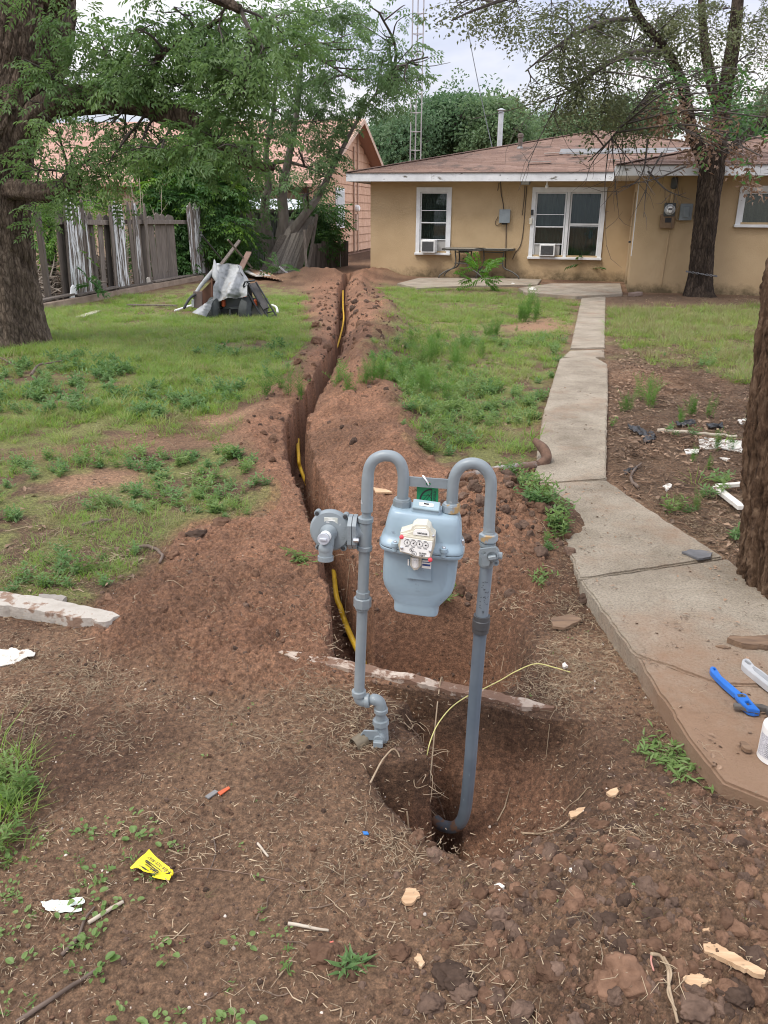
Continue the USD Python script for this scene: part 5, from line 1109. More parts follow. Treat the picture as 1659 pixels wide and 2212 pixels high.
t = thing('leaning_board', 'board with a white painted foot on the left edge of the collapsed panel', 'board', Y(*zq(515, 1250), 22.4))
a, b = Y(*zq(515, 1248), 22.4), Y(*zq(722, 905), 23.4); part(t, 'board', beam(a + (b - a) * .12, b, .15, .03, (0, -1, .5), .003), old_wood); part(t, 'white_foot', beam(a, a + (b - a) * .119, .15, .03, (0, -1, .5), .003), trim_white)
for k, (x0, y0, x1, y1, yd, w, m, lab) in enumerate(((910, 1240, 890, 860, 22.3, .07, old_wood, 'thin pale prop board standing before the collapsed panel'), (920, 1200, 995, 730, 22.9, .09, old_wood, 'tall board tilting right beside the short picket fence'), (680, 1170, 820, 1282, 21.5, .05, galv, 'thin grey rod slanting to the ground below the collapsed panel'),
      (835, 1230, 950, 820, 22.8, .16, dark_wood, 'wide dark board leaning in the gap of the collapsed panel'))):
    a, b = Y(*zq(x0, y0), yd), Y(*zq(x1, y1), yd + .3); a[2] = max(a[2], .02)
    single('loose_board', beam(a, b, w, .025, (0, -1, .3), .003), m, lab, 'board' if k != 2 else 'rod')
sp_ = thing('short_picket_fence', 'row of short uneven grey pickets before the pink house', 'fence', Y(*zq(950, 1200), 23.6))
for k in range(15):
    f_ = k / 14; x = 955 + 285 * f_; yd = 23.6 + 2.6 * f_; b = Y(*zq(x, 1205 - 40 * f_), yd); tp = Y(*zq(x + (14 if k < 6 else 4), 965 + nr.uniform(-14, 30) - (45 if k == 11 else 0)), yd); b[2] = 0
    part(sp_, 'picket', beam(b, tp, .115, .02, (.3, -1, 0), .003), [old_wood, dark_wood][k % 2] if k != 11 else peel)
part(sp_, 'rail', beam(Y(*zq(955, 1120), 23.68), Y(*zq(1240, 1080), 26.25), .04, .08, UP), dark_wood)
# fallen planks between fence and mower
fr = np.random.default_rng(21)
for k in range(12):
    c = onto(400 + fr.uniform(-14, 16), 590 + fr.uniform(-16, 10)); c[2] += .03 + .035 * k * .5; a = math.radians(fr.uniform(-25, 25)); d = np.array([math.cos(a), math.sin(a), fr.uniform(-.06, .10)]); L = fr.uniform(.8, 1.6)
    single('fallen_plank', beam(c - d * L / 2, c + d * L / 2, .12, .02, UP, .002), peel, 'white-painted plank in the pile fallen behind the fence gap', 'plank', 'planks piled behind the fence gap')
for k, (p, q_, w, m, lab) in enumerate((((275, 662), (382, 664), .05, old_wood, 'long thin grey stick on the grass in front of the fence'), ((172, 690), (212, 676), .12, look('pale_plank', (.36, .33, .27), 8, stretch=(1, 1, .3), rough=.85), 'short pale plank on the grass by the left trunk'), ((88, 652), (165, 640), .12, peel, 'peeling white plank lying at the kerb by the left trunk'))):
    a, b = onto(*p, .03), onto(*q_, .03); single('loose_plank', beam(a, b, w, .025, UP, .003), m, lab, 'plank')
# rusty corrugated sheet and pinkish board lying right of the tarp
cor = look('rusty_corrugated', [(0.3, (.20, .105, .06)), (0.7, (.42, .27, .18))], 4, rough=.7, metal=.2)
a, b = onto(556, 606, .12), onto(612, 611, .05); n = 40; tt = np.linspace(0, 1, n); d = b - a; dn = unit(np.array([-.5, 1.6, 0])); p = a + d * tt[:, None]; wv = np.sin(tt * 9 * 2 * np.pi) * .018; q0, q1 = p.copy(), p + dn * 1.7; q0[:, 2] += wv; q1[:, 2] += wv + .05; k_ = np.arange(n - 1)
single('corrugated_sheet', (np.vstack([q0, q1]), np.c_[k_, k_ + 1, k_ + n + 1, k_ + n]), cor, 'rusty corrugated sheet lying on the ground right of the tarp', 'metal sheet', smooth=True)
single('lying_board', beam(onto(520, 592, .16), onto(570, 606, .10), .35, .03, UP, .003), pale, 'pale wide board lying beside the rusty corrugated sheet', 'board')
# poles crossing behind the tarp
for k, (x0, y0, x1, y1, m, lab) in enumerate(((160, 1195, 345, 955, old_wood, 'grey pole crossing behind the tarp, leaning right'), (30, 905, 205, 1120, black, 'thin black rod leaning left over the tarp'), (250, 945, 450, 1180, old_wood, 'thin stick leaning left behind the tarp'), (355, 1190, 425, 1050, look('reddish_timber', (.14, .08, .055), 8, rough=.8), 'short reddish board standing behind the tarp'))):
    a, b = Y(*zq(x0, y0), 15.4), Y(*zq(x1, y1), 16.2); single('crossed_pole', beam(a, b, (.05, .025, .03, .10)[k], (.05, .025, .03, .03)[k], (0, -1, .2)), m, lab, 'pole')
# ---------------------------------------------------------------- riding mower under a tarp, with scrap leaning on it
MC = onto(522, 688); MY = MC[1]
def MZ(x, y, dy=0.0): return Y((680 + x / 3.7705) / 1.8228, (980 + y / 3.7705) / 1.8228, MY + dy)
mow = thing('riding_mower', 'old riding mower with black tyres half hidden under the grey tarp', 'lawn mower', MC)
tyre = look('worn_tyre', [(0.3, (.022, .026, .026)), (0.7, (.045, .052, .05))], 12, rough=.75, bump=.004, bscale=40)
orange = look('faded_orange_paint', [(0.3, (.36, .06, .018)), (0.7, (.50, .10, .03))], 5, rough=.5)
for sx_, nm in ((640, 1), (1120, 1)):
    c = MZ(sx_, 935, .1); ax_ = np.array([1.0, -.25, 0]); ax_ = unit(ax_)
    w_ = part(mow, 'wheel', lathe(c - ax_ * .10, c + ax_ * .10, [(0, .13), (.01, .19), (.04, .225), (.10, .232), (.16, .225), (.19, .19), (.20, .13), (.17, .11)], 30), tyre, 35)
    part(w_, 'hub', lathe(c - ax_ * .07, c + ax_ * .07, [(0, .10), (.07, .11), (.14, .10)], 20), galv, 35)
    part(mow, 'fender', cbox((.05, .3, .12), .02, c + ax_ * (.14 if sx_ < 800 else .13) + UP * .14 + np.array([0, .1, 0])), orange)
c = MZ(950, 880, .55)
part(mow, 'chassis', cbox((.52, .9, .14), .02, c + UP * -.02), ink); part(mow, 'rear_plate', cbox((.50, .03, .22), .008, MZ(980, 830, .12)), look('dark_mower_steel', (.06, .063, .065), 8, rough=.55)); part(mow, 'hitch_frame', cat([beam(MZ(850, 880), MZ(850, 1010), .03, .02, (1, 0, 0)), beam(MZ(1110, 870), MZ(1110, 1010), .03, .02, (1, 0, 0)), beam(MZ(840, 880), MZ(1120, 868), .03, .03, UP)]), look('dark_mower_steel', (.06, .063, .065)))
part(mow, 'hood', cbox((.44, .8, .34), .06, MZ(900, 640, 1.1)), orange); part(mow, 'seat', cat([cbox((.30, .30, .10), .03, MZ(880, 540, .66)), cbox((.26, .06, .30), .03, MZ(880, 400, .52))]), black)
# tarp: a cloth draped over a guessed form, folds by noise
tarp_look = look('grey_tarp', [(0.3, (.22, .23, .235)), (0.6, (.32, .33, .33)), (0.8, (.41, .415, .41))], 6, rough=.7, bump=.003, bscale=14, second=((.26, .225, .185), .62, 4, (1, 1, 1)))
outl = [(620, 250), (700, 235), (830, 212), (960, 235), (1000, 330), (1060, 420), (1110, 490), (1105, 700), (960, 735), (810, 730), (640, 800), (530, 940), (500, 1005), (285, 945), (420, 850), (545, 765), (600, 740), (600, 560), (630, 500), (690, 360)]
pg = Polygon(outl); gx_, gy_ = np.meshgrid(np.linspace(280, 1115, 90), np.linspace(205, 1010, 90))
hang = lambda x, y: .32 - .36 * sm(230, 700, y) + .10 * np.sin(x * .022 + y * .008) + .09 * (fb(x * .008, y * .010, 3, 3) - .5) + .05 * np.abs(fb(x * .022 + y * .01, y * .008, 3, 6) - .5) + .0 - .12 * sm(420, 330, x)
V = []; idx_ = -np.ones(gx_.shape, int); vv = []
inside = shapely.contains_xy(pg.buffer(6), gx_.ravel(), gy_.ravel()).reshape(gx_.shape)
for i_ in range(90):
    for j_ in range(90):
        if inside[i_, j_]:
            x, y = gx_[i_, j_], gy_[i_, j_]; idx_[i_, j_] = len(vv); vv.append(MZ(x, y, float(hang(x, y)) - .22 * float(sm(640, 1000, y)) * float(sm(760, 500, x))))
ff = [[idx_[i_, j_], idx_[i_, j_ + 1], idx_[i_ + 1, j_ + 1], idx_[i_ + 1, j_]] for i_ in range(89) for j_ in range(89) if min(idx_[i_, j_], idx_[i_, j_ + 1], idx_[i_ + 1, j_ + 1], idx_[i_ + 1, j_]) >= 0]
vv = np.array(vv); ff = np.array(ff); keep_ = np.unique(ff); mp_ = -np.ones(len(vv), int); mp_[keep_] = np.arange(len(keep_)); vv, ff = vv[keep_], mp_[ff]; n_ = len(vv)
front = vv; back = vv + np.array([0, .9, -.02]) * 0 + np.array([0, .004, 0])
# the far half of the cloth falls away behind
top_row = [(620, 250), (700, 238), (830, 215), (960, 238), (1000, 330), (1060, 420), (1105, 500)]
tr_ = path_smooth([MZ(x, y, float(hang(x, y))) for x, y in top_row], 40); bk = tr_ + np.array([0, .55, 0]); bk[:, 2] = bk[:, 2] * .35; md = tr_ + np.array([0, .3, -.03])
k_ = np.arange(39)
tp_ = thing('tarp', 'crumpled pale grey tarp thrown over the riding mower', 'tarp', MC)
part(tp_, 'cloth', (front, ff), tarp_look, True); part(tp_, 'back_fold', (np.vstack([tr_, md, bk]), np.vstack([np.c_[k_, k_ + 1, k_ + 41, k_ + 40], np.c_[k_ + 40, k_ + 41, k_ + 81, k_ + 80]])), tarp_look, True)
strip_ = path_smooth([MZ(680, 250, .6), MZ(560, 380, .3), MZ(440, 520, .2), (MZ(345, 650, .12))], 30)
part(tp_, 'rolled_edge', tube(strip_, np.linspace(.045, .025, 30) * (1 + .25 * (fb(np.arange(30) * .7, np.arange(30) * 0., 3, 2) - .5)), 10), tarp_look, True); part(tp_, 'point', lathe(MZ(650, 480, .1), MZ(628, 255, .3), [(0, .02), (.1, .06), (.25, .045), (.42, .01)], 12), tarp_look, True)
part(tp_, 'ground_edge', tube(path_smooth([onto(378, 675, .03), onto(395, 672, .05), onto(412, 668, .06), onto(425, 664, .04)], 20), .018, 8), trim_white, True); part(tp_, 'ground_edge', tube(path_smooth([onto(588, 664, .04), onto(597, 672, .06), onto(600, 680, .04)], 20), .02, 8), trim_white, True)
rust = look('rusty_brown_sheet', [(0.3, (.10, .045, .028)), (0.7, (.20, .095, .06))], 3, rough=.7)
cab = thing('scrap_cabinet', 'rust brown metal cabinet leaning at the left of the tarp', 'cabinet', MZ(450, 870, .2))
poly = [MZ(420, 640, .25), MZ(575, 480, .25), MZ(585, 740, .25), MZ(500, 800, .25), MZ(425, 850, .25)]
v = np.array(poly); part(cab, 'side_panel', (np.vstack([v, v + [0.03, .3, 0]]), np.array([[0, 2, 1], [0, 3, 2], [0, 4, 3], [5, 6, 7], [5, 7, 8], [5, 8, 9]] + [t for k in range(5) for t in ([k, (k + 1) % 5, (k + 1) % 5 + 5], [k, (k + 1) % 5 + 5, k + 5])])), rust)
part(cab, 'front_panel', beam(MZ(378, 875, .12), MZ(372, 630, .12), .06, .13, (1, 0, 0)), look('brown_grey_sheet', [(0.3, (.12, .085, .075)), (0.7, (.19, .145, .13))], 4, rough=.7)); part(cab, 'edge_bar', beam(MZ(585, 740, .2), MZ(582, 440, .22), .02, .02, (1, 0, 0)), rust); part(cab, 'leg', beam(MZ(300, 860, .1), MZ(302, 750, .1), .03, .04, (1, 0, 0)), trim_white)
st = thing('strap', 'black strap hanging from the tarp edge down to the grass on the left', 'strap', MZ(200, 850, 0)); part(st, 'band', tube(path_smooth([MZ(340, 670, .1), MZ(260, 730, .05), MZ(200, 820, 0), MZ(165, 890, -.02)], 20), .022, 8), black, True)
gr_ = thing('folding_frame', 'black folded lounge chair frame leaning on the right side of the tarp', 'folding chair', MZ(1400, 1050, -.1))
dk = look('black_frame_metal', (.022, .024, .026), 9, rough=.5); sling = look('dark_sling_fabric', [(0.3, (.045, .042, .042)), (0.7, (.08, .075, .075))], 9, rough=.85)
A = [MZ(1110, 520, .12), MZ(1235, 500, .16), MZ(1425, 860, -.02), MZ(1345, 900, -.06)]; v = np.array(A); part(gr_, 'sling', (np.vstack([v, v + [0, .02, -.015]]), np.array([[0, 1, 2, 3], [7, 6, 5, 4], [0, 4, 5, 1], [1, 5, 6, 2], [2, 6, 7, 3], [3, 7, 4, 0]])), sling)
for a, b, r_ in (((1050, 550), (1345, 1040), .016), ((1110, 500), (1460, 1095), .016), ((1235, 490), (1560, 1030), .014), ((1070, 490), (1220, 468), .014), ((1150, 540), (1290, 800), .012), ((1385, 955), (1480, 930), .010), ((1420, 1015), (1540, 970), .010), ((1345, 900), (1430, 870), .012), ((1050, 550), (1075, 490), .014)):
    part(gr_, 'tube', tube([MZ(*a, .08 * (1 - (a[1] - 480) / 600)), MZ(*b, .08 * (1 - (b[1] - 480) / 600) - .06)], r_, 8), dk, True)
ds = thing('round_board', 'grey rounded board standing against the mower beneath the folding frame', 'board', MZ(1260, 1060, .05))
n_ = 30; t_ = np.linspace(0, 2 * np.pi, n_, endpoint=False); pgd = Polygon([(math.cos(t) * .17, max(math.sin(t) * .17, -.17)) for t in t_]).union(sbox(-.17, 0, .17, .22)); part(ds, 'board', extrude(pgd, .02, np.stack([[1, 0, 0], [0, .2, .98], [0, -.98, .2]], 1), MZ(1255, 945, .08)), look('drab_grey_board', (.17, .165, .15), 6, rough=.7))
# brush heap beyond the fence
# ---------------------------------------------------------------- trees
bark_dark = usdkit.material(stage, '/World/Looks/furrowed_bark', {
    'g': ('geometry', {}), 'm': ('mapping', {'mapping_type': 'point', 'scale': (1, 1, .28)}), 'v': ('voronoi_texture', {'scale': 26.0, 'feature': 'distance_to_edge', 'detail': 2.0}), 'n': ('noise_texture', {'scale': 14.0, 'detail': 8.0, 'roughness': 0.68}), 'n0': ('noise_texture', {'scale': 2.5, 'detail': 4.0}),
    'r': ('rgb_ramp', {'ramp': [(0.3, (.045, .034, .026)), (0.5, (.105, .080, .060)), (0.72, (.20, .158, .12))]}), 'vr': ('rgb_ramp', {'ramp': [(0.0, (.35, .33, .32)), (0.12, (1, 1, 1))]}), 'mu': ('mix_color', {'blend_type': 'multiply', 'fac': 0.85}),
    'ml': ('math', {'math_type': 'multiply', 'value2': 0.6}), 'ad': ('math', {'math_type': 'add'}), 'mi': ('math', {'math_type': 'minimum', 'value2': 0.16}), 'b': ('bump', {'strength': 1.0, 'distance': 0.05}), 'p': ('principled_bsdf', {'roughness': 0.95, 'specular_ior_level': 0.15})},
    [('g.position', 'm.vector'), ('m.vector', 'v.vector'), ('m.vector', 'n.vector'), ('n.fac', 'r.fac'), ('v.distance', 'vr.fac'), ('r.color', 'mu.a'), ('vr.color', 'mu.b'), ('mu.result', 'p.base_color'), ('v.distance', 'mi.value1'), ('n.fac', 'ml.value1'), ('mi.value', 'ad.value1'), ('ml.value', 'ad.value2'), ('ad.value', 'b.height'), ('b.normal', 'p.normal')], surface='p.BSDF')
bark_black = usdkit.material(stage, '/World/Looks/blackish_bark', {
    'g': ('geometry', {}), 'm': ('mapping', {'mapping_type': 'point', 'scale': (1, 1, .28)}), 'v': ('voronoi_texture', {'scale': 26.0, 'feature': 'distance_to_edge', 'detail': 2.0}), 'n': ('noise_texture', {'scale': 14.0, 'detail': 8.0, 'roughness': 0.68}), 'n0': ('noise_texture', {'scale': 2.5, 'detail': 4.0}),
    'r': ('rgb_ramp', {'ramp': [(0.3, (.022, .017, .014)), (0.5, (.058, .043, .033)), (0.72, (.125, .094, .070))]}), 'vr': ('rgb_ramp', {'ramp': [(0.0, (.35, .33, .32)), (0.12, (1, 1, 1))]}), 'mu': ('mix_color', {'blend_type': 'multiply', 'fac': 0.85}),
    'ml': ('math', {'math_type': 'multiply', 'value2': 0.6}), 'ad': ('math', {'math_type': 'add'}), 'mi': ('math', {'math_type': 'minimum', 'value2': 0.16}), 'b': ('bump', {'strength': 1.0, 'distance': 0.05}), 'p': ('principled_bsdf', {'roughness': 0.95, 'specular_ior_level': 0.15})},
    [('g.position', 'm.vector'), ('m.vector', 'v.vector'), ('m.vector', 'n.vector'), ('n.fac', 'r.fac'), ('v.distance', 'vr.fac'), ('r.color', 'mu.a'), ('vr.color', 'mu.b'), ('mu.result', 'p.base_color'), ('v.distance', 'mi.value1'), ('n.fac', 'ml.value1'), ('mi.value', 'ad.value1'), ('ml.value', 'ad.value2'), ('ad.value', 'b.height'), ('b.normal', 'p.normal')], surface='p.BSDF')
bark_red = usdkit.material(stage, '/World/Looks/reddish_bark', {
    'g': ('geometry', {}), 'm': ('mapping', {'mapping_type': 'point', 'scale': (1, 1, .38)}), 'n': ('noise_texture', {'scale': 34.0, 'detail': 9.0, 'roughness': 0.74, 'distortion': 0.4}), 'n2': ('noise_texture', {'scale': 5.0, 'detail': 5.0}),
    'r': ('rgb_ramp', {'ramp': [(0.34, (.034, .021, .014)), (0.5, (.135, .082, .051)), (0.68, (.28, .19, .125))]}), 'b': ('bump', {'strength': 1.0, 'distance': 0.05}), 'p': ('principled_bsdf', {'roughness': 0.95, 'specular_ior_level': 0.15})},
    [('g.position', 'm.vector'), ('m.vector', 'n.vector'), ('n.fac', 'r.fac'), ('r.color', 'p.base_color'), ('n.fac', 'b.height'), ('b.normal', 'p.normal')], surface='p.BSDF')
twig_bark = look('twig_bark', [(0.3, (.035, .028, .024)), (0.7, (.08, .065, .055))], 9, rough=.9, space='world')
pale_bark = look('pale_grey_bark', [(0.3, (.10, .085, .07)), (0.7, (.20, .175, .15))], 9, stretch=(1, 1, .3), rough=.95, bump=.01, space='world')
tr = np.random.default_rng(77)

def trunk_mesh(pts, radii, rings=160, sides=96, depth=.03, freq=1.0, flare=(), seed=0, rugged=.8):
    """bark-furrowed trunk along a smooth path"""
    p = path_smooth(pts, rings); r = np.interp(np.linspace(0, 1, rings), np.linspace(0, 1, len(radii)), radii)
    v, f = tube(p, r, sides, True); n = rings * sides
    ctr = np.repeat(p, sides, 0); d = v[:n] - ctr; ang = np.tile(np.arange(sides) * 2 * np.pi / sides, rings)
    s = np.r_[0, np.cumsum(np.linalg.norm(np.diff(p, axis=0), axis=1))]; al = np.repeat(s, sides); rr_ = np.repeat(r, sides)
    def per(fr, sv, sd_): return fb(np.cos(ang) * fr + 11 + .35 * np.sin(al * 2.0), np.sin(ang) * fr + al * sv, 4, sd_) * .5 + fb(np.cos(ang) * fr + al * sv * .7, np.sin(ang) * fr + 7, 4, sd_ + 2) * .5
    fr = 5.5 * freq
    furrow = 1 - np.abs(per(fr, .9 * freq, seed) - .5) * 6; furrow = np.clip(furrow, 0, 1) ** 2
    lumps = per(1.2, .6, seed + 1) - .5
    plate = per(fr * 2.6, 3.5 * freq, seed + 3) - .5
    fl = np.zeros(n)
    for a0, w, h, amt in flare: fl += amt * np.exp(-((((ang - a0 + np.pi) % (2 * np.pi)) - np.pi) / w) ** 2) * np.exp(-al / h)
    brk = fb(np.cos(ang) * 3 + al * 7 * freq, np.sin(ang) * 3 - al * 5 * freq, 4, seed + 5, .6) - .5; furrow = furrow * np.clip(.55 + 2.2 * (fb(al * 4 * freq + np.cos(ang) * 2, np.sin(ang) * 2 + 3, 3, seed + 6) - .3), 0, 1.2)
    k = 1 + (lumps * .28 + fl) + (-furrow * depth + plate * depth * 1.3 + brk * depth * rugged) / np.maximum(rr_, .02)
    v[:n] = ctr + d * k[:, None]
    return v, f

# leaf sprays: small branches carrying compound or plain leaves, a few variants each
def leaf_quad(base, direction, normal, L, w, fold=.25):
    d, nrm = unit(direction), unit(normal); s = unit(np.cross(d, nrm)); nrm = np.cross(s, d)
    m = base + d * L * .45 - nrm * L * .06
    return [base, m + s * w / 2 + nrm * w * fold, base + d * L - nrm * L * .18, m - s * w / 2 + nrm * w * fold, m]
LF = [[0, 4, 1], [1, 4, 2], [2, 4, 3], [3, 4, 0]]
LF2 = [[0, 3, 1], [1, 3, 2]]
def add_leaf(vs, fs, base, d, n, L, w, cheap=True):
    q = leaf_quad(base, d, n, L, w); k = len(vs)
    if cheap: vs.extend([q[0], q[1], q[2], q[3]]); fs.extend([[k, k + 1, k + 2], [k, k + 2, k + 3]])
    else: vs.extend(q); fs.extend([[k + a for a in t] for t in LF])
def spray_pinnate(seed, leaves=6, pairs=5, L=.30, leaflet=.085, w=.024, droop=.6, cheap=True):
    r = np.random.default_rng(seed); vs, fs = [], []
    stem = np.array([[0, 0, 0], [.18, 0, -.02], [.36, .02, -.08]])
    for k in range(leaves):
        t = (k + .5) / leaves; o = stem[0] * (1 - t) + stem[2] * t; az = r.uniform(-1.2, 1.2) * (1 if k % 2 else -1) + (1.3 if k % 2 else -1.3) * (.6); d = np.array([math.cos(az), math.sin(az), r.uniform(-.3, .35)])
        p = o.copy(); d = unit(d)
        for j in range(pairs):
            d = unit(d + np.array([0, 0, -droop / pairs * r.uniform(.6, 1.4)])); p = p + d * L / pairs; sd_ = unit(np.cross(d, UP) + 1e-6)
            for s in (-1, 1): add_leaf(vs, fs, p, unit(sd_ * s + d * .75 + np.array([0, 0, r.uniform(-.55, .0)])), UP + r.normal(0, .35, 3), leaflet * r.uniform(.75, 1.15) * (1 - .35 * abs(j / pairs - .5)), w, cheap)
        add_leaf(vs, fs, p, d, UP + r.normal(0, .3, 3), leaflet, w, cheap)
    return np.array(vs), np.array(fs)
def spray_plain(seed, n=16, L=.05, w=.026, reach=.4, cheap=True):
    r = np.random.default_rng(seed); vs, fs = [], []
    for br in range(3):
        az = r.uniform(-.7, .7); d = unit([1, az, r.uniform(-.5, .3)])
        for j in range(n // 3):
            p = d * reach * (j + .7) / (n / 3) + np.array([0, 0, -.15 * (j / (n / 3)) ** 2]); s = 1 if j % 2 else -1
            add_leaf(vs, fs, p, unit(d * .5 + np.array([-d[1], d[0], 0]) * s + r.normal(0, .35, 3)), UP + r.normal(0, .5, 3), L * r.uniform(.7, 1.25), w, cheap)
    return np.array(vs), np.array(fs)
def spray_clump(seed, n=46, R=.42, L=.16, w=.10):
    r = np.random.default_rng(seed); vs, fs = [], []
    for k in range(n):
        d = unit(r.normal(0, 1, 3) + [0, 0, .25]); p = d * R * r.uniform(.35, 1.0) ** .6; add_leaf(vs, fs, p, unit(d + r.normal(0, .6, 3) + [0, 0, -.3]), d + r.normal(0, .4, 3) + [0, 0, .5], L * r.uniform(.7, 1.3), w)
    return np.array(vs), np.array(fs)

def grow(limbs, blobs, seed, sub=7, r_sub=.018, sag=.12, per=1.0, jitter=.5):
    """branches from the nearest limb into each blob, then twigs inside it; returns (branch mesh list, spray positions, outward directions)"""
    r = np.random.default_rng(seed); nodes = np.vstack([path_smooth(p, 30)[6:] for p, *_ in limbs]); meshes, pos, dr = [], [], []
    for c, R, n in blobs:
        c = np.asarray(c, float); R = np.asarray(R, float) * np.ones(3)
        dd = np.linalg.norm(nodes - c, axis=1); k = int(np.argmin(dd)); a = nodes[k]; mid = (a + c) / 2 + r.normal(0, .12, 3) * dd[k] * .4 + [0, 0, sag * dd[k] * .5]
        L = max(dd[k], .05); rb = r_sub * (1 + .5 * min(L, 3))
        main = path_smooth([a, mid, c + r.normal(0, .1, 3) * R], 9); meshes.append(tube(main, np.linspace(rb, rb * .5, 9), 5, False))
        for s in range(sub):
            e = c + unit(r.normal(0, 1, 3)) * R * r.uniform(.55, 1.0); o = main[r.integers(3, 9)]; m2 = (o + e) / 2 + r.normal(0, .1, 3) * R
            tw = path_smooth([o, m2, e], 7); meshes.append(tube(tw, np.linspace(rb * .45, rb * .12, 7), 4, False))
            nn = max(1, int(n * per / sub))
            for q in range(nn):
                t = r.uniform(.25, 1.0) ** .7; p = tw[min(6, int(t * 6))] + r.normal(0, jitter, 3) * R * .36
                pos.append(p); dv = unit((tw[-1] - tw[0]) + r.normal(0, .6, 3) * np.linalg.norm(tw[-1] - tw[0]) + unit(p - c) * .2); dr.append(dv)
    return meshes, np.array(pos), np.array(dr)

def spray_rot(dirs, r, tilt=-.25):
    az = np.arctan2(dirs[:, 1], dirs[:, 0]) + r.normal(0, .5, len(dirs)); el = np.arcsin(np.clip(dirs[:, 2], -1, 1)) * .6 + tilt + r.normal(0, .3, len(dirs)); ro = r.normal(0, .35, len(dirs))
    return Rotation.from_euler('ZYX', np.c_[az, -el, ro])
def crown(parent, name, protos, pos, dirs, seed, smin=.8, smax=1.25, tilt=-.25):
    r = np.random.default_rng(seed); b = base_of[parent][0]
    return instancer(fresh(parent, name), protos, pos - b, spray_rot(dirs, r, tilt), r.uniform(smin, smax, len(pos)), r.integers(0, len(protos), len(pos)), kind='stuff')
def blobs_of(rows, k=1.0):                     # (photo x, photo y, distance, radius x, radius z, sprays)
    return [(Y(px, py, yd), (rx, rx * .8 + .15, rz), int(n * k)) for px, py, yd, rx, rz, n in rows]

pecan = leaf_look('pecan_leaf', (.075, .140, .044), (.130, .205, .072), .45)
pin_a = [(spray_pinnate(s, 6, 5, .30, .092, .033), pecan) for s in (1, 2, 3, 4)]
# the big tree at the left
T1 = onto(-8, 742)
t1 = thing('left_tree', 'huge furrowed trunk at the left edge with a long drooping leafy limb', 'tree', T1)
tp = [Y(-14, 775, T1[1]), Y(-12, 690, T1[1]), Y(-10, 560, T1[1]), Y(-8, 420, T1[1]), Y(8, 300, T1[1]), Y(40, 200, T1[1]), Y(70, 90, T1[1]), Y(84, 0, T1[1]), Y(95, -120, T1[1] + .1), Y(110, -260, T1[1] + .2)]
tp[0][2] = -.25
part(t1, 'trunk', trunk_mesh(tp, [.78, .60, .475, .40, .37, .40, .42, .39, .33, .27], 340, 220, .030, 1.4, [(0.3, .5, .40, .34), (1.2, .3, .35, .25), (2.2, .4, .3, .3), (4.6, .5, .35, .35), (5.6, .35, .4, .3)], 2, 1.4), bark_dark, True)
l1 = [Y(18, 330, 10.2), Y(62, 268, 10.1), Y(110, 226, 9.9), Y(200, 213, 9.6), Y(300, 217, 9.4), Y(355, 243, 9.3), Y(415, 264, 9.3), Y(450, 308, 9.35), Y(500, 331, 9.4), Y(550, 356, 9.4), Y(592, 362, 9.5)]
l2 = [Y(15, 408, 10.1), Y(60, 410, 9.9), Y(100, 415, 9.7), Y(140, 404, 9.6), Y(160, 390, 9.55), Y(150, 372, 9.5)]
l3 = [Y(45, 120, 10.2), Y(-40, 60, 10.0), Y(-120, 0, 9.8)]
l4 = [Y(90, 0, 10.2), Y(180, -60, 9.6), Y(300, -60, 9.0), Y(420, -30, 8.6), Y(520, 20, 8.5)]
l5 = [Y(300, 217, 9.4), Y(330, 170, 9.3), Y(345, 120, 9.2), Y(410, 80, 9.1), Y(480, 40, 9.0)]
LB1 = [(l1, (.20, .17, .15, .145, .14, .125, .115, .10, .085, .06, .04)), (l2, (.13, .12, .11, .105, .09, .05)), (l3, (.2, .16, .1)), (l4, (.2, .15, .1, .07, .04)), (l5, (.06, .05, .04, .03, .02))]
for pts, rad in LB1: part(t1, 'limb', trunk_mesh(pts, rad, 90, 28, .02, .8, (), 4), bark_dark, True)
rows = []
for px, py, n in ((150, 60, 60), (220, 120, 70), (300, 70, 70), (380, 40, 70), (250, 180, 50), (330, 160, 60), (400, 130, 70), (470, 70, 70), (460, 170, 60), (130, 180, 40), (540, 40, 50), (180, 265, 40), (120, 280, 20), (230, 285, 30), (280, 300, 24), (330, 280, 20), (370, 200, 40), (420, 330, 36), (90, 345, 22), (150, 350, 20), (200, 350, 16), (250, 360, 14), (300, 345, 14), (340, 340, 10), (110, 400, 8), (230, 400, 6), (480, 300, 50), (470, 250, 40), (530, 330, 40), (610, 90, 50), (560, 130, 50), (520, 210, 50), (10, 20, 30), (60, 380, 10), (80, 470, 8), (60, 130, 16), (85, 240, 12)):
    yd = 9.6 - .0014 * px + tr.uniform(-.5, .5); rows.append((px, py - 14, yd, .36, .28, n * .36))
ms, pos, dr = grow(LB1, blobs_of(rows), 5, 6, .013)
part(t1, 'branches', cat(ms), twig_bark, kind='stuff'); crown(t1, 'crown', pin_a, pos, dr, 6, .5, .85, -.35)
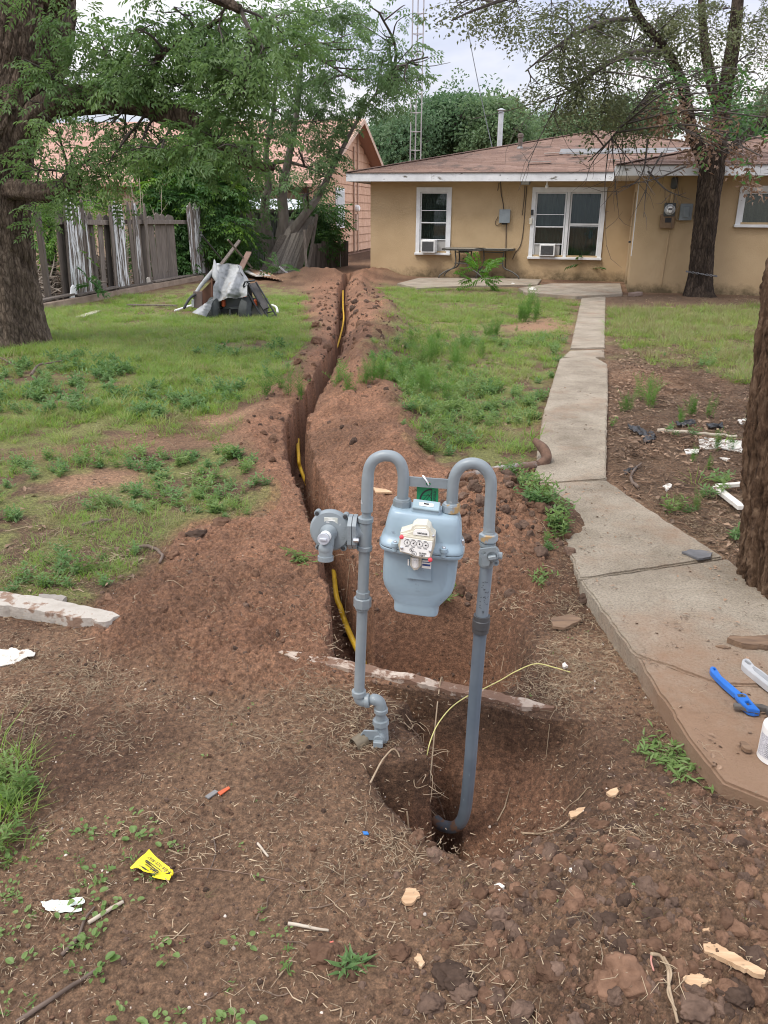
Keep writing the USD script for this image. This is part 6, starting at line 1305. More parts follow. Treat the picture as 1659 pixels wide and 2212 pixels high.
# the tree behind the fence, forked grey trunk
T2 = Y(592, 572, 23.6); T2[2] = 0
t2 = thing('forked_tree', 'grey multi-stemmed tree behind the leaning fence panel, spreading over the shed', 'tree', T2)
B2 = lambda px, py, dy=0: Y(px, py, 23.6 + dy)
stems = [([B2(590, 585), B2(585, 540), B2(576, 500), B2(572, 440), B2(580, 400), B2(575, 330), B2(590, 240, -.5), B2(600, 120, -1)], (.30, .26, .22, .17, .15, .12, .08, .04)), ([B2(598, 585), B2(604, 530), B2(612, 480), B2(610, 420), B2(622, 350), B2(640, 250, .3), B2(650, 150, .6), B2(655, 60, .8)], (.28, .25, .23, .2, .16, .12, .08, .04)),
         ([B2(606, 560), B2(630, 505), B2(665, 455), B2(690, 420, .3), B2(730, 340, .5), B2(790, 230, .8), B2(850, 170, 1)], (.24, .2, .17, .13, .10, .06, .03)), ([B2(580, 540), B2(545, 470), B2(522, 420), B2(505, 340, -.4), B2(480, 250, -.6)], (.2, .15, .11, .08, .04)), ([B2(560, 380), B2(600, 350), B2(660, 360), B2(720, 385)], (.10, .08, .05, .02))]
for pts, rad in [(p_, tuple(.68 * q_ for q_ in r_)) for p_, r_ in stems]: part(t2, 'trunk' if pts is not stems[-1][0] else 'limb', trunk_mesh(pts, rad, 70, 26, .015, .8, (), 6), pale_bark, True)
rows = []
for px, py, n in ((620, 40, 60), (690, 30, 70), (760, 50, 60), (820, 30, 40), (840, 90, 36), (740, 110, 70), (660, 110, 70), (600, 180, 60), (690, 190, 80), (760, 180, 70), (820, 160, 50), (880, 150, 44), (915, 135, 24), (900, 180, 26), (860, 210, 40), (800, 240, 50), (740, 260, 60), (680, 270, 60), (620, 270, 50), (560, 300, 40), (720, 320, 44), (650, 340, 40), (600, 380, 24), (690, 390, 30), (560, 240, 40), (720, 340, 30), (660, 430, 26), (540, 400, 34), (520, 350, 40), (570, 440, 20), (530, 440, 30), (510, 470, 26), (650, 200, 50)):
    rows.append((px, py - 8, 23.2 + tr.uniform(-1.4, 1.4), .80, .60, n * .40))
ms, pos, dr = grow(stems, blobs_of(rows), 8, 6, .022)
leaf_b = leaf_look('ash_leaf', (.072, .132, .050), (.125, .200, .082), .45)
pin_b = [(spray_pinnate(s, 6, 4, .42, .15, .052), leaf_b) for s in (5, 6, 7)]
part(t2, 'branches', cat(ms), twig_bark, kind='stuff'); crown(t2, 'crown', pin_b, pos, dr, 9, .5, .95, -.25)
# light green bushy trees beyond the fence
fresh_leaf = leaf_look('fresh_leaf', (.065, .16, .022), (.13, .235, .04), .38)
mid_leaf = leaf_look('mid_green_leaf', (.035, .095, .022), (.07, .145, .035), .32)
pin_c = [(spray_pinnate(s, 7, 6, .5, .13, .042), fresh_leaf) for s in (11, 12, 13)]
pin_d = [(spray_pinnate(s, 7, 6, .5, .13, .042), mid_leaf) for s in (14, 15)]
def bush(name, label, px, py, yd, rows, protos, seed, catg='bush', bark=twig_bark, sub=6, rs=.02):
    b = Y(px, py, yd); b[2] = 0; t = thing(name, label, catg, b); st_ = []
    for k in range(3):
        top = Y(px + (k - 1) * 18, rows[0][1] + 20, yd); st_.append(([b + [(k - 1) * .12, 0, -.05], (b + top) / 2 + tr.normal(0, .1, 3), top], (.06, .045, .02)))
    ms, pos, dr = grow(st_, blobs_of(rows), seed, sub, rs); ms += [tube(path_smooth(p, 14), np.interp(np.linspace(0, 1, 14), np.linspace(0, 1, 3), r_), 7) for p, r_ in st_]
    part(t, 'stems', cat(ms), bark); crown(t, 'foliage', protos, pos, dr, seed + 1, .7, 1.2, -.2)
    return t
bush('bushy_tree', 'light green bushy tree standing behind the broken fence', 390, 560, 21.8, [(420, 330, 21.8, .7, .6, 60), (370, 360, 21.6, .6, .6, 60), (440, 380, 21.6, .7, .6, 70), (400, 420, 21.4, .7, .6, 70), (350, 430, 21.2, .5, .5, 40), (450, 440, 21.4, .6, .5, 60), (480, 400, 21.8, .5, .5, 50), (420, 470, 21.2, .6, .5, 60), (390, 510, 21, .5, .5, 40), (470, 490, 21.2, .5, .5, 44), (345, 330, 22, .4, .4, 24), (385, 310, 22, .4, .4, 30)], pin_c[:1] + pin_d, 31)
bush('sumac_bush', 'bright yellow-green sapling between the left trunk and the fence', 100, 600, 16.0, [(140, 440, 16.6, .40, .25, 22), (105, 455, 16.2, .4, .3, 24), (90, 500, 15.8, .3, .3, 18), (190, 462, 18, .35, .25, 16), (235, 448, 19, .3, .25, 14), (104, 530, 15.8, .25, .25, 10), (95, 425, 16.2, .35, .25, 18)], [(spray_pinnate(s, 5, 6, .42, .10, .030), fresh_leaf) for s in (16, 17)], 33)
bush('fence_bush', 'dense green bush filling the fence gap beside the leaning white boards', 365, 590, 21.2, [(335, 520, 20.6, .35, .4, 40), (360, 560, 20.6, .35, .3, 34), (385, 530, 21.2, .4, .4, 44), (470, 540, 21.8, .4, .4, 34), (520, 540, 22.6, .35, .4, 24)], pin_d, 35)
bush('siding_bush', 'leafy sucker growing against the pink siding by the short fence', 690, 560, 25.2, [(695, 470, 25.2, .45, .4, 30), (690, 500, 25.2, .4, .4, 26), (680, 520, 24.8, .4, .4, 26), (710, 440, 25.4, .4, .4, 22)], pin_d, 37)
# brush heap, weeds and dead stalks beyond the fence
stk = np.random.default_rng(40); sticks = []
for k in range(520):
    px, py = stk.uniform(60, 420), stk.uniform(500, 600); c = G(px, 590); yd = stk.uniform(14.6, 19.5) if px > 130 else stk.uniform(14.4, 17)
    c = Y(px, stk.uniform(510, 580), yd); c[2] = abs(stk.normal(0, .42)) * .9; a, e = stk.uniform(0, 6.3), stk.normal(0, .35); d = np.array([math.cos(a) * math.cos(e), math.sin(a) * math.cos(e), math.sin(e)]) * stk.uniform(.2, .7)
    if fence_at(px, 560)[0] is not None and (c[:2] - F0) @ FN3[:2] < -.25: sticks.append(tube([c - d, c + stk.normal(0, .05, 3), c + d], [.012, .012, .005], 4, False))
single('brush_heap', cat(sticks), look('bleached_sticks', [(0.3, (.14, .11, .085)), (0.7, (.33, .28, .23))], 5, rough=.9, space='world'), kind='stuff', label='heap of bleached cut branches behind the broken fence', cat='brush heap')
stalks = []
for k in range(46):
    px = stk.uniform(170, 360); yd = stk.uniform(16.5, 20); b = Y(px, 590, yd); b[2] = 0; h = stk.uniform(1.6, 2.9); t_ = b + [stk.normal(0, .15), stk.normal(0, .1), h]
    if (b[:2] - F0) @ FN3[:2] > -.35: continue
    stalks.append(tube(path_smooth([b, (b + t_) / 2 + stk.normal(0, .05, 3), t_], 7), np.linspace(.014, .004, 7), 4, False))
    for q in range(3): p0 = b + (t_ - b) * stk.uniform(.5, .95); stalks.append(tube([p0, p0 + [stk.normal(0, .15), stk.normal(0, .1), .25]], [.006, .002], 3, False))
single('dead_stalks', cat(stalks), look('dry_stalk', [(0.3, (.22, .18, .13)), (0.7, (.36, .31, .24))], 5, rough=.9, space='world'), kind='stuff', label='dry bare stalks standing behind the broken fence', cat='dead weeds')
# stump of a cut trunk in the heap
c = Y(205, 560, 17.6); c[2] = .3
single('cut_log', lathe(c + [-.1, -.3, 0], c + [.1, .3, .05], [(0, .25), (.01, .28), (.58, .27), (.6, .22)], 26), bark_dark, 'short thick cut log seen through the fence boards', 'log', smooth=40)
# background trees
hazed_leaf = [leaf_look('hazed_leaf_a', (.065, .125, .060), (.125, .195, .098), .36), leaf_look('hazed_leaf_b', (.085, .145, .065), (.15, .215, .105), .36)]  # distance haze is mixed into these leaf colours as a lighter tone
def far_tree(label, px, yd, rows, seed, lk, scale=1.0):
    b = Y(px, 480, yd); b[2] = 0; t = thing('background_tree', label, 'tree', b); top = Y(px, rows[0][1], yd)
    limb = [([b, b * .5 + top * .5, top], (.35, .25, .08))]
    ms, pos, dr = grow(limb, blobs_of(rows), seed, 5, .06, jitter=.75)
    part(t, 'trunk', tube(path_smooth(limb[0][0], 12), np.linspace(.38, .1, 12), 10), pale_bark, True); part(t, 'branches', cat(ms), twig_bark, kind='stuff')
    crown(t, 'crown', [(spray_clump(s, 44, .46 * scale, .17 * scale, .10 * scale), hazed_leaf[lk]) for s in (seed, seed + 50)], pos, dr, seed + 2, .8, 1.4, 0)
def fill(px0, px1, top, bottom, yd, n, r, k, seed):
    g = np.random.default_rng(seed); out = [((px0 + px1) / 2, top(.5), yd, r, r * .85, k)]
    for _ in range(n):
        f_ = g.uniform(0, 1); t_ = top(f_); py = g.uniform(t_, bottom) if g.random() > .4 else t_ + g.uniform(0, 14); out.append((px0 + (px1 - px0) * f_, py, yd + g.uniform(-2.5, 2.5), r * g.uniform(.6, 1.15), r * g.uniform(.55, 1.0), k))
    return out
far_tree('broad dark green tree rising left of the lattice mast, beyond the roofs', 850, 46, fill(790, 905, lambda f_: 345 - 22 * math.sin(f_ * 3) - 50 * f_ + 9 * math.sin(f_ * 19), 380, 46, 26, 1.3, 26, 1), 60, 0)
far_tree('tall round-topped green tree between the mast and the flue', 985, 48, fill(900, 1075, lambda f_: 272 - 22 * math.sin(f_ * 3.1) + 13 * math.sin(f_ * 14), 340, 48, 62, 1.35, 26, 2), 61, 0)
far_tree('green tree with upright shoots directly behind the flue', 1070, 45, fill(1015, 1130, lambda f_: 246 + 70 * abs(f_ - .4) + 13 * math.sin(f_ * 17), 320, 45, 34, 1.15, 24, 3), 62, 1)
far_tree('low lighter green tree right of the short roof vent', 1190, 52, fill(1110, 1300, lambda f_: 285 + 6 * math.sin(f_ * 9), 300, 52, 24, 1.2, 20, 4), 63, 1)
far_tree('sparse olive tree behind the roof ridge', 1370, 50, fill(1240, 1480, lambda f_: 250 + 14 * math.sin(f_ * 8), 310, 50, 26, 1.0, 10, 5), 64, 1)
far_tree('dark tree behind the wing roof at the right edge', 1620, 42, fill(1560, 1760, lambda f_: 265 + 12 * math.sin(f_ * 7), 320, 42, 26, 1.2, 22, 6), 65, 0)
far_tree('pale tree with haze painted into its leaves far behind the pink house', 300, 60, fill(60, 480, lambda f_: 320 + 10 * math.sin(f_ * 9), 370, 60, 34, 1.5, 14, 7), 66, 1)
# the half-dead tree by the wing
T3 = onto(1508, 640)
t3 = thing('house_tree', 'dark-barked tree chained at its foot before the wing wall, with sparse drooping crown', 'tree', T3)
y3 = T3[1]
tp = [Y(1506, 668, y3), Y(1507, 638, y3), Y(1512, 600, y3), Y(1520, 520, y3), Y(1530, 430, y3), Y(1538, 370, y3), Y(1541, 335, y3)]; tp[0][2] = -.2
part(t3, 'trunk', trunk_mesh(tp, [.42, .295, .24, .225, .222, .235, .205], 220, 110, .026, 1.1, [(0, .5, .25, .35), (2, .5, .22, .35), (3.9, .5, .3, .5), (5.3, .4, .25, .4)], 9), bark_black, True)
lim3 = [([Y(1532, 360, y3), Y(1512, 325, y3), Y(1496, 290, y3), Y(1486, 240, y3 - .1), Y(1476, 190, y3 - .2), Y(1450, 130, y3 - .3), Y(1420, 85, y3 - .4), Y(1385, 45, y3 - .5), Y(1365, 5, y3 - .6), Y(1360, -60, y3 - .6)], (.16, .13, .115, .105, .10, .09, .08, .075, .065, .04)),
        ([Y(1540, 350, y3), Y(1552, 300, y3), Y(1562, 220, y3 + .1), Y(1578, 130, y3 + .2), Y(1590, 40, y3 + .3), Y(1600, -80, y3 + .4)], (.20, .17, .15, .135, .12, .09)),
        ([Y(1545, 345, y3), Y(1580, 320, y3 + .1), Y(1620, 285, y3 + .3), Y(1680, 220, y3 + .5)], (.13, .10, .08, .05)),
        ([Y(1560, 250, y3), Y(1535, 170, y3 + .3), Y(1520, 80, y3 + .5), Y(1515, -30, y3 + .6)], (.13, .11, .09, .06)),
        ([Y(1440, 115, y3 - .3), Y(1400, 110, y3 - .7), Y(1350, 118, y3 - 1.0), Y(1290, 150, y3 - 1.3), Y(1240, 190, y3 - 1.5), Y(1200, 210, y3 - 1.6)], (.06, .05, .045, .035, .025, .012)),
        ([Y(1380, 40, y3 - .5), Y(1320, 45, y3 - .9), Y(1250, 70, y3 - 1.3), Y(1190, 110, y3 - 1.6), Y(1140, 150, y3 - 1.8)], (.05, .04, .035, .025, .012)),
        ([Y(1360, -40, y3 - .6), Y(1250, -40, y3 - 1.5), Y(1120, -10, y3 - 2.2), Y(1030, 20, y3 - 2.6), Y(975, 45, y3 - 2.8)], (.05, .045, .035, .02, .01)),
        ([Y(1470, 170, y3 - .2), Y(1420, 190, y3 - .6), Y(1370, 240, y3 - .9), Y(1320, 300, y3 - 1.1), Y(1270, 350, y3 - 1.2)], (.045, .035, .028, .02, .008))]
for pts, rad in lim3: part(t3, 'limb', trunk_mesh(pts, rad, 80, 24, .012, .8, (), 12), bark_black if rad[0] > .07 else twig_bark, True)
rows = []
for px, py, n in ((985, 20, 16), (1030, 12, 20), (1070, 30, 20), (1110, 15, 24), (1150, 30, 30), (1200, 20, 36), (1250, 30, 40), (1300, 25, 44), (1340, 60, 40), (1180, 80, 26), (1230, 100, 40), (1290, 95, 44), (1340, 130, 40), (1200, 150, 30), (1160, 185, 18), (1250, 170, 40), (1310, 190, 40), (1280, 235, 34), (1220, 225, 26), (1350, 220, 34), (1390, 150, 40), (1400, 80, 44), (1420, 40, 50), (1400, 240, 30), (1430, 190, 30), (1330, 270, 24), (1260, 270, 16), (1390, 290, 12), (1460, 60, 44), (1480, 20, 44), (1510, 110, 30), (1530, 50, 40), (1560, 20, 40), (1600, 90, 30), (1640, 40, 40), (1620, 140, 24), (1650, 200, 30), (1640, 110, 24), (1500, 180, 18)):
    rows.append((px, py, y3 - 1.1 * min(1, max(0, (1540 - px) / 350)) + tr.uniform(-.9, .5), .52, .40, n * .95))
ms, pos, dr = grow(lim3, blobs_of(rows), 15, 6, .012)
olive = leaf_look('olive_leaf', (.070, .088, .040), (.125, .138, .062), .3); brown_leaf = leaf_look('withered_leaf', (.13, .080, .050), (.22, .145, .095), .2)
pl = [(spray_plain(s, 18, .075, .034, .42), olive) for s in (1, 2, 3)]
# bare hanging twigs
tw = []
for k in range(50):
    pts, rad = lim3[[0, 4, 5, 7, 7, 4, 0][k % 7]]; pp = path_smooth(pts, 40); a = pp[tr.integers(14, 40)]; d = unit([tr.normal(-.3, .6), tr.normal(-.2, .4), tr.uniform(-1.0, .1)]); L = tr.uniform(.5, 1.7)
    e = a + d * L + [0, 0, -.15]; m = (a + e) / 2 + tr.normal(0, .12, 3); q = path_smooth([a, m, e], 8); tw.append(tube(q, np.linspace(.012, .003, 8), 4, False))
    for s in range(4): o = q[tr.integers(3, 8)]; e2 = o + unit(d + tr.normal(0, .8, 3)) * tr.uniform(.15, .6); tw.append(tube([o, (o + e2) / 2 + tr.normal(0, .03, 3), e2], [.006, .004, .002], 3, False))
for x0, y0, x1, y1, x2, y2 in ((1480, 360, 1420, 385, 1352, 400), (1430, 330, 1400, 390, 1390, 470), (1400, 300, 1385, 380, 1330, 420), (1400, 370, 1440, 410, 1490, 430)):
    q = path_smooth([Y(x0, y0, y3 - .6), Y(x1, y1, y3 - 1.0), Y(x2, y2, y3 - 1.2)], 14); tw.append(tube(q, np.linspace(.022, .004, 14), 5, False))
    for s in range(7): o = q[tr.integers(3, 14)]; e2 = o + unit(tr.normal(0, 1, 3) + [-.4, 0, -.3]) * tr.uniform(.2, .7); tw.append(tube([o, (o + e2) / 2 + tr.normal(0, .05, 3), e2], [.007, .005, .002], 3, False))
part(t3, 'branches', cat(ms), twig_bark, kind='stuff'); part(t3, 'bare_twigs', cat(tw), twig_bark, kind='stuff'); crown(t3, 'crown', pl, pos, dr, 16, .7, 1.2, -.5)
rows = [(px, py, y3 - 1.6 + tr.uniform(-.5, .5), .35, .3, n) for px, py, n in ((1470, 245, 6), (1500, 210, 5), (1455, 235, 5), (1530, 250, 5), (1560, 300, 5), (1600, 330, 5), (1630, 300, 6), (1520, 300, 4), (1580, 230, 4), (1640, 380, 4))]
ms, pos, dr = grow(lim3, blobs_of(rows), 18, 5, .008); part(t3, 'branches', cat(ms), twig_bark, kind='stuff'); crown(t3, 'withered_leaves', [(spray_plain(s, 18, .09, .045, .3), brown_leaf) for s in (6, 7)], pos, dr, 19, .8, 1.3, -.6)
rows = [(px, py, y3 - 3.2 + tr.uniform(-.6, .6), .35, .3, n) for px, py, n in ((1520, 150, 4), (1440, 130, 4), (1560, 180, 4), (1610, 210, 5), (1650, 250, 6), (1480, 180, 4), (1590, 260, 4), (1655, 340, 5), (1640, 160, 5))]
ms, pos, dr = grow(lim3, blobs_of(rows), 20, 5, .008); crown(t3, 'green_sprays', [(spray_plain(s, 12, .10, .042, .42), mid_leaf) for s in (8, 9)], pos, dr, 21, .8, 1.3, -.3); part(t3, 'branches', cat(ms), twig_bark, kind='stuff')
# chain round its foot
ch = thing('chain', 'grey steel chain wrapped round the foot of the tree before the wing', 'chain', T3 + [0, 0, .42])
for k in range(40):
    a = k / 40 * 2 * np.pi; c = np.array([tp[2][0] + .02 + math.cos(a) * .295, y3 + math.sin(a) * .295, .46 - .04 * math.cos(a)]); d = np.array([-math.sin(a), math.cos(a), 0]); n1_ = np.array([math.cos(a), math.sin(a), 0]) if k % 2 else UP
    q = [c + d * .03 * math.cos(t) + n1_ * .016 * math.sin(t) for t in np.linspace(0, 2 * np.pi, 11)]; part(ch, 'link', tube(q, .006, 6, False), look('dull_chain_steel', (.16, .16, .165), 9, rough=.55, metal=.4))
# the near trunk at the right edge
T4 = onto(1740, 1290); y4 = T4[1]
t4 = thing('right_tree', 'reddish-brown trunk cut off by the right edge beside the walkway', 'tree', T4)
tp = [Y(1742, 1350, y4), Y(1742, 1265, y4), Y(1738, 1150, y4), Y(1738, 1000, y4 + .02), Y(1742, 850, y4 + .04), Y(1762, 700, y4 + .06), Y(1785, 560, y4 + .08), Y(1850, 300, y4 + .12), Y(1930, 0, y4 + .2), Y(2000, -300, y4 + .3), Y(2080, -700, y4 + .4)]; tp[0][2] = -.15
part(t4, 'trunk', trunk_mesh(tp, [.41, .31, .258, .235, .222, .215, .21, .2, .19, .17, .13], 560, 300, .034, 1.15, [(2.6, .5, .22, .4), (3.6, .35, .25, .35), (4.4, .5, .2, .4)], 14, 1.5), bark_red, True)
lim4 = [(tp[6:], 0), ([tp[9], tp[9] + [.3, .8, .6], tp[9] + [.6, 1.8, 1.2]], 0)]
rows = []
for k in range(22): rows.append((0, 0, 0, 0, 0, 0))
bl4 = [(tp[9] + np.array([tr.uniform(-.6, 2.4), tr.uniform(-1.5, 2.5), tr.uniform(.6, 2.8)]), (.6, .6, .45), 34) for _ in range(26)]
ms, pos, dr = grow(lim4, bl4, 24, 5, .02); part(t4, 'branches', cat(ms), twig_bark, kind='stuff'); crown(t4, 'crown', [(spray_plain(s, 18, .11, .05, .42), mid_leaf) for s in (10, 11)], pos, dr, 25, .8, 1.2)
# lattice mast and overhead wire
mb = Y(897, 350, 36.0); mb[2] = 0
ms_ = thing('lattice_mast', 'thin three-legged steel lattice mast standing behind the roof', 'mast', mb); mr = .225; zt = 15.5
legs = [mb + [mr * math.cos(a), mr * math.sin(a), 0] for a in (math.radians(200), math.radians(-20), math.radians(90))]
mast_m = look('dull_mast_steel', [(0.3, (.27, .25, .25)), (0.7, (.40, .38, .37))], 3, rough=.55, metal=.4)
for l_ in legs: part(ms_, 'leg', tube([l_, l_ + UP * zt], .024, 8), mast_m, True)
for k in range(22):
    z = .5 + k * .69
    for i_ in range(3): part(ms_, 'rung', tube([legs[i_] + UP * z, legs[(i_ + 1) % 3] + UP * z], .014, 5), mast_m)
ew = HP(*[on_wall(1080, 380, .55)[0]], EAVE + .14, .52); far = Y(1035, 190, 29.0); far2 = Y(1007, 40, 33.0); far3 = Y(985, -120, 38)
single('service_wire', tube(path_smooth([ew, Y(1066, 330, 24.5), far, far2, far3], 60), .013, 6), look('black_wire', (.03, .03, .035), 5, rough=.6), 'thin overhead wire rising from the eave between the mast and the flue', 'wire', smooth=True)
# ---------------------------------------------------------------- what grows and lies on the ground
gr = np.random.default_rng(101)
def blade(vs, fs, base, az, h, lean, w, segs=2):
    d = np.array([math.cos(az), math.sin(az), 0]); s = np.array([-d[1], d[0], 0]); k = len(vs)
    for i in range(segs + 1):
        t = i / segs; p = base + d * lean * t * t + UP * h * t * (1 - .15 * t); ww = w * (1 - t) ** .7
        if i < segs: vs.extend([p - s * ww / 2, p + s * ww / 2])
        else: vs.append(p)
    for i in range(segs - 1): fs.extend([[k + 2 * i, k + 2 * i + 1, k + 2 * i + 3], [k + 2 * i, k + 2 * i + 3, k + 2 * i + 2]])
    e = k + 2 * (segs - 1); fs.append([e, e + 1, e + 2])
def tuft(seed, n=26, h=.085, spread=.055, w=.0045, lean=.085):
    r = np.random.default_rng(seed); vs, fs = [], []
    for _ in range(n):
        a, q = r.uniform(0, 6.28), spread * r.uniform(0, 1) ** .6; blade(vs, fs, np.array([math.cos(a) * q, math.sin(a) * q, -.008]), a + r.normal(0, .8), h * r.uniform(.45, 1.15), lean * r.uniform(.2, 1.6), w * r.uniform(.7, 1.3))
    return np.array(vs), np.array(fs)
def weed(seed, stems=5, h=.11, leaf=.042, w=.011, spread=.05, nl=9, up=.5):
    r = np.random.default_rng(seed); vs, fs = [], []
    for s in range(stems):
        a = r.uniform(0, 6.28); lean = spread * r.uniform(.3, 1.4); H = h * r.uniform(.6, 1.15); o = np.array([math.cos(a), math.sin(a), 0]) * lean
        b0 = np.array([r.normal(0, .01), r.normal(0, .01), -.01]); blade(vs, fs, b0, a, H, lean, .004, 3)
        for l in range(nl):
            t = .2 + .8 * l / (nl - 1); p = b0 + o * t * t + UP * H * t * (1 - .15 * t); az = l * 2.4 + r.uniform(-.4, .4); d = np.array([math.cos(az), math.sin(az), up + .7 * (t > .85)])
            add_leaf(vs, fs, p, unit(d), UP + r.normal(0, .3, 3), leaf * r.uniform(.7, 1.2) * (1.1 - .45 * t), w)
    return np.array(vs), np.array(fs)
def feathery(seed, h=.34, stems=7, spread=.10):
    r = np.random.default_rng(seed); vs, fs = [], []
    for s in range(stems):
        a = r.uniform(0, 6.28); lean = spread * r.uniform(.2, 1.3); H = h * r.uniform(.55, 1.1); b0 = np.array([r.normal(0, .02), r.normal(0, .02), -.01]); blade(vs, fs, b0, a, H, lean, .004, 4); o = np.array([math.cos(a), math.sin(a), 0]) * lean
        for l in range(34):
            t = .12 + .88 * l / 33; p = b0 + o * t * t + UP * H * t * (1 - .15 * t); az = l * 2.4; d = unit([math.cos(az), math.sin(az), .9]); add_leaf(vs, fs, p, d, UP + r.normal(0, .4, 3), .055 * (1.15 - .7 * t) * r.uniform(.7, 1.2), .0055)
    return np.array(vs), np.array(fs)
def round_leafed(seed, n=7, L=.019, reach=.03):
    r = np.random.default_rng(seed); vs, fs = [], []
    for l in range(n):
        a = r.uniform(0, 6.28); q = reach * r.uniform(.3, 1.2); p = np.array([math.cos(a) * q, math.sin(a) * q, .006 + .02 * r.uniform()]); d = unit([math.cos(a), math.sin(a), r.uniform(-.1, .25)]); s = np.array([-d[1], d[0], 0]); k = len(vs); LL = L * r.uniform(.6, 1.2)
        ring = [p + d * LL * (.5 - .5 * math.cos(t)) + s * LL * .36 * math.sin(t) * (1 + .25 * math.cos(t)) + UP * .003 * math.sin(t) ** 2 for t in np.linspace(0, 2 * np.pi, 10)[:-1]]; vs.extend(ring); fs.extend([[k, k + i, k + i + 1] for i in range(1, 8)])
        blade(vs, fs, np.array([0, 0, -.004]), a, .012, q, .0016, 2)
    return np.array(vs), np.array(fs)
def straw(seed, n=12, R=.06, w=.0015):
    r = np.random.default_rng(seed); ms = []
    for _ in range(n):
        a, L = r.uniform(0, np.pi), r.uniform(.008, .05) * (1.8 if r.random() < .12 else 1); c = np.array([r.normal(0, R * .6), r.normal(0, R * .6), r.uniform(.001, .010)]); d = np.array([math.cos(a), math.sin(a), r.normal(0, .12)]); m = c + r.normal(0, .006, 3)
        ms.append(tube([c - d * L / 2, m, c + d * L / 2], [w * .5, w * .55, w * .3], 3, False))
    return cat(ms)
def dead_leaves(seed, n=7, R=.11):
    r = np.random.default_rng(seed); vs, fs = [], []
    for _ in range(n):
        p = np.array([r.normal(0, R * .6), r.normal(0, R * .6), r.uniform(.002, .012)]); a = r.uniform(0, 6.28); add_leaf(vs, fs, p, unit([math.cos(a), math.sin(a), r.normal(0, .25)]), UP + r.normal(0, .35, 3), r.uniform(.018, .045), r.uniform(.010, .020), False)
    return np.array(vs), np.array(fs)
def scatter(n, box_, dens, size, seed, yexp=1.0):
    """points kept with the probability dens(x, y); box_ = (x0, x1, y0, y1)"""
    r = np.random.default_rng(seed); x, y = r.uniform(box_[0], box_[1], n), box_[2] + (box_[3] - box_[2]) * r.uniform(0, 1, n) ** yexp
    inview = np.abs(x) < .56 * y + .35
    x, y = x[inview], y[inview]; k = r.uniform(0, 1, len(x)) < dens(x, y); x, y = x[k], y[k]
    return np.c_[x, y, height(x, y, False)], size(r, len(x))
def put(name, protos, pts, sc, seed, label=None, cat_=None, tilt=.15, flat=None):
    r = np.random.default_rng(seed); n = len(pts); rot = Rotation.from_euler('ZYX', np.c_[r.uniform(0, 6.28, n), r.normal(0, tilt, n), r.normal(0, tilt, n)])
    return instancer(fresh('/World', name), protos, pts, rot, sc, r.integers(0, len(protos), n), label=label, cat=cat_)
grass_a = leaf_look('lawn_blade', (.125, .220, .038), (.20, .30, .07), .47)
grass_b = leaf_look('dry_lawn_blade', (.15, .16, .055), (.26, .23, .11), .3)
weed_l = leaf_look('weed_leaf', (.110, .190, .050), (.185, .265, .09), .40)
weed_d = leaf_look('weed_leaf_blue', (.085, .170, .055), (.145, .235, .088), .40)
straw_m = look('straw', [(0.3, (.19, .14, .088)), (0.7, (.38, .30, .20))], 12, rough=.9, space='world', per_item=.35)
twig_m_ = look('walk_twig', (.09, .06, .042), 9, rough=.9)
litter_m = look('dead_leaf', [(0.3, (.12, .075, .048)), (0.7, (.27, .185, .125))], 9, rough=.9, space='world', per_item=.45)
PATH = [Polygon(W(q)) for q in ([(1257, 640), (1308, 640), (1312, 786), (1309, 1035), (1152, 1045), (1172, 900), (1205, 780)], [(1150, 1045), (1309, 1035), (1659, 1290), (1900, 1500), (1560, 1700), (1372, 1412), (1254, 1252), (1238, 1212)], [(858, 612), (905, 600), (1345, 603), (1345, 636), (1245, 642), (1135, 630), (900, 624)])]
def off_path(x, y):
    m = np.ones(len(x))
    for p in PATH: m *= ~shapely.contains_xy(p, x, y)
    return m
def dirt(x, y):
    d, s, a = seg_dist(x, y, TRENCH); hole = shapely.contains_xy(HOLE_P.buffer(.03), x, y); pit = ell(x, y, G(930, 1385)[:2], .45, .43) < 1
    return np.maximum.reduce([soft_in(x, y, SPOIL, .1, 2, .05), hole * 1.0, pit * 1.0])
patchy = lambda x, y, f, lo, hi, s: sm(lo, hi, fb(x * f, y * f, 4, s))
inP = lambda x, y, p, w=.2, s=5: soft_in(x, y, p, w, s)
bare_ = lambda x, y: 1 - np.clip(sum(inP(x, y, b, .15, 8) for b in BARE), 0, 1)
base_d = lambda x, y: off_path(x, y) * (1 - dirt(x, y)) * bare_(x, y)
lawn_l = lambda x, y: base_d(x, y) * inP(x, y, LAWN_L) * (.10 + .90 * patchy(x, y, .9, .34, .55, 60)) * (.35 + .65 * patchy(x, y, 3.2, .30, .55, 69))
grass_c = leaf_look('pale_lawn_blade', (.17, .22, .06), (.27, .31, .10), .42)
tufts = [(tuft(s, 28, (.075, .095, .06)[s % 3], .06, .0065 if s % 2 else .005), (grass_a, grass_c, grass_a, grass_a, grass_b)[s % 5]) for s in (1, 2, 3, 4, 5, 6, 7, 8)]
P, sc = scatter(70000, (-8, 1, 5.6, 16.5), lambda x, y: .80 * lawn_l(x, y), lambda r, n: r.uniform(.5, 1.25, n), 1)
put('lawn_grass', tufts, P, sc, 2, 'bright short lawn grass between the left trunk and the trench', 'grass')
lawn_c = lambda x, y: base_d(x, y) * inP(x, y, LAWN_C) * (.12 + .88 * patchy(x, y, .8, .38, .56, 61))
P, sc = scatter(40000, (-1, 6, 5, 18.5), lambda x, y: .55 * lawn_c(x, y) * (.55 + .45 * sm(8, 13, y)), lambda r, n: r.uniform(.45, 1.25, n), 3)
put('lawn_grass', tufts + [(tuft(9, 22, .07, .06), grass_b)], P, sc, 4, 'patchy lawn grass between the trench and the walkway', 'grass')
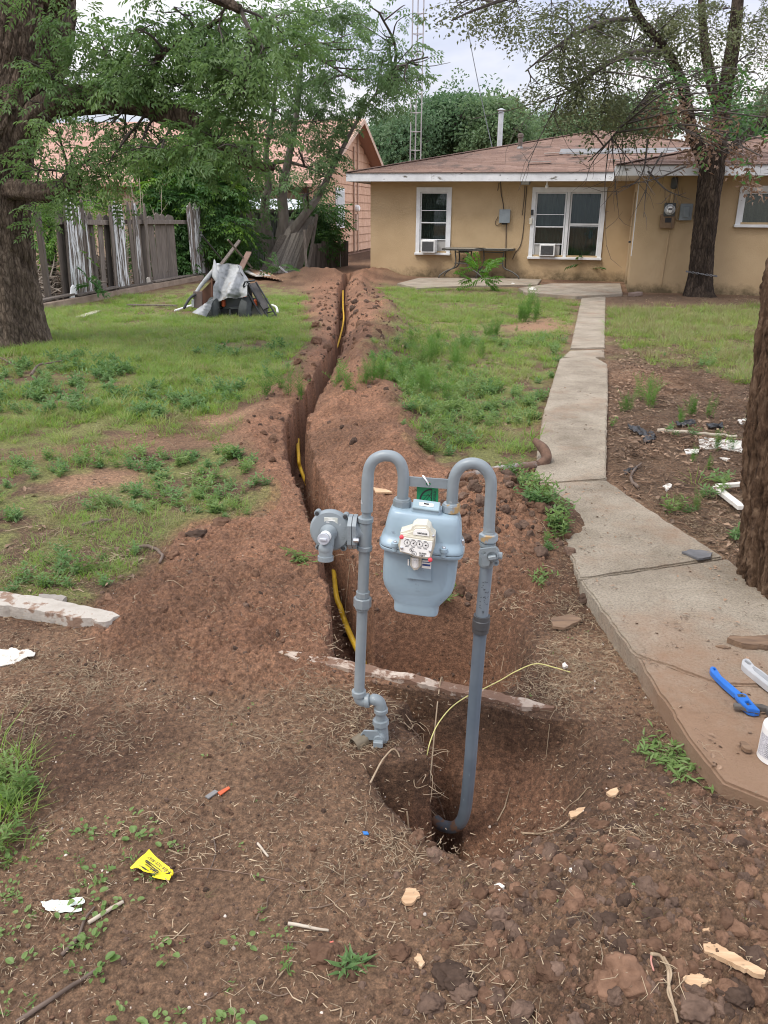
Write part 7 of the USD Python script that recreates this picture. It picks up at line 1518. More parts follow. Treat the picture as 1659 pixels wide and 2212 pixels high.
lawn_r = lambda x, y: base_d(x, y) * inP(x, y, LAWN_R) * (.2 + .8 * patchy(x, y, .9, .36, .55, 62))
P, sc = scatter(26000, (3, 11, 8, 17), lambda x, y: .7 * lawn_r(x, y), lambda r, n: r.uniform(.6, 1.5, n), 5)
put('lawn_grass', tufts[:3] + [(tuft(s, 22, .12, .06), grass_b) for s in (9, 10)], P, sc, 6, 'half dry lawn grass to the right of the walkway', 'grass')
weeds = [(weed(s, 5, (.07, .09, .11)[s % 3], .040, .011), (weed_l, weed_d)[s % 2]) for s in (1, 2, 3, 4)]
d2 = lambda x, y: base_d(x, y) * inP(x, y, LAWN_L2) * patchy(x, y, 1.9, .46, .58, 63)
P, sc = scatter(9000, (-5, .2, 3.2, 7.4), lambda x, y: .26 * d2(x, y), lambda r, n: r.uniform(.55, 1.25, n), 7)
put('ground_weeds', weeds, P, sc, 8, 'patches of low leafy weeds on the left of the dug soil', 'weeds')
P, sc = scatter(14000, (-6, .2, 3.2, 9.0), lambda x, y: .62 * base_d(x, y) * np.clip(inP(x, y, LAWN_L2) + .8 * (inP(x, y, Polygon(W([(-300, 880), (560, 850), (580, 1020), (-300, 1080)])))), 0, 1) * patchy(x, y, 1.5, .36, .58, 65), lambda r, n: r.uniform(.5, 1.1, n), 9)
put('ground_weeds', [(tuft(s, 16, .07, .06, .004, .07), (grass_a, grass_b)[s % 2]) for s in (20, 21, 22)], P, sc, 10, 'thin straggling grass among the low weeds at the left', 'grass')
P, sc = scatter(9000, (-6, 1, 6.4, 12), lambda x, y: .13 * base_d(x, y) * inP(x, y, LAWN_L) * sm(10.5, 8, y) * patchy(x, y, .8, .42, .55, 66), lambda r, n: r.uniform(.7, 1.6, n), 11)
put('ground_weeds', [(weed(s, 6, .10, .05, .013, .07), weed_d) for s in (11, 12)], P, sc, 12, 'blue-green broadleaf weeds in the lawn in front of the left trunk', 'weeds')
P, sc = scatter(14000, (-1, 4, 4.5, 12), lambda x, y: .30 * base_d(x, y) * inP(x, y, LAWN_C) * patchy(x, y, 1.5, .42, .58, 67) * sm(12, 8, y), lambda r, n: r.uniform(.6, 1.4, n), 13)
put('ground_weeds', weeds, P, sc, 14, 'leafy weeds on the strip between spoil ridge and walkway', 'weeds')
EDGE = LineString(W([(1105, 1100), (1140, 1120), (1185, 1190), (1200, 1230)])).buffer(.06).union(LineString(W([(1165, 1130), (1185, 1190)])).buffer(.09))
P, sc = scatter(2600, (.3, 1.6, 3.2, 5.2), lambda x, y: .5 * shapely.contains_xy(EDGE, x, y) * .55 * off_path(x, y), lambda r, n: r.uniform(.6, 1.25, n), 15)
put('walk_edge_weeds', weeds, P, sc, 16, 'leafy weeds along the left edge of the near walkway', 'weeds')
P, sc = scatter(5000, (1, 7, 3.5, 10), lambda x, y: .10 * base_d(x, y) * inP(x, y, RIGHT) * patchy(x, y, 1.4, .5, .62, 68), lambda r, n: r.uniform(.6, 1.5, n), 17)
put('ground_weeds', weeds + [(tuft(24, 16, .09, .05), grass_a)], P, sc, 18, 'scattered weeds on the littered soil right of the walkway', 'weeds')
NEARG = Polygon(W([(-60, 1600), (30, 1640), (62, 1700), (85, 1820), (40, 1870), (-60, 1880)]))
P, sc = scatter(1100, (-1.4, -.6, 1.4, 2.4), lambda x, y: .45 * inP(x, y, NEARG, .05, 3), lambda r, n: r.uniform(.5, 1.2, n), 19)
put('edge_grass', [(tuft(s, 14, .10, .035, .0042, .10), grass_a) for s in (31, 32)] + [(weed(33, 4, .09, .045, .009), weed_l)], P, sc, 20, 'clump of grass and weeds at the left edge of the near ground', 'grass')
SEED = [Polygon(W(q)) for q in ([(120, 1760), (300, 1790), (420, 1900), (380, 2010), (100, 1960), (20, 1880)], [(330, 2010), (620, 1990), (640, 2212), (560, 2300), (300, 2230)], [(-50, 1900), (200, 1980), (260, 2230), (-60, 2230)])]
P, sc = scatter(5000, (-1.1, 0, 1.05, 1.9), lambda x, y: .05 * np.clip(sum(inP(x, y, q, .04, 2) for q in SEED), 0, 1) * (.4 + patchy(x, y, 9, .4, .6, 3)), lambda r, n: r.uniform(.45, 1.1, n), 21)
put('seedlings', [(round_leafed(s), weed_l) for s in (1, 2, 3)] + [(weed(s, 3, .03, .022, .006, .03, 5), weed_l) for s in (41, 42)], P, sc, 22, 'small round-leafed seedlings in the near soil at lower left', 'seedlings')
P, sc = scatter(900, (-1.2, 1.2, 1.05, 3.0), lambda x, y: .10 * (1 - dirt(x, y)) * off_path(x, y), lambda r, n: r.uniform(.3, .8, n), 23)
put('seedlings', [(round_leafed(s, 4, .012, .014), weed_l) for s in (5, 6)] + [(tuft(44, 6, .05, .02, .002, .05), grass_b)], P, sc, 24, 'tiny sprouts dotted over the near bare soil', 'seedlings')
# straw, dead leaves, twigs
strawp = [(straw(s), straw_m) for s in range(5)]
lit = lambda x, y: np.clip(sum(inP(x, y, q, .07, 4) for q in LITTER), 0, 1)
P, sc = scatter(16000, (-1.8, 2.2, 1.05, 4.2), lambda x, y: np.clip(.50 * lit(x, y) * (.3 + .7 * patchy(x, y, 5, .4, .6, 7)) + .016 * (1 + 2 * patchy(x, y, 3, .45, .65, 9)), 0, 1) * (1 - .75 * dirt(x, y)) * (1 - .97 * (1 - off_path(x, y))), lambda r, n: r.uniform(.5, 1.2, n), 25)
put('straw_litter', strawp, P + [0, 0, .002], sc, 26, 'dry straw and grass bits strewn over the near soil', 'straw', .08)
flk = []
for s_ in range(4):
    r_ = np.random.default_rng(300 + s_); q_ = []
    for _ in range(14):
        a_, L_ = r_.uniform(0, np.pi), r_.uniform(.003, .016); c_ = np.array([r_.normal(0, .05), r_.normal(0, .05), r_.uniform(.001, .004)]); d_ = np.array([math.cos(a_), math.sin(a_), r_.normal(0, .2)]); q_.append(tube([c_ - d_ * L_ / 2, c_ + d_ * L_ / 2], [r_.uniform(.0006, .0014), .0004], 3, False))
    flk.append((cat(q_), straw_m))
P, sc = scatter(15000, (-2.0, 2.2, 1.05, 4.6), lambda x, y: (.10 + .40 * patchy(x, y, 2.2, .40, .62, 71)) * (1 - .7 * dirt(x, y)) * off_path(x, y), lambda r, n: r.uniform(.6, 1.4, n), 45)
put('straw_flecks', flk, P + [0, 0, .001], sc, 46, 'tiny pale chaff flecks over the near soil', 'chaff', .1)
P, sc = scatter(26000, (-8, 8, 3.2, 18), lambda x, y: .16 * off_path(x, y) * (1 - dirt(x, y)) * (.35 + .65 * inP(x, y, RIGHT, .05, 6) + .4 * inP(x, y, LAWN_C)) * (.3 + patchy(x, y, 1.6, .4, .6, 10)), lambda r, n: r.uniform(.7, 1.5, n), 27)
put('leaf_litter', [(dead_leaves(s), litter_m) for s in (1, 2, 3)] + [(straw(7, 8, .12, .0035), straw_m)], P + [0, 0, .003], sc, 28, 'brown dead leaves and twigs scattered over the yard', 'leaf litter', .1)
P, sc = scatter(9000, (1.0, 8, 3.3, 12), lambda x, y: .5 * off_path(x, y) * inP(x, y, RIGHT, .05, 6) * (1 - .6 * inP(x, y, LAWN_R)) * (.35 + .65 * patchy(x, y, 2, .38, .6, 14)), lambda r, n: r.uniform(.8, 1.6, n), 29)
put('leaf_litter', [(dead_leaves(s, 9, .12), litter_m) for s in (5, 6)], P + [0, 0, .003], sc, 30, 'thick brown leaf litter under the right-hand trunk', 'leaf litter', .1)
P, sc = scatter(16000, (1.0, 8, 3.3, 12), lambda x, y: .6 * off_path(x, y) * inP(x, y, RIGHT, .05, 6) * (1 - .7 * inP(x, y, LAWN_R)) * (.4 + .6 * patchy(x, y, 2, .38, .6, 15)), lambda r, n: r.uniform(1.0, 2.2, n), 47)
put('needle_litter', [(straw(s, 14, .07, .0018), look('brown_needles', [(0.3, (.085, .048, .028)), (0.7, (.20, .125, .08))], 9, rough=.9, space='world', per_item=.5)) for s in (61, 62, 63)], P + [0, 0, .003], sc, 48, 'brown needles and fine twigs matted under the right-hand trunk', 'needle litter', .1)
pts_, szs_ = [], []
for q_, z_ in (([(1210, 774), (1312, 786), (1310, 945), (1309, 1030), (1156, 1043), (1172, 900)], .073), ([(1155, 1050), (1305, 1040), (1400, 1100), (1560, 1203), (1255, 1246), (1200, 1120)], .078), ([(1260, 1256), (1570, 1210), (1668, 1300), (1900, 1480), (1560, 1474), (1376, 1412)], .088), ([(1384, 1420), (1560, 1485), (1900, 1487), (2050, 1800), (1560, 1680), (1494, 1600)], .081)):
    pg_ = Polygon([G(a_, b_, z_)[:2] for a_, b_ in q_]); x0_, y0_, x1_, y1_ = pg_.bounds; xx_, yy_ = gr.uniform(x0_, x1_, 900), gr.uniform(y0_, y1_, 900); k_ = shapely.contains_xy(pg_, xx_, yy_) & (gr.uniform(0, 1, 900) < .30 * patchy(xx_, yy_, 3, .3, .6, 73)); pts_.append(np.c_[xx_[k_], yy_[k_], np.full(k_.sum(), z_)]); szs_.append(gr.uniform(.35, .9, k_.sum()))
put('walk_litter', [(dead_leaves(71, 2, .05), litter_m), (dead_leaves(72, 1, .03), litter_m), (straw(73, 2, .05, .002), twig_m_), (straw(74, 3, .06, .0016), straw_m)], np.vstack(pts_), np.concatenate(szs_), 49, 'dead leaves and twig bits on the walkway slabs', 'leaf litter', .05)
# clods
clod_d = look('dark_clod', [(0.3, (.055, .036, .027)), (0.7, (.125, .082, .060))], 26, rough=.95, bump=.006, bscale=60, spec=.15, space='world', per_item=.45)
clod_r = look('red_clod', [(0.3, (.085, .048, .031)), (0.7, (.165, .096, .062))], 26, rough=.95, bump=.006, bscale=60, spec=.15, space='world', per_item=.35)
clods = [(bump_rock(s, 3, .36, (1, .88, .72)), clod_d if s % 2 else clod_r) for s in range(7)]
logn = lambda lo, med, hi, sg=.7: (lambda r, n: np.clip(med * np.exp(r.normal(0, sg, n)), lo, hi))
nearR = lambda x, y: sm(-.12, .45, x - .10 * (y - 1.3)) * sm(2.05, 1.55, y) * (1 - shapely.contains_xy(HOLE_P.buffer(-.03), x, y))
P, sc = scatter(42000, (-.4, 1.3, 1.05, 2.1), lambda x, y: .85 * nearR(x, y) * (.25 + .75 * patchy(x, y, 5, .35, .6, 21)) * off_path(x, y), logn(.002, .0046, .036, .82), 31)
put('soil_clods', clods, P - np.c_[0 * sc, 0 * sc, sc * .05], sc, 32, 'loose dark and reddish clods heaped at the lower right', 'soil clods', 1.5)
P, sc = scatter(30000, (-3, 2.2, 2.4, 20), lambda x, y: .55 * soft_in(x, y, SPOIL, .1, 2) * (.2 + .8 * patchy(x, y, 3, .35, .6, 23)) * sm(20, 6, y) ** .3, lambda r, n: np.clip(.0085 * np.exp(r.normal(0, .7, n)), .004, .055), 33, 1.6)
P2, s2 = scatter(5000, (-.2, 1.2, 3.0, 5.2), lambda x, y: .9 * np.exp(-ell(x, y, PILE_R, .38, .6) ** 2) * off_path(x, y), lambda r, n: np.clip(.013 * np.exp(r.normal(0, .6, n)), .005, .05), 34)
P, sc = np.vstack([P, P2]), np.r_[sc * np.clip(P[:, 1] / 6, .7, 1.8), s2]
put('soil_clods', clods, P + np.c_[0 * sc, 0 * sc, sc * .2], sc, 35, 'crumbly red-brown clods on the spoil beside the trench', 'soil clods', 1.5)
P, sc = scatter(30000, (-1.6, 1.5, 1.05, 3.6), lambda x, y: .6 * (1 - shapely.contains_xy(HOLE_P, x, y) * .5) * off_path(x, y), logn(.0014, .0028, .012, .6), 36)
put('soil_crumbs', clods, P + np.c_[0 * sc, 0 * sc, sc * .3], sc, 37, 'fine soil crumbs over the near ground', 'soil crumbs', 1.5)
pebble = look('pale_pebble', [(0.3, (.34, .27, .21)), (0.7, (.58, .52, .46))], 9, rough=.8, space='world', per_item=.35)
P, sc = scatter(2600, (-1.2, 1.3, 1.05, 3.6), lambda x, y: .35 * off_path(x, y), logn(.0012, .0022, .006, .5), 38)
put('pebbles', [(bump_rock(s, 1, .3), pebble) for s in (20, 21)], P + np.c_[0 * sc, 0 * sc, sc * .4], sc, 39, 'tiny pale pebbles in the near soil', 'pebbles', 1.5)
# roots and twigs lying about or poking from the cut earth
root_m = look('pale_root', [(0.3, (.20, .14, .085)), (0.7, (.40, .31, .21))], 14, rough=.85, space='world'); twig_m = look('brown_twig', [(0.3, (.085, .055, .038)), (0.7, (.19, .135, .095))], 14, rough=.85, space='world')
rr2 = np.random.default_rng(55); ms = {0: [], 1: []}
for k in range(190):
    y = 1.1 + 3.0 * rr2.uniform() ** 1.5; x = rr2.uniform(-.55, .55) * y; L = rr2.uniform(.02, .10) * (1 + .2 * y); a = rr2.uniform(0, np.pi); n = 5
    if not off_path(np.array([x]), np.array([y]))[0]: continue
    t = np.linspace(-.5, .5, n); bx_ = x + math.cos(a) * L * t + rr2.normal(0, .08, n) * L; by_ = y + math.sin(a) * L * t + rr2.normal(0, .08, n) * L; bz_ = height(bx_, by_, False) + rr2.uniform(.002, .010, n)
    ms[int(rr2.random() < .5)].append(tube(path_smooth(np.c_[bx_, by_, bz_], 9), np.linspace(1, .5, 9) * rr2.uniform(.0009, .0024), 4, False))
for px, py, n in ((740, 1215, 26), (700, 1150, 8), (905, 1600, 34), (880, 1560, 22), (920, 1640, 20), (760, 1330, 8), (690, 1080, 6)):
    for k in range(n):
        o = onto(px + rr2.normal(0, 14), py + rr2.normal(0, 22)); o[2] -= rr2.uniform(0, .12); d = unit([rr2.uniform(-.2, 1), rr2.uniform(-.9, .3), rr2.uniform(-.5, .6)]); L = rr2.uniform(.03, .14)
        ms[int(rr2.random() < .35)].append(tube(path_smooth([o, o + d * L * .5 + rr2.normal(0, .012, 3), o + d * L + [0, 0, -.2 * L]], 8), np.linspace(.0018, .0006, 8), 4, False))
single('roots', cat(ms[0]), root_m, 'pale roots and stems poking from the trench and hole edges', 'roots', kind='stuff'); single('twigs', cat(ms[1]), twig_m, 'thin brown twigs lying over the near soil', 'twigs', kind='stuff')
# ---- weeds and plants that stand out, one by one
def plant(name, label, px, py, protos, seed, catg='weed', n=1, sp=0.0, s0=.8, s1=1.2, dz=0.0):
    b = onto(px, py, dz); t = thing(name, label, catg, b); r = np.random.default_rng(seed); pts = np.array([b + [r.normal(0, sp), r.normal(0, sp), 0] for _ in range(n)])
    ms = []
    for q in pts:
        m = protos[r.integers(0, len(protos))]; a = r.uniform(0, 6.28); s = r.uniform(s0, s1); v = m[0] * s; v = np.c_[v[:, 0] * math.cos(a) - v[:, 1] * math.sin(a), v[:, 0] * math.sin(a) + v[:, 1] * math.cos(a), v[:, 2]]; ms.append((v + q, m[1]))
    part(t, 'foliage', cat(ms), plant.mat); return t
plant.mat = weed_d
plant('star_weed', 'single spiky-leaved weed beside a red clod at the bottom of the ground', 762, 2095, [weed(51, 3, .03, .043, .008, .014, 11, .55)], 1)
plant.mat = leaf_look('feathery_leaf', (.06, .15, .025), (.11, .21, .045), .36)
for k, (px, py, s, n, lab) in enumerate(((1345, 890, .75, 2, 'round feathery weed right beside the walkway edge'), (1378, 872, 1.0, 3, 'tall feathery weed a little behind the one at the walkway edge'), (1460, 905, .6, 3, 'low feathery weed right of the walkway in the litter'), (1510, 900, .9, 3, 'feathery weed above the white board near the right trunk'), (1700, 800, 1, 2, 'x'), (962, 775, 1.5, 8, 'large feathery weed clump in the middle of the lawn strip'), (1042, 735, 1.2, 5, 'feathery weed clump halfway to the patio'), (1140, 690, 1.6, 7, 'tall feathery weeds near the bare patch left of the walkway'), (868, 850, 1.2, 6, 'spreading leafy weed clump on the ridge right of the trench'), (905, 860, 1.1, 5, 'leafy weed clump beside the ridge, right neighbour of the spreading one'), (835, 838, .9, 4, 'small weed clump at the foot of the spoil ridge'), (595, 855, 1.1, 4, 'bushy weed standing alone left of the trench'), (1130, 1085, .5, 2, 'x'), (1480, 1000, .45, 2, 'small weed beside the black scraps'), (1345, 1085, .4, 1, 'x'), (1490, 1100, .5, 2, 'small weed before the white corner frame'), (1565, 980, .6, 2, 'weed growing at the corner of the white board'))):
    if lab == 'x': continue
    plant('feathery_weed', lab, px, py, [feathery(60 + k), feathery(80 + k)], k, n=n, sp=.12 * s * math.sqrt(n / 2), s0=.6 * s, s1=1.05 * s)
plant.mat = weed_l
for k, (px, py, lab) in enumerate(((1445, 1622, 'pulled-up weed lying at the walkway edge above the lower one'), (1500, 1665, 'pulled-up weed strand lying toward the lower right'), (385, 1108, 'x'), (1170, 1255, 'weed hanging over the soil edge at the walkway side'), (625, 1215, 'weed clump on the left rim of the trench'), (640, 1245, 'x'), (860, 1345, 'little weed sprouting from the pit wall under the meter'), (985, 1280, 'grassy weed right of the meter bottom'))):
    if lab == 'x': continue
    plant('soil_weed', lab, px, py, [weed(90 + k, 6, .035 if k < 2 else .06, .05, .010, .11 if k < 2 else .06, 8, .15)], 40 + k, n=3 if k < 2 else 2, sp=.035, s0=.8, s1=1.1)
plant.mat = fresh_leaf
def fern(seed, n=10, L=.55): 
    r = np.random.default_rng(seed); ms = []
    for k in range(n):
        m = spray_pinnate(seed * 10 + k, 1, 9, L * r.uniform(.6, 1.1), .12, .034, r.uniform(.5, 1.0)); v = m[0] - m[0].mean(0) * 0; el = r.uniform(.6, 1.35); a = k * 2.4 + r.uniform(-.3, .3); R = Rotation.from_euler('ZY', [a, -el]).as_matrix(); ms.append((v @ R.T + [0, 0, r.uniform(.05, .35)], m[1]))
    return cat(ms)
plant('sumac_plant', 'bright fern-leaved sapling before the patio tables', 1035, 628, [fern(1, 22, .42)], 60, 'plant', s0=1.0, s1=1.05)
plant.mat = mid_leaf
plant('wall_plant', 'dark leafy plant growing against the wall under the double window', 1252, 604, [fern(2, 12, .5)], 61, 'plant'); plant('wall_plant', 'small leafy plant at the wall left of the double window', 1128, 601, [fern(3, 7, .3)], 62, 'plant')
plant('wall_plant', 'small dark plant at the wall behind the left table', 1008, 598, [fern(4, 7, .3)], 63, 'plant'); plant('fence_foot_weed', 'low leafy weed at the fence kerb behind the grass', 210, 655, [fern(5, 8, .3)], 64, 'weed')
plant('pit_weed', 'low green weed by the collapsed boards and the rusty sheet', 600, 606, [fern(6, 10, .45)], 65, 'weed')
# ---------------------------------------------------------------- things lying about
yel = look('yellow_gas_pipe', [(0.3, (.50, .30, .012)), (0.7, (.66, .42, .02))], 9, rough=.5, second=((.16, .08, .04), .66, 12, (1, 1, 1)), space='world')
yp = [G(*q) for q in ((741, 628, -.10), (741, 660, -.12), (741, 700, -.16), (716, 786, -.36), (680, 850, -.40), (648, 930, -.33), (645, 985, -.22), (652, 1020, -.30), (690, 1110, -.42), (716, 1200, -.42), (726, 1283, -.30), (735, 1312, -.31), (746, 1345, -.36), (757, 1372, -.27), (776, 1412, -.28), (792, 1442, -.34), (812, 1475, -.43))]
single('gas_pipe', tube(path_smooth(yp, 260), .0135, 12), yel, 'yellow plastic gas pipe lying in the dug trench', 'gas pipe', smooth=True)
single('tracer_wire', tube(path_smooth([Y(922, 1632, 2.14), Y(930, 1600, 2.17), Y(946, 1564, 2.24), Y(975, 1528, 2.33), Y(1011, 1503, 2.41), Y(1040, 1490, 2.45), Y(1080, 1470, 2.50), Y(1113, 1451, 2.56), Y(1156, 1434, 2.60), Y(1195, 1441, 2.59), Y(1232, 1452, 2.565)], 80), .0019, 8), look('yellow_wire', (.50, .46, .17), 8, rough=.4), 'thin yellow tracer wire curving out of the hole past the riser', 'wire', smooth=True)
strip_look = look('pale_kerb_edge', [(0.3, (.27, .20, .15)), (0.55, (.40, .33, .27)), (0.8, (.52, .46, .40))], 9, rough=.95, bump=.006, bscale=60, space='world', second=((.15, .085, .055), .50, 11, (1, 1, 1)))
def ragged(a, b, wid, z0, z1, seed, ends=.2):
    """a long narrow strip with broken edges standing from z0 to z1"""
    n = 90; t = np.linspace(0, 1, n); d = unit(b - a); s = np.array([-d[1], d[0], 0]); p = a + (b - a) * t[:, None]; r = np.random.default_rng(seed)
    w0 = wid * (.5 + .5 * (fb(t * 14, t * 0 + seed, 3, seed) - .3)) * np.minimum(1, np.minimum(t, 1 - t) * 9 + ends); w1 = wid * (.5 + .6 * (fb(t * 18, t * 0 + seed + 5, 3, seed) - .3)) * np.minimum(1, np.minimum(t, 1 - t) * 9 + ends)
    up_ = z1 + .012 * (fb(t * 20, t * 0 + 3, 3, seed) - .5); L, R = p + s * w0[:, None], p - s * w1[:, None]; v = np.vstack([np.c_[L[:, :2], up_], np.c_[R[:, :2], up_], np.c_[L[:, :2], t * 0 + z0], np.c_[R[:, :2], t * 0 + z0]]); k = np.arange(n - 1)
    f = np.vstack([np.c_[k, k + 1, k + n + 1, k + n], np.c_[k + 2 * n, k + 2 * n + 1, k + 1, k], np.c_[k + n, k + n + 1, k + 3 * n + 1, k + 3 * n]]); return v, f
ca, cb = G(598, 1414), G(1196, 1540)
single('kerb_strip', ragged(ca, cb, .040, -.04, .020, 3), strip_look, 'thin pale concrete edge crossing the soil between pit and hole', 'kerb')
la, lb2 = G(860, 1497, -.06), G(1012, 1528, -.06); single('kerb_strip', ragged(la, lb2, .016, -.09, -.045, 5), strip_look, 'lower broken concrete lip at the back of the near hole', 'kerb')
def flat(name, pts, thick, mat, label, catg, lift=.003, jag=0.0, seed=1, on=None, parent=None, curl=0.0, group=None):
    """a flat piece whose outline lies on the ground (or on a slab top at the height on)"""
    c = np.mean(pts, 0); z = on if on is not None else onto(*c)[2]; w = np.array([G(a, b, z + lift)[:2] for a, b in pts]); pg = Polygon(w).buffer(0)
    if jag:
        n = max(12, int(pg.exterior.length / (jag * 2))); r = np.random.default_rng(seed); ring = np.array([pg.exterior.interpolate(k / n, True).coords[0] for k in range(n)]) + r.normal(0, jag * .35, (n, 2)); pg = Polygon(ring).buffer(0)
        if pg.geom_type != 'Polygon': pg = max(pg.geoms, key=lambda q: q.area)
    m = trimesh.creation.extrude_polygon(pg, thick); m = m.subdivide().subdivide() if curl else m; v = np.array(m.vertices); c2 = w.mean(0)
    if curl: v[:, 2] += curl * (fb(v[:, 0] * 30 + seed, v[:, 1] * 30, 3, seed) - .3)
    if on is None and not curl: v[:, 2] += z + lift
    elif on is None: v[:, 2] += height(v[:, 0], v[:, 1], False) + lift
    else: v[:, 2] += on + lift
    if parent: return part(parent, name, (v, m.faces), mat)
    return single(name, (v, np.array(m.faces)), mat, label, catg, group)
wht = look('dirty_white', [(0.3, (.46, .43, .38)), (0.7, (.66, .64, .59))], 9, rough=.8, space='world', second=((.22, .15, .10), .60, 14, (1, 1, 1)))
wood_p = look('pale_split_wood', [(0.3, (.36, .22, .12)), (0.7, (.56, .40, .25))], 30, stretch=(.35, 2, 1), rough=.85, space='world', bump=.002)
flat('kerb_block', [(-80, 1282), (0, 1300), (130, 1322), (262, 1352), (238, 1371), (150, 1357), (0, 1331), (-80, 1316)], .055, look('whitewashed_kerb', [(0.3, (.28, .25, .21)), (0.7, (.43, .40, .355))], 9, rough=.95, bump=.005, space='world', second=((.20, .13, .09), .57, 9, (1, 1, 1))), 'long whitewashed kerb piece lying at the left edge of the ground', 'kerb', .0, .012, 4)
flat('stone_slab', [(88, 1296), (147, 1300), (128, 1322), (74, 1315)], .03, look('grey_stone', [(0.3, (.17, .15, .13)), (0.7, (.27, .245, .215))], 12, rough=.9, bump=.003, space='world'), 'small grey flat stone beside the whitewashed kerb piece', 'stone', .0, .008, 5)
flat('plastic_scrap', [(-10, 1404), (40, 1408), (72, 1412), (76, 1424), (36, 1428), (20, 1436), (-10, 1440)], .003, wht, 'crumpled white scrap at the left edge below the kerb piece', 'scrap', .004, .010, 6, curl=.03)
flat('paper_scrap', [(88, 1951), (128, 1945), (150, 1947), (182, 1942), (186, 1954), (150, 1960), (180, 1966), (172, 1972), (98, 1968)], .0012, look('torn_paper', [(0.3, (.62, .68, .62)), (0.7, (.78, .80, .76))], 9, rough=.8, space='world', second=((.28, .24, .19), .66, 22, (1, 1, 1))), 'torn white paper scrap on the soil at lower left', 'paper', .006, .004, 7, curl=.014)
# the fallen marking flag
def ZF(x, y): return (480 + x / 6.9125) / 1.8228, (3300 + y / 6.9125) / 1.8228
fz = onto(*ZF(800, 800))[2] + .012
fl = thing('marking_flag', 'yellow utility marking flag with black print, fallen on the soil', 'flag', G(*ZF(800, 800), fz))
fyel = look('flag_yellow', [(0.3, (.70, .56, .012)), (0.7, (.82, .69, .03))], 9, rough=.45, space='world', second=((.42, .30, .06), .70, 30, (1, 1, 1)))
def sheet(pts, z, dz): 
    w = np.array([G(*ZF(x, y), z)[:2] for x, y in pts]); m = trimesh.creation.extrude_polygon(Polygon(w).buffer(0), .0007).subdivide().subdivide(); v = np.array(m.vertices); v[:, 2] += z + dz(v[:, 0], v[:, 1]); return v, np.array(m.faces)
f0 = G(*ZF(1340, 900), fz); wav = lambda x, y: .006 * np.sin((x - f0[0]) * 60 + (y - f0[1]) * 20)
part(fl, 'flag_sheet', sheet([(740, 300), (640, 450), (440, 640), (330, 740), (220, 810), (260, 860), (420, 848), (500, 888), (590, 948), (690, 962), (850, 940), (1180, 930), (1340, 905), (1300, 790), (1090, 600), (900, 450)], fz + .006, wav), fyel)
part(fl, 'folded_flap', sheet([(870, 990), (1290, 985), (1350, 930), (1356, 1010), (1290, 1150), (1150, 1135), (900, 1085), (820, 1055)], fz + .001, lambda x, y: 0 * x), fyel)
part(fl, 'fold', tube([G(*ZF(1345, 890), fz + .004), G(*ZF(1362, 950), fz + .006), G(*ZF(1345, 1010), fz + .003)], .004, 8), fyel, True)
tx = unit(G(*ZF(790, 575), fz) - G(*ZF(1245, 905), fz)); TF = np.stack([tx, np.cross(UP, tx), UP], 1)
part(fl, 'print', cat([text('1-855-322-8667', .0072, G(*ZF(1020, 735), fz + .014), TF, .0006, True), text('GAS', .009, G(*ZF(880, 880), fz + .013), TF, .0006, True)] + [beam(G(*ZF(x, y), fz + .0125) - tx * l, G(*ZF(x, y), fz + .0125) + tx * l, .0016, .0008, UP) for x, y, l in ((860, 735, .028), (820, 775, .026), (790, 815, .022), (720, 690, .012), (700, 640, .010), (640, 830, .012), (560, 800, .012))]), ink)
part(fl, 'wire_stem', tube(path_smooth([G(*ZF(1300, 980), fz + .003), onto(415, 1880, .006), onto(480, 1885, .008), onto(560, 1897, .007), onto(640, 1912, .004)], 40), .0011, 6), look('rusty_wire', (.16, .10, .07), 9, rough=.7), True)
# tools and can on the near slab
SZ = .083
def ZW(x, y): return (2660 + x / 3.8132) / 1.8228, (2480 + y / 3.8132) / 1.8228
def tool(pts, z0, th, mat, par, name, holes=()):
    w = np.array([G(*ZW(x, y), z0 + th)[:2] for x, y in pts]); pg = Polygon(w).buffer(0)
    for h in holes: pg = pg.difference(Polygon([G(*ZW(x, y), z0 + th)[:2] for x, y in h]).buffer(.0005))
    c = .0015; inner = pg.buffer(-c)
    ms = [(lambda m: (np.array(m.vertices) + [0, 0, z0], m.faces))(trimesh.creation.extrude_polygon(pg, th - c))]
    for g in getattr(inner, 'geoms', [inner]): m = trimesh.creation.extrude_polygon(g, c); ms.append((np.array(m.vertices) + [0, 0, z0 + th - c - 1e-5], m.faces))
    return part(par, name, cat(ms), mat, False, world=True)
blue = look('blue_tool_paint', [(0.3, (.012, .095, .36)), (0.7, (.025, .14, .46))], 9, rough=.4, space='world', second=((.20, .17, .15), .70, 40, (1, 1, 1))); gsteel = look('dark_tool_steel', [(0.3, (.075, .068, .06)), (0.7, (.15, .135, .12))], 20, rough=.5, metal=.4, space='world')
bw = thing('blue_wrench', 'blue-handled pipe wrench lying on the near walkway slab', 'wrench', G(*ZW(900, 900), SZ))
tool([(518, 575), (530, 552), (560, 545), (605, 565), (690, 690), (820, 800), (990, 945), (890, 965), (700, 800), (600, 700), (530, 620)], SZ + .004, .016, blue, bw, 'handle', [[(565, 578), (590, 572), (606, 596), (585, 606)]])
tool([(890, 950), (990, 945), (1062, 962), (1112, 1030), (1200, 1130), (1268, 1200), (1250, 1212), (1090, 1188), (1000, 1115), (900, 1000)], SZ + .014, .010, blue, bw, 'head_plate', [[(1040, 1072), (1095, 1062), (1138, 1118), (1085, 1130)]])
tool([(995, 1165), (1090, 1240), (1180, 1262), (1258, 1255), (1268, 1212), (1100, 1200), (1005, 1135)], SZ + .001, .009, blue, bw, 'head_plate')
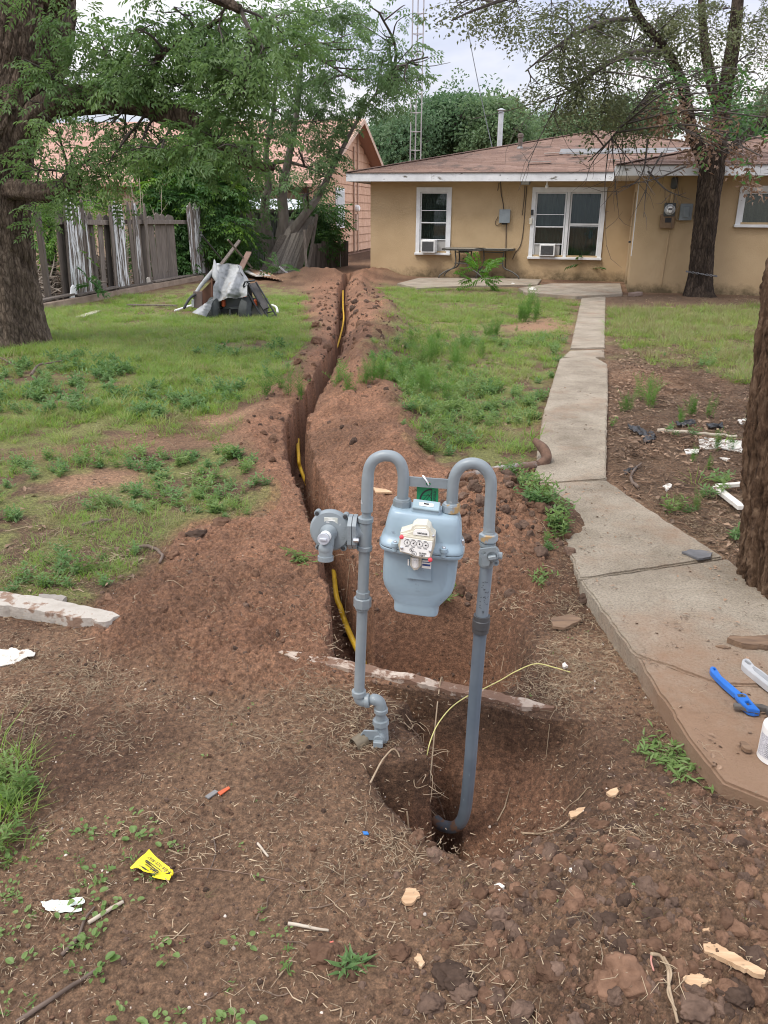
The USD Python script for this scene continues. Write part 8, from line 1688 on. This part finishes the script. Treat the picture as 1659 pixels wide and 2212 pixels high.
tool([(868, 1102), (890, 1085), (1000, 1112), (1120, 1130), (1200, 1180), (1250, 1230), (1090, 1200), (990, 1160), (890, 1152)], SZ + .009, .010, gsteel, bw, 'jaw'); tool([(1180, 1105), (1300, 1110), (1400, 1150), (1440, 1230), (1400, 1260), (1360, 1180), (1200, 1150)], SZ + .006, .014, gsteel, bw, 'hook_jaw')
tool([(925, 962), (1010, 958), (1062, 985), (1050, 1005), (945, 1000)], SZ + .023, .003, gsteel, bw, 'pivot_plate'); tool([(975, 972), (1005, 970), (1018, 985), (985, 990)], SZ + .025, .003, ink, bw, 'pivot')
gw = thing('grey_wrench', 'grey aluminium wrench handle at the right edge beside the blue one', 'wrench', G(*ZW(1250, 650), SZ)); alu = look('cast_aluminium', [(0.3, (.36, .37, .38)), (0.7, (.50, .51, .52))], 12, rough=.45, metal=.3, space='world')
tool([(998, 470), (1010, 440), (1050, 425), (1105, 435), (1190, 540), (1300, 610), (1400, 690), (1640, 900), (1760, 1000), (1720, 1100), (1600, 1030), (1388, 840), (1200, 690), (1040, 560), (1000, 510)], SZ + .003, .022, alu, gw, 'handle', [[(1032, 462), (1060, 448), (1135, 500), (1130, 520), (1095, 515)]])
tool([(1150, 555), (1175, 545), (1300, 635), (1400, 715), (1600, 890), (1580, 930), (1380, 770), (1180, 610)], SZ + .0252, .0006, look('recess_grey', (.25, .26, .27), 12, rough=.5), gw, 'recess'); tool([(1700, 980), (1850, 1000), (1900, 1100), (1800, 1200), (1690, 1120)], SZ + .001, .03, gsteel, gw, 'jaw')
cb_ = G(1674, 1638, SZ - .004); can = thing('cement_can', 'small white can with a screw lid on the walkway at the right edge', 'can', cb_)
part(can, 'body', lathe(cb_, cb_ + UP, [(0, .048), (.003, .0505), (.008, .0495), (.105, .0495), (.112, .048), (.120, .036), (.121, .033)], 40), look('can_white_metal', [(0.3, (.60, .60, .58)), (0.7, (.75, .75, .73))], 9, rough=.4, second=((.40, .33, .12), .72, 14, (1, 1, 1))), 40)
part(can, 'lid', lathe(cb_ + UP * .116, cb_ + UP, [(0, .034)] + [(.003 + .0035 * k, .0355 if k % 2 else .0335) for k in range(6)] + [(.026, .034), (.027, .028), (.0275, .010)], 36), galv, 30)
lab_a = np.linspace(math.radians(170), math.radians(300), 30); Lr = .0502; v = np.vstack([[cb_ + [Lr * math.cos(a), Lr * math.sin(a), z] for a in lab_a] for z in (.018, .090)]); k = np.arange(29)
part(can, 'label', (v, np.c_[k, k + 1, k + 31, k + 30]), look('grey_print_label', [(0.42, (.24, .25, .29)), (0.58, (.62, .62, .64))], 260, stretch=(1, 1, 3), rough=.5))
bars = []
for zz in (.080, .066, .060, .054, .048, .042, .036, .030, .024):
    a0 = math.radians(205) + .12 * (zz * 1000 % 3); aa = np.linspace(a0, math.radians(292), 14); h = .003 if zz > .07 else .0012; vv_ = np.vstack([[cb_ + [.0505 * math.cos(a), .0505 * math.sin(a), z] for a in aa] for z in (zz, zz + h)]); kk = np.arange(13); bars.append((vv_, np.c_[kk, kk + 1, kk + 15, kk + 14]))
part(can, 'label_print', cat(bars), ink)
bk = look('brown_bark_slab', [(0.3, (.075, .045, .03)), (0.7, (.22, .14, .085))], 20, stretch=(.3, 2, 1), rough=.9, bump=.006, space='world')
flat('bark_slab', [ZW(775, 190), ZW(830, 155), ZW(1000, 180), ZW(1388, 150), ZW(1500, 160), ZW(1500, 310), ZW(1388, 310), ZW(1040, 290), ZW(860, 240)], .022, bk, 'long brown slab of bark on the walkway above the wrenches', 'bark', .003, .006, 8, on=SZ)
flat('bark_chip', [ZW(960, 1725), ZW(1010, 1715), ZW(1090, 1760), ZW(1145, 1810), ZW(1130, 1860), ZW(1060, 1850), ZW(985, 1790)], .012, bk, 'dark bark chip on the walkway left of the can', 'bark', .002, .004, 9, on=SZ)
flat('bark_chip', [ZW(600, 255), ZW(700, 245), ZW(835, 280), ZW(760, 295), ZW(640, 275)], .006, bk, 'thin brown bark sliver left of the long bark slab', 'bark', .002, .003, 10, on=SZ)
flat('slate_piece', [(1473, 1196), (1490, 1190), (1515, 1192), (1538, 1197), (1535, 1206), (1508, 1211), (1492, 1203)], .010, look('dark_slate', [(0.3, (.075, .075, .078)), (0.7, (.13, .13, .135))], 14, rough=.7, space='world', bump=.002), 'dark grey shingle scrap lying on the walkway by the right trunk', 'shingle scrap', .003, .010, 11, on=.075)
for k, (q, m, lab) in enumerate((([(1508, 946), (1606, 955), (1604, 979), (1560, 970), (1512, 972)], wht, 'large white board scrap on the litter left of the right trunk'), ([(1592, 908), (1625, 905), (1632, 914), (1600, 918)], wht, 'small white scrap near the top of the right trunk base'), ([(1478, 972), (1510, 972), (1508, 980), (1482, 982)], wht, 'small white flake at the left corner of the large white board'),
     ([(1432, 1052), (1446, 1046), (1452, 1050), (1440, 1062)], wht, 'tilted white chip below the large white board'), ([(1555, 990), (1578, 992), (1570, 998)], wht, 'white flake under the right corner of the large white board'), ([(1296, 1012), (1312, 1020), (1306, 1026)], look('rust_leaf', (.25, .14, .08), 9, rough=.8), 'x'))):
    if lab == 'x': continue
    flat('board_scrap', q, .008, m, lab, 'scrap', .008, .006, 12 + k)
fr_ = thing('white_frame', 'broken white wooden frame corner lying against the right trunk', 'frame', onto(1546, 1062)); a, b, c = onto(1545, 1064, .03), onto(1600, 1112, .04), onto(1610, 1062, .05)
part(fr_, 'bar', beam(a, b, .045, .025, UP, .002), wht); part(fr_, 'bar', beam(a + [.01, .03, 0], c, .035, .022, UP, .002), wht)
blk = look('black_plastic', (.018, .019, .021), 9, rough=.45)
for k, (q, lab) in enumerate((([(1354, 922), (1372, 924), (1410, 938), (1418, 950), (1392, 952), (1388, 944), (1360, 932)], 'crumpled black plastic scrap beside the walkway'), ([(1388, 950), (1416, 946), (1414, 954), (1392, 960)], 'short black strip under the crumpled black scrap'), ([(1458, 918), (1500, 912), (1504, 918), (1462, 924)], 'thin black strip by the feathery weeds'), ([(1525, 920), (1560, 920), (1562, 926), (1530, 928)], 'flat black strip left of the right trunk'), ([(1346, 1016), (1374, 1014), (1372, 1022), (1350, 1024)], 'black scrap at the bend of the walkway'))):
    flat('plastic_scrap', q, .004, blk, lab, 'scrap', .010, .006, 30 + k, curl=.05)
def stick(name, label, pts, r0, r1, mat, catg='stick', dz=.004, sides=7):
    p = path_smooth([onto(a, b, dz + r0) for a, b in pts], 10 * len(pts)); p += (fb(p[:, 0] * 30, p[:, 1] * 30, 2, 3)[:, None] - .5) * r0 * .8; return single(name, tube(p, np.linspace(r0, r1, len(p)), sides), mat, label, catg, smooth=True)
stk_d = look('dark_stick', [(0.3, (.07, .048, .036)), (0.7, (.15, .11, .085))], 9, rough=.9, space='world'); stk_p = look('pale_stick', [(0.3, (.30, .25, .19)), (0.7, (.48, .42, .34))], 9, rough=.9, space='world')
stick('stick', 'long dark stick at the bottom left corner of the ground', [(38, 2215), (90, 2180), (150, 2140), (212, 2102)], .0055, .004, stk_d)
stick('stick', 'grey-pink stick beside the torn paper', [(193, 1998), (230, 1975), (268, 1952)], .005, .0045, stk_p); stick('stick', 'crooked brown stick just right of the torn paper', [(135, 2068), (170, 2030), (185, 1990), (205, 1965)], .0045, .002, stk_d)
stick('stick', 'short white split stick in the middle of the near ground', [(622, 2002), (665, 2008), (710, 2016)], .0045, .003, stk_p); stick('stick', 'small pale stick right of the marking flag', [(557, 1826), (580, 1854)], .0035, .003, stk_p)
stick('stick', 'brown-red upright twig below the marking flag wire', [(462, 1812), (465, 1850), (448, 1900)], .002, .001, stk_d)
stick('root', 'pale forked root at the lower right among the clods', [(1404, 2076), (1425, 2078), (1438, 2100), (1442, 2140), (1452, 2185), (1462, 2222)], .004, .003, root_m, 'root', .012); stick('root', 'second pale root crossing the forked one at the bottom right', [(1432, 2080), (1446, 2120), (1440, 2160), (1458, 2200)], .003, .002, root_m, 'root', .016)
stick('worm', 'pink earthworm on the soil beside the pale root', [(1406, 2072), (1404, 2090), (1410, 2112)], .0028, .002, look('worm_pink', [(0.3, (.30, .12, .09)), (0.7, (.42, .20, .16))], 160, rough=.4, space='world'), 'worm', .010)
stick('root', 'pale root lying across the right slope of the hole', [(1128, 1781), (1170, 1780), (1210, 1785), (1228, 1776)], .0035, .002, root_m, 'root', .01); stick('root', 'pale forked root on the left slope of the hole', [(800, 1700), (830, 1712), (858, 1712), (885, 1700)], .003, .002, root_m, 'root', .012)
stick('root', 'root arching toward the riser foot from the left wall', [(880, 1690), (910, 1720), (945, 1742), (968, 1770)], .003, .002, root_m, 'root', .02)
stick('branch', 'thin fallen branch right of the walkway by the black scrap', [(1418, 938), (1470, 940), (1530, 946), (1590, 950)], .016, .010, stk_p, 'branch', .01); stick('branch', 'dark fallen twig on the lawn below the left trunk', [(68, 822), (85, 800), (110, 795), (135, 790)], .014, .006, stk_d, 'branch', .04); stick('branch', 'curved dark branch at the edge of the left lawn', [(0, 778), (30, 795), (60, 800)], .008, .005, stk_d, 'branch', .03)
stick('branch', 'forked pale branch at the walkway bend', [(1378, 1060), (1362, 1040), (1372, 1018), (1384, 1008)], .010, .006, stk_d, 'branch', .01); stick('branch', 'arched brown root at the left edge of the left spoil heap', [(300, 1190), (330, 1192), (350, 1205), (345, 1225)], .010, .006, stk_d, 'root', .01); stick('branch', 'dark stick lying on the litter left of the trench', [(178, 1140), (210, 1132), (242, 1128)], .010, .007, stk_d)
for k, (q, m, lab, th) in enumerate((([(1516, 2042), (1540, 2044), (1580, 2064), (1625, 2090), (1652, 2108), (1646, 2118), (1600, 2098), (1550, 2074), (1518, 2062)], wood_p, 'large wedge of split pale wood at the lower right', .012), ([(1474, 2118), (1500, 2108), (1530, 2112), (1536, 2128), (1510, 2138), (1484, 2134)], wood_p, 'ragged wood chip below the large wedge', .010), ([(868, 1946), (878, 1924), (896, 1922), (906, 1936), (892, 1956), (876, 1958)], wood_p, 'light square wood chip right of the white stick', .008), ([(894, 2074), (904, 2064), (918, 2086), (908, 2094)], wood_p, 'small oblong wood chip above the dark clods', .008), ([(1310, 1716), (1330, 1704), (1338, 1716), (1318, 1726)], wood_p, 'orange wood chip on the right rim of the hole', .008), ([(1226, 1760), (1262, 1746), (1266, 1754), (1234, 1772)], wood_p, 'pale wood chip on the slope right of the hole', .008), ([(1548, 2122), (1560, 2120), (1562, 2132), (1550, 2134)], wood_p, 'tiny wood chip right of the ragged one', .006), ([(1516, 2012), (1534, 2008), (1530, 2018)], wood_p, 'little wood sliver above the large wedge', .006), ([(1190, 1340), (1235, 1332), (1258, 1342), (1220, 1362), (1194, 1358)], bk, 'curled bark piece on the litter left of the walkway', .012), ([(806, 1056), (834, 1060), (848, 1066), (812, 1066)], wood_p, 'pale wood sliver on the spoil behind the left pipe loop', .010),
     ([(470, 1713), (494, 1700), (497, 1704), (476, 1719)], orange, 'bright orange plastic splinter above the marking flag', .003), ([(443, 1722), (464, 1708), (472, 1712), (450, 1727)], look('grey_splinter', (.16, .155, .15), 9, rough=.7), 'grey splinter touching the orange one', .004), ([(783, 1797), (794, 1798), (797, 1804), (786, 1804)], look('blue_scrap', (.02, .12, .34), 9, rough=.5), 'blue plastic bit on the soil left of the hole', .003), ([(712, 2036), (720, 2034), (722, 2046), (714, 2044)], look('coral_scrap', (.55, .13, .09), 9, rough=.5), 'coral scrap above the spiky weed', .003),
     ([(1066, 1918), (1080, 1912), (1092, 1920), (1078, 1928)], wht, 'white flake below the hole', .008), ([(1230, 1882), (1246, 1874), (1252, 1884), (1240, 1894)], wht, 'fluffy white bit right of the flake below the hole', .010), ([(1270, 1858), (1284, 1852), (1290, 1862), (1276, 1868)], wood_p, 'x', .006), ([(835, 1608), (850, 1604), (856, 1612), (842, 1616)], wht, 'x', .006), ([(1213, 1438), (1220, 1434), (1226, 1442), (1218, 1446)], wht, 'white pebble on the litter left of the walkway', .008), ([(1120, 1640), (1132, 1636), (1130, 1648)], wht, 'x', .004))):
    if lab != 'x': flat('chip', q, th, m, lab, 'chip', .006, .004 if th > .004 else 0, 50 + k)
# rusty pipe with its elbow
rp_ = thing('rusty_pipe', 'old rusty pipe with a bent elbow lying against the walkway', 'pipe', onto(1168, 1010)); rust_m = look('deep_rust', [(0.3, (.055, .03, .02)), (0.7, (.15, .085, .055))], 18, rough=.85, bump=.004, space='world'); wp = look('weathered_pipe', [(0.3, (.14, .13, .12)), (0.7, (.30, .28, .26))], 7, rough=.7, space='world', second=((.13, .075, .05), .52, 6, (1, 1, 1)))
a, b, c = onto(985, 1050, .03), onto(1078, 1036, .03), onto(1160, 1018, .04); part(rp_, 'pipe', tube(path_smooth([a, b, c], 20), .024, 14), wp, True); part(rp_, 'elbow', tube(path_smooth([c - unit(c - b) * .03, c + [.01, 0, 0], c + [.06, .03, .03], c + [.05, .08, .08], c + [.0, .16, .12]], 20), np.interp(np.linspace(0, 1, 20), [0, .1, .5, .8, 1], [.030, .030, .034, .034, .020]), 16), rust_m, True)
# single big clods
for k, (px, py, r, m, lab) in enumerate(((1352, 2118, .078, clod_r, 'big rounded red-brown clod at the bottom right'), (700, 2066, .046, clod_r, 'red clod beside the spiky weed'), (982, 2118, .050, clod_d, 'flat blackish clod in the middle of the bottom edge'), (1005, 2150, .034, clod_d, 'smaller dark clod below the flat blackish one'), (1645, 1995, .045, clod_r, 'red-brown clod at the right edge above the wood wedge'), (1325, 2010, .024, clod_r, 'round red clod left of the wood wedge'), (860, 2060, .030, clod_r, 'reddish clod left of the small oblong chip'), (935, 2170, .036, clod_d, 'dark clod at the bottom edge left of centre'), (1500, 2180, .05, clod_d, 'grey-brown clod near the bottom right roots'), (1590, 2150, .04, clod_d, 'dark clod below the wood wedge'), (480, 1135, .075, clod_r, 'upright soil lump at the left end of the spoil'), (425, 1160, .06, clod_d, 'dark crumbly lump on the left spoil heap'), (1320, 1700, .03, clod_r, 'red clod on the right rim of the hole'), (1220, 1700, .03, clod_d, 'x'), (1090, 2160, .03, clod_d, 'x'), (1240, 1980, .022, clod_d, 'dark pebble-like clod in the right-hand soil'), (985, 1955, .018, clod_r, 'small red clod below the hole'), (1060, 1990, .02, clod_d, 'x'))):
    if lab == 'x': continue
    b = onto(px, py); v, f = bump_rock(200 + k, 4, .42, (1, .85, .62)); v = v * (.92 + .40 * (meshkit.fbm(v * 4.5 + k, 5, k)[:, None] - .5)); single('clod', (v * r * 1.15 + b + [0, 0, r * .05], f), m, lab, 'clod', smooth=True)
for k, (px, py, r, lab) in enumerate(((1150, 632, .10, 'pale rubble lump at the front edge of the patio'), (1108, 617, .06, 'small white lump on the broken patio'), (1372, 640, .09, 'x'), (1258, 628, .05, 'x'))):
    if lab == 'x': continue
    b = onto(px, py); v, f = bump_rock(300 + k, 2, .3); single('rubble', (v * r + b + [0, 0, r * .5], f), wht, lab, 'rubble', smooth=True)
single('loose_brick', cbox((.30, .14, .07), .008, onto(1372, 640, .04), frame(x=np.array([.8, .6, .05]))), look('dull_brick', [(0.3, (.16, .11, .085)), (0.7, (.24, .175, .14))], 9, rough=.9), 'loose brick on the soil before the wing corner', 'brick')
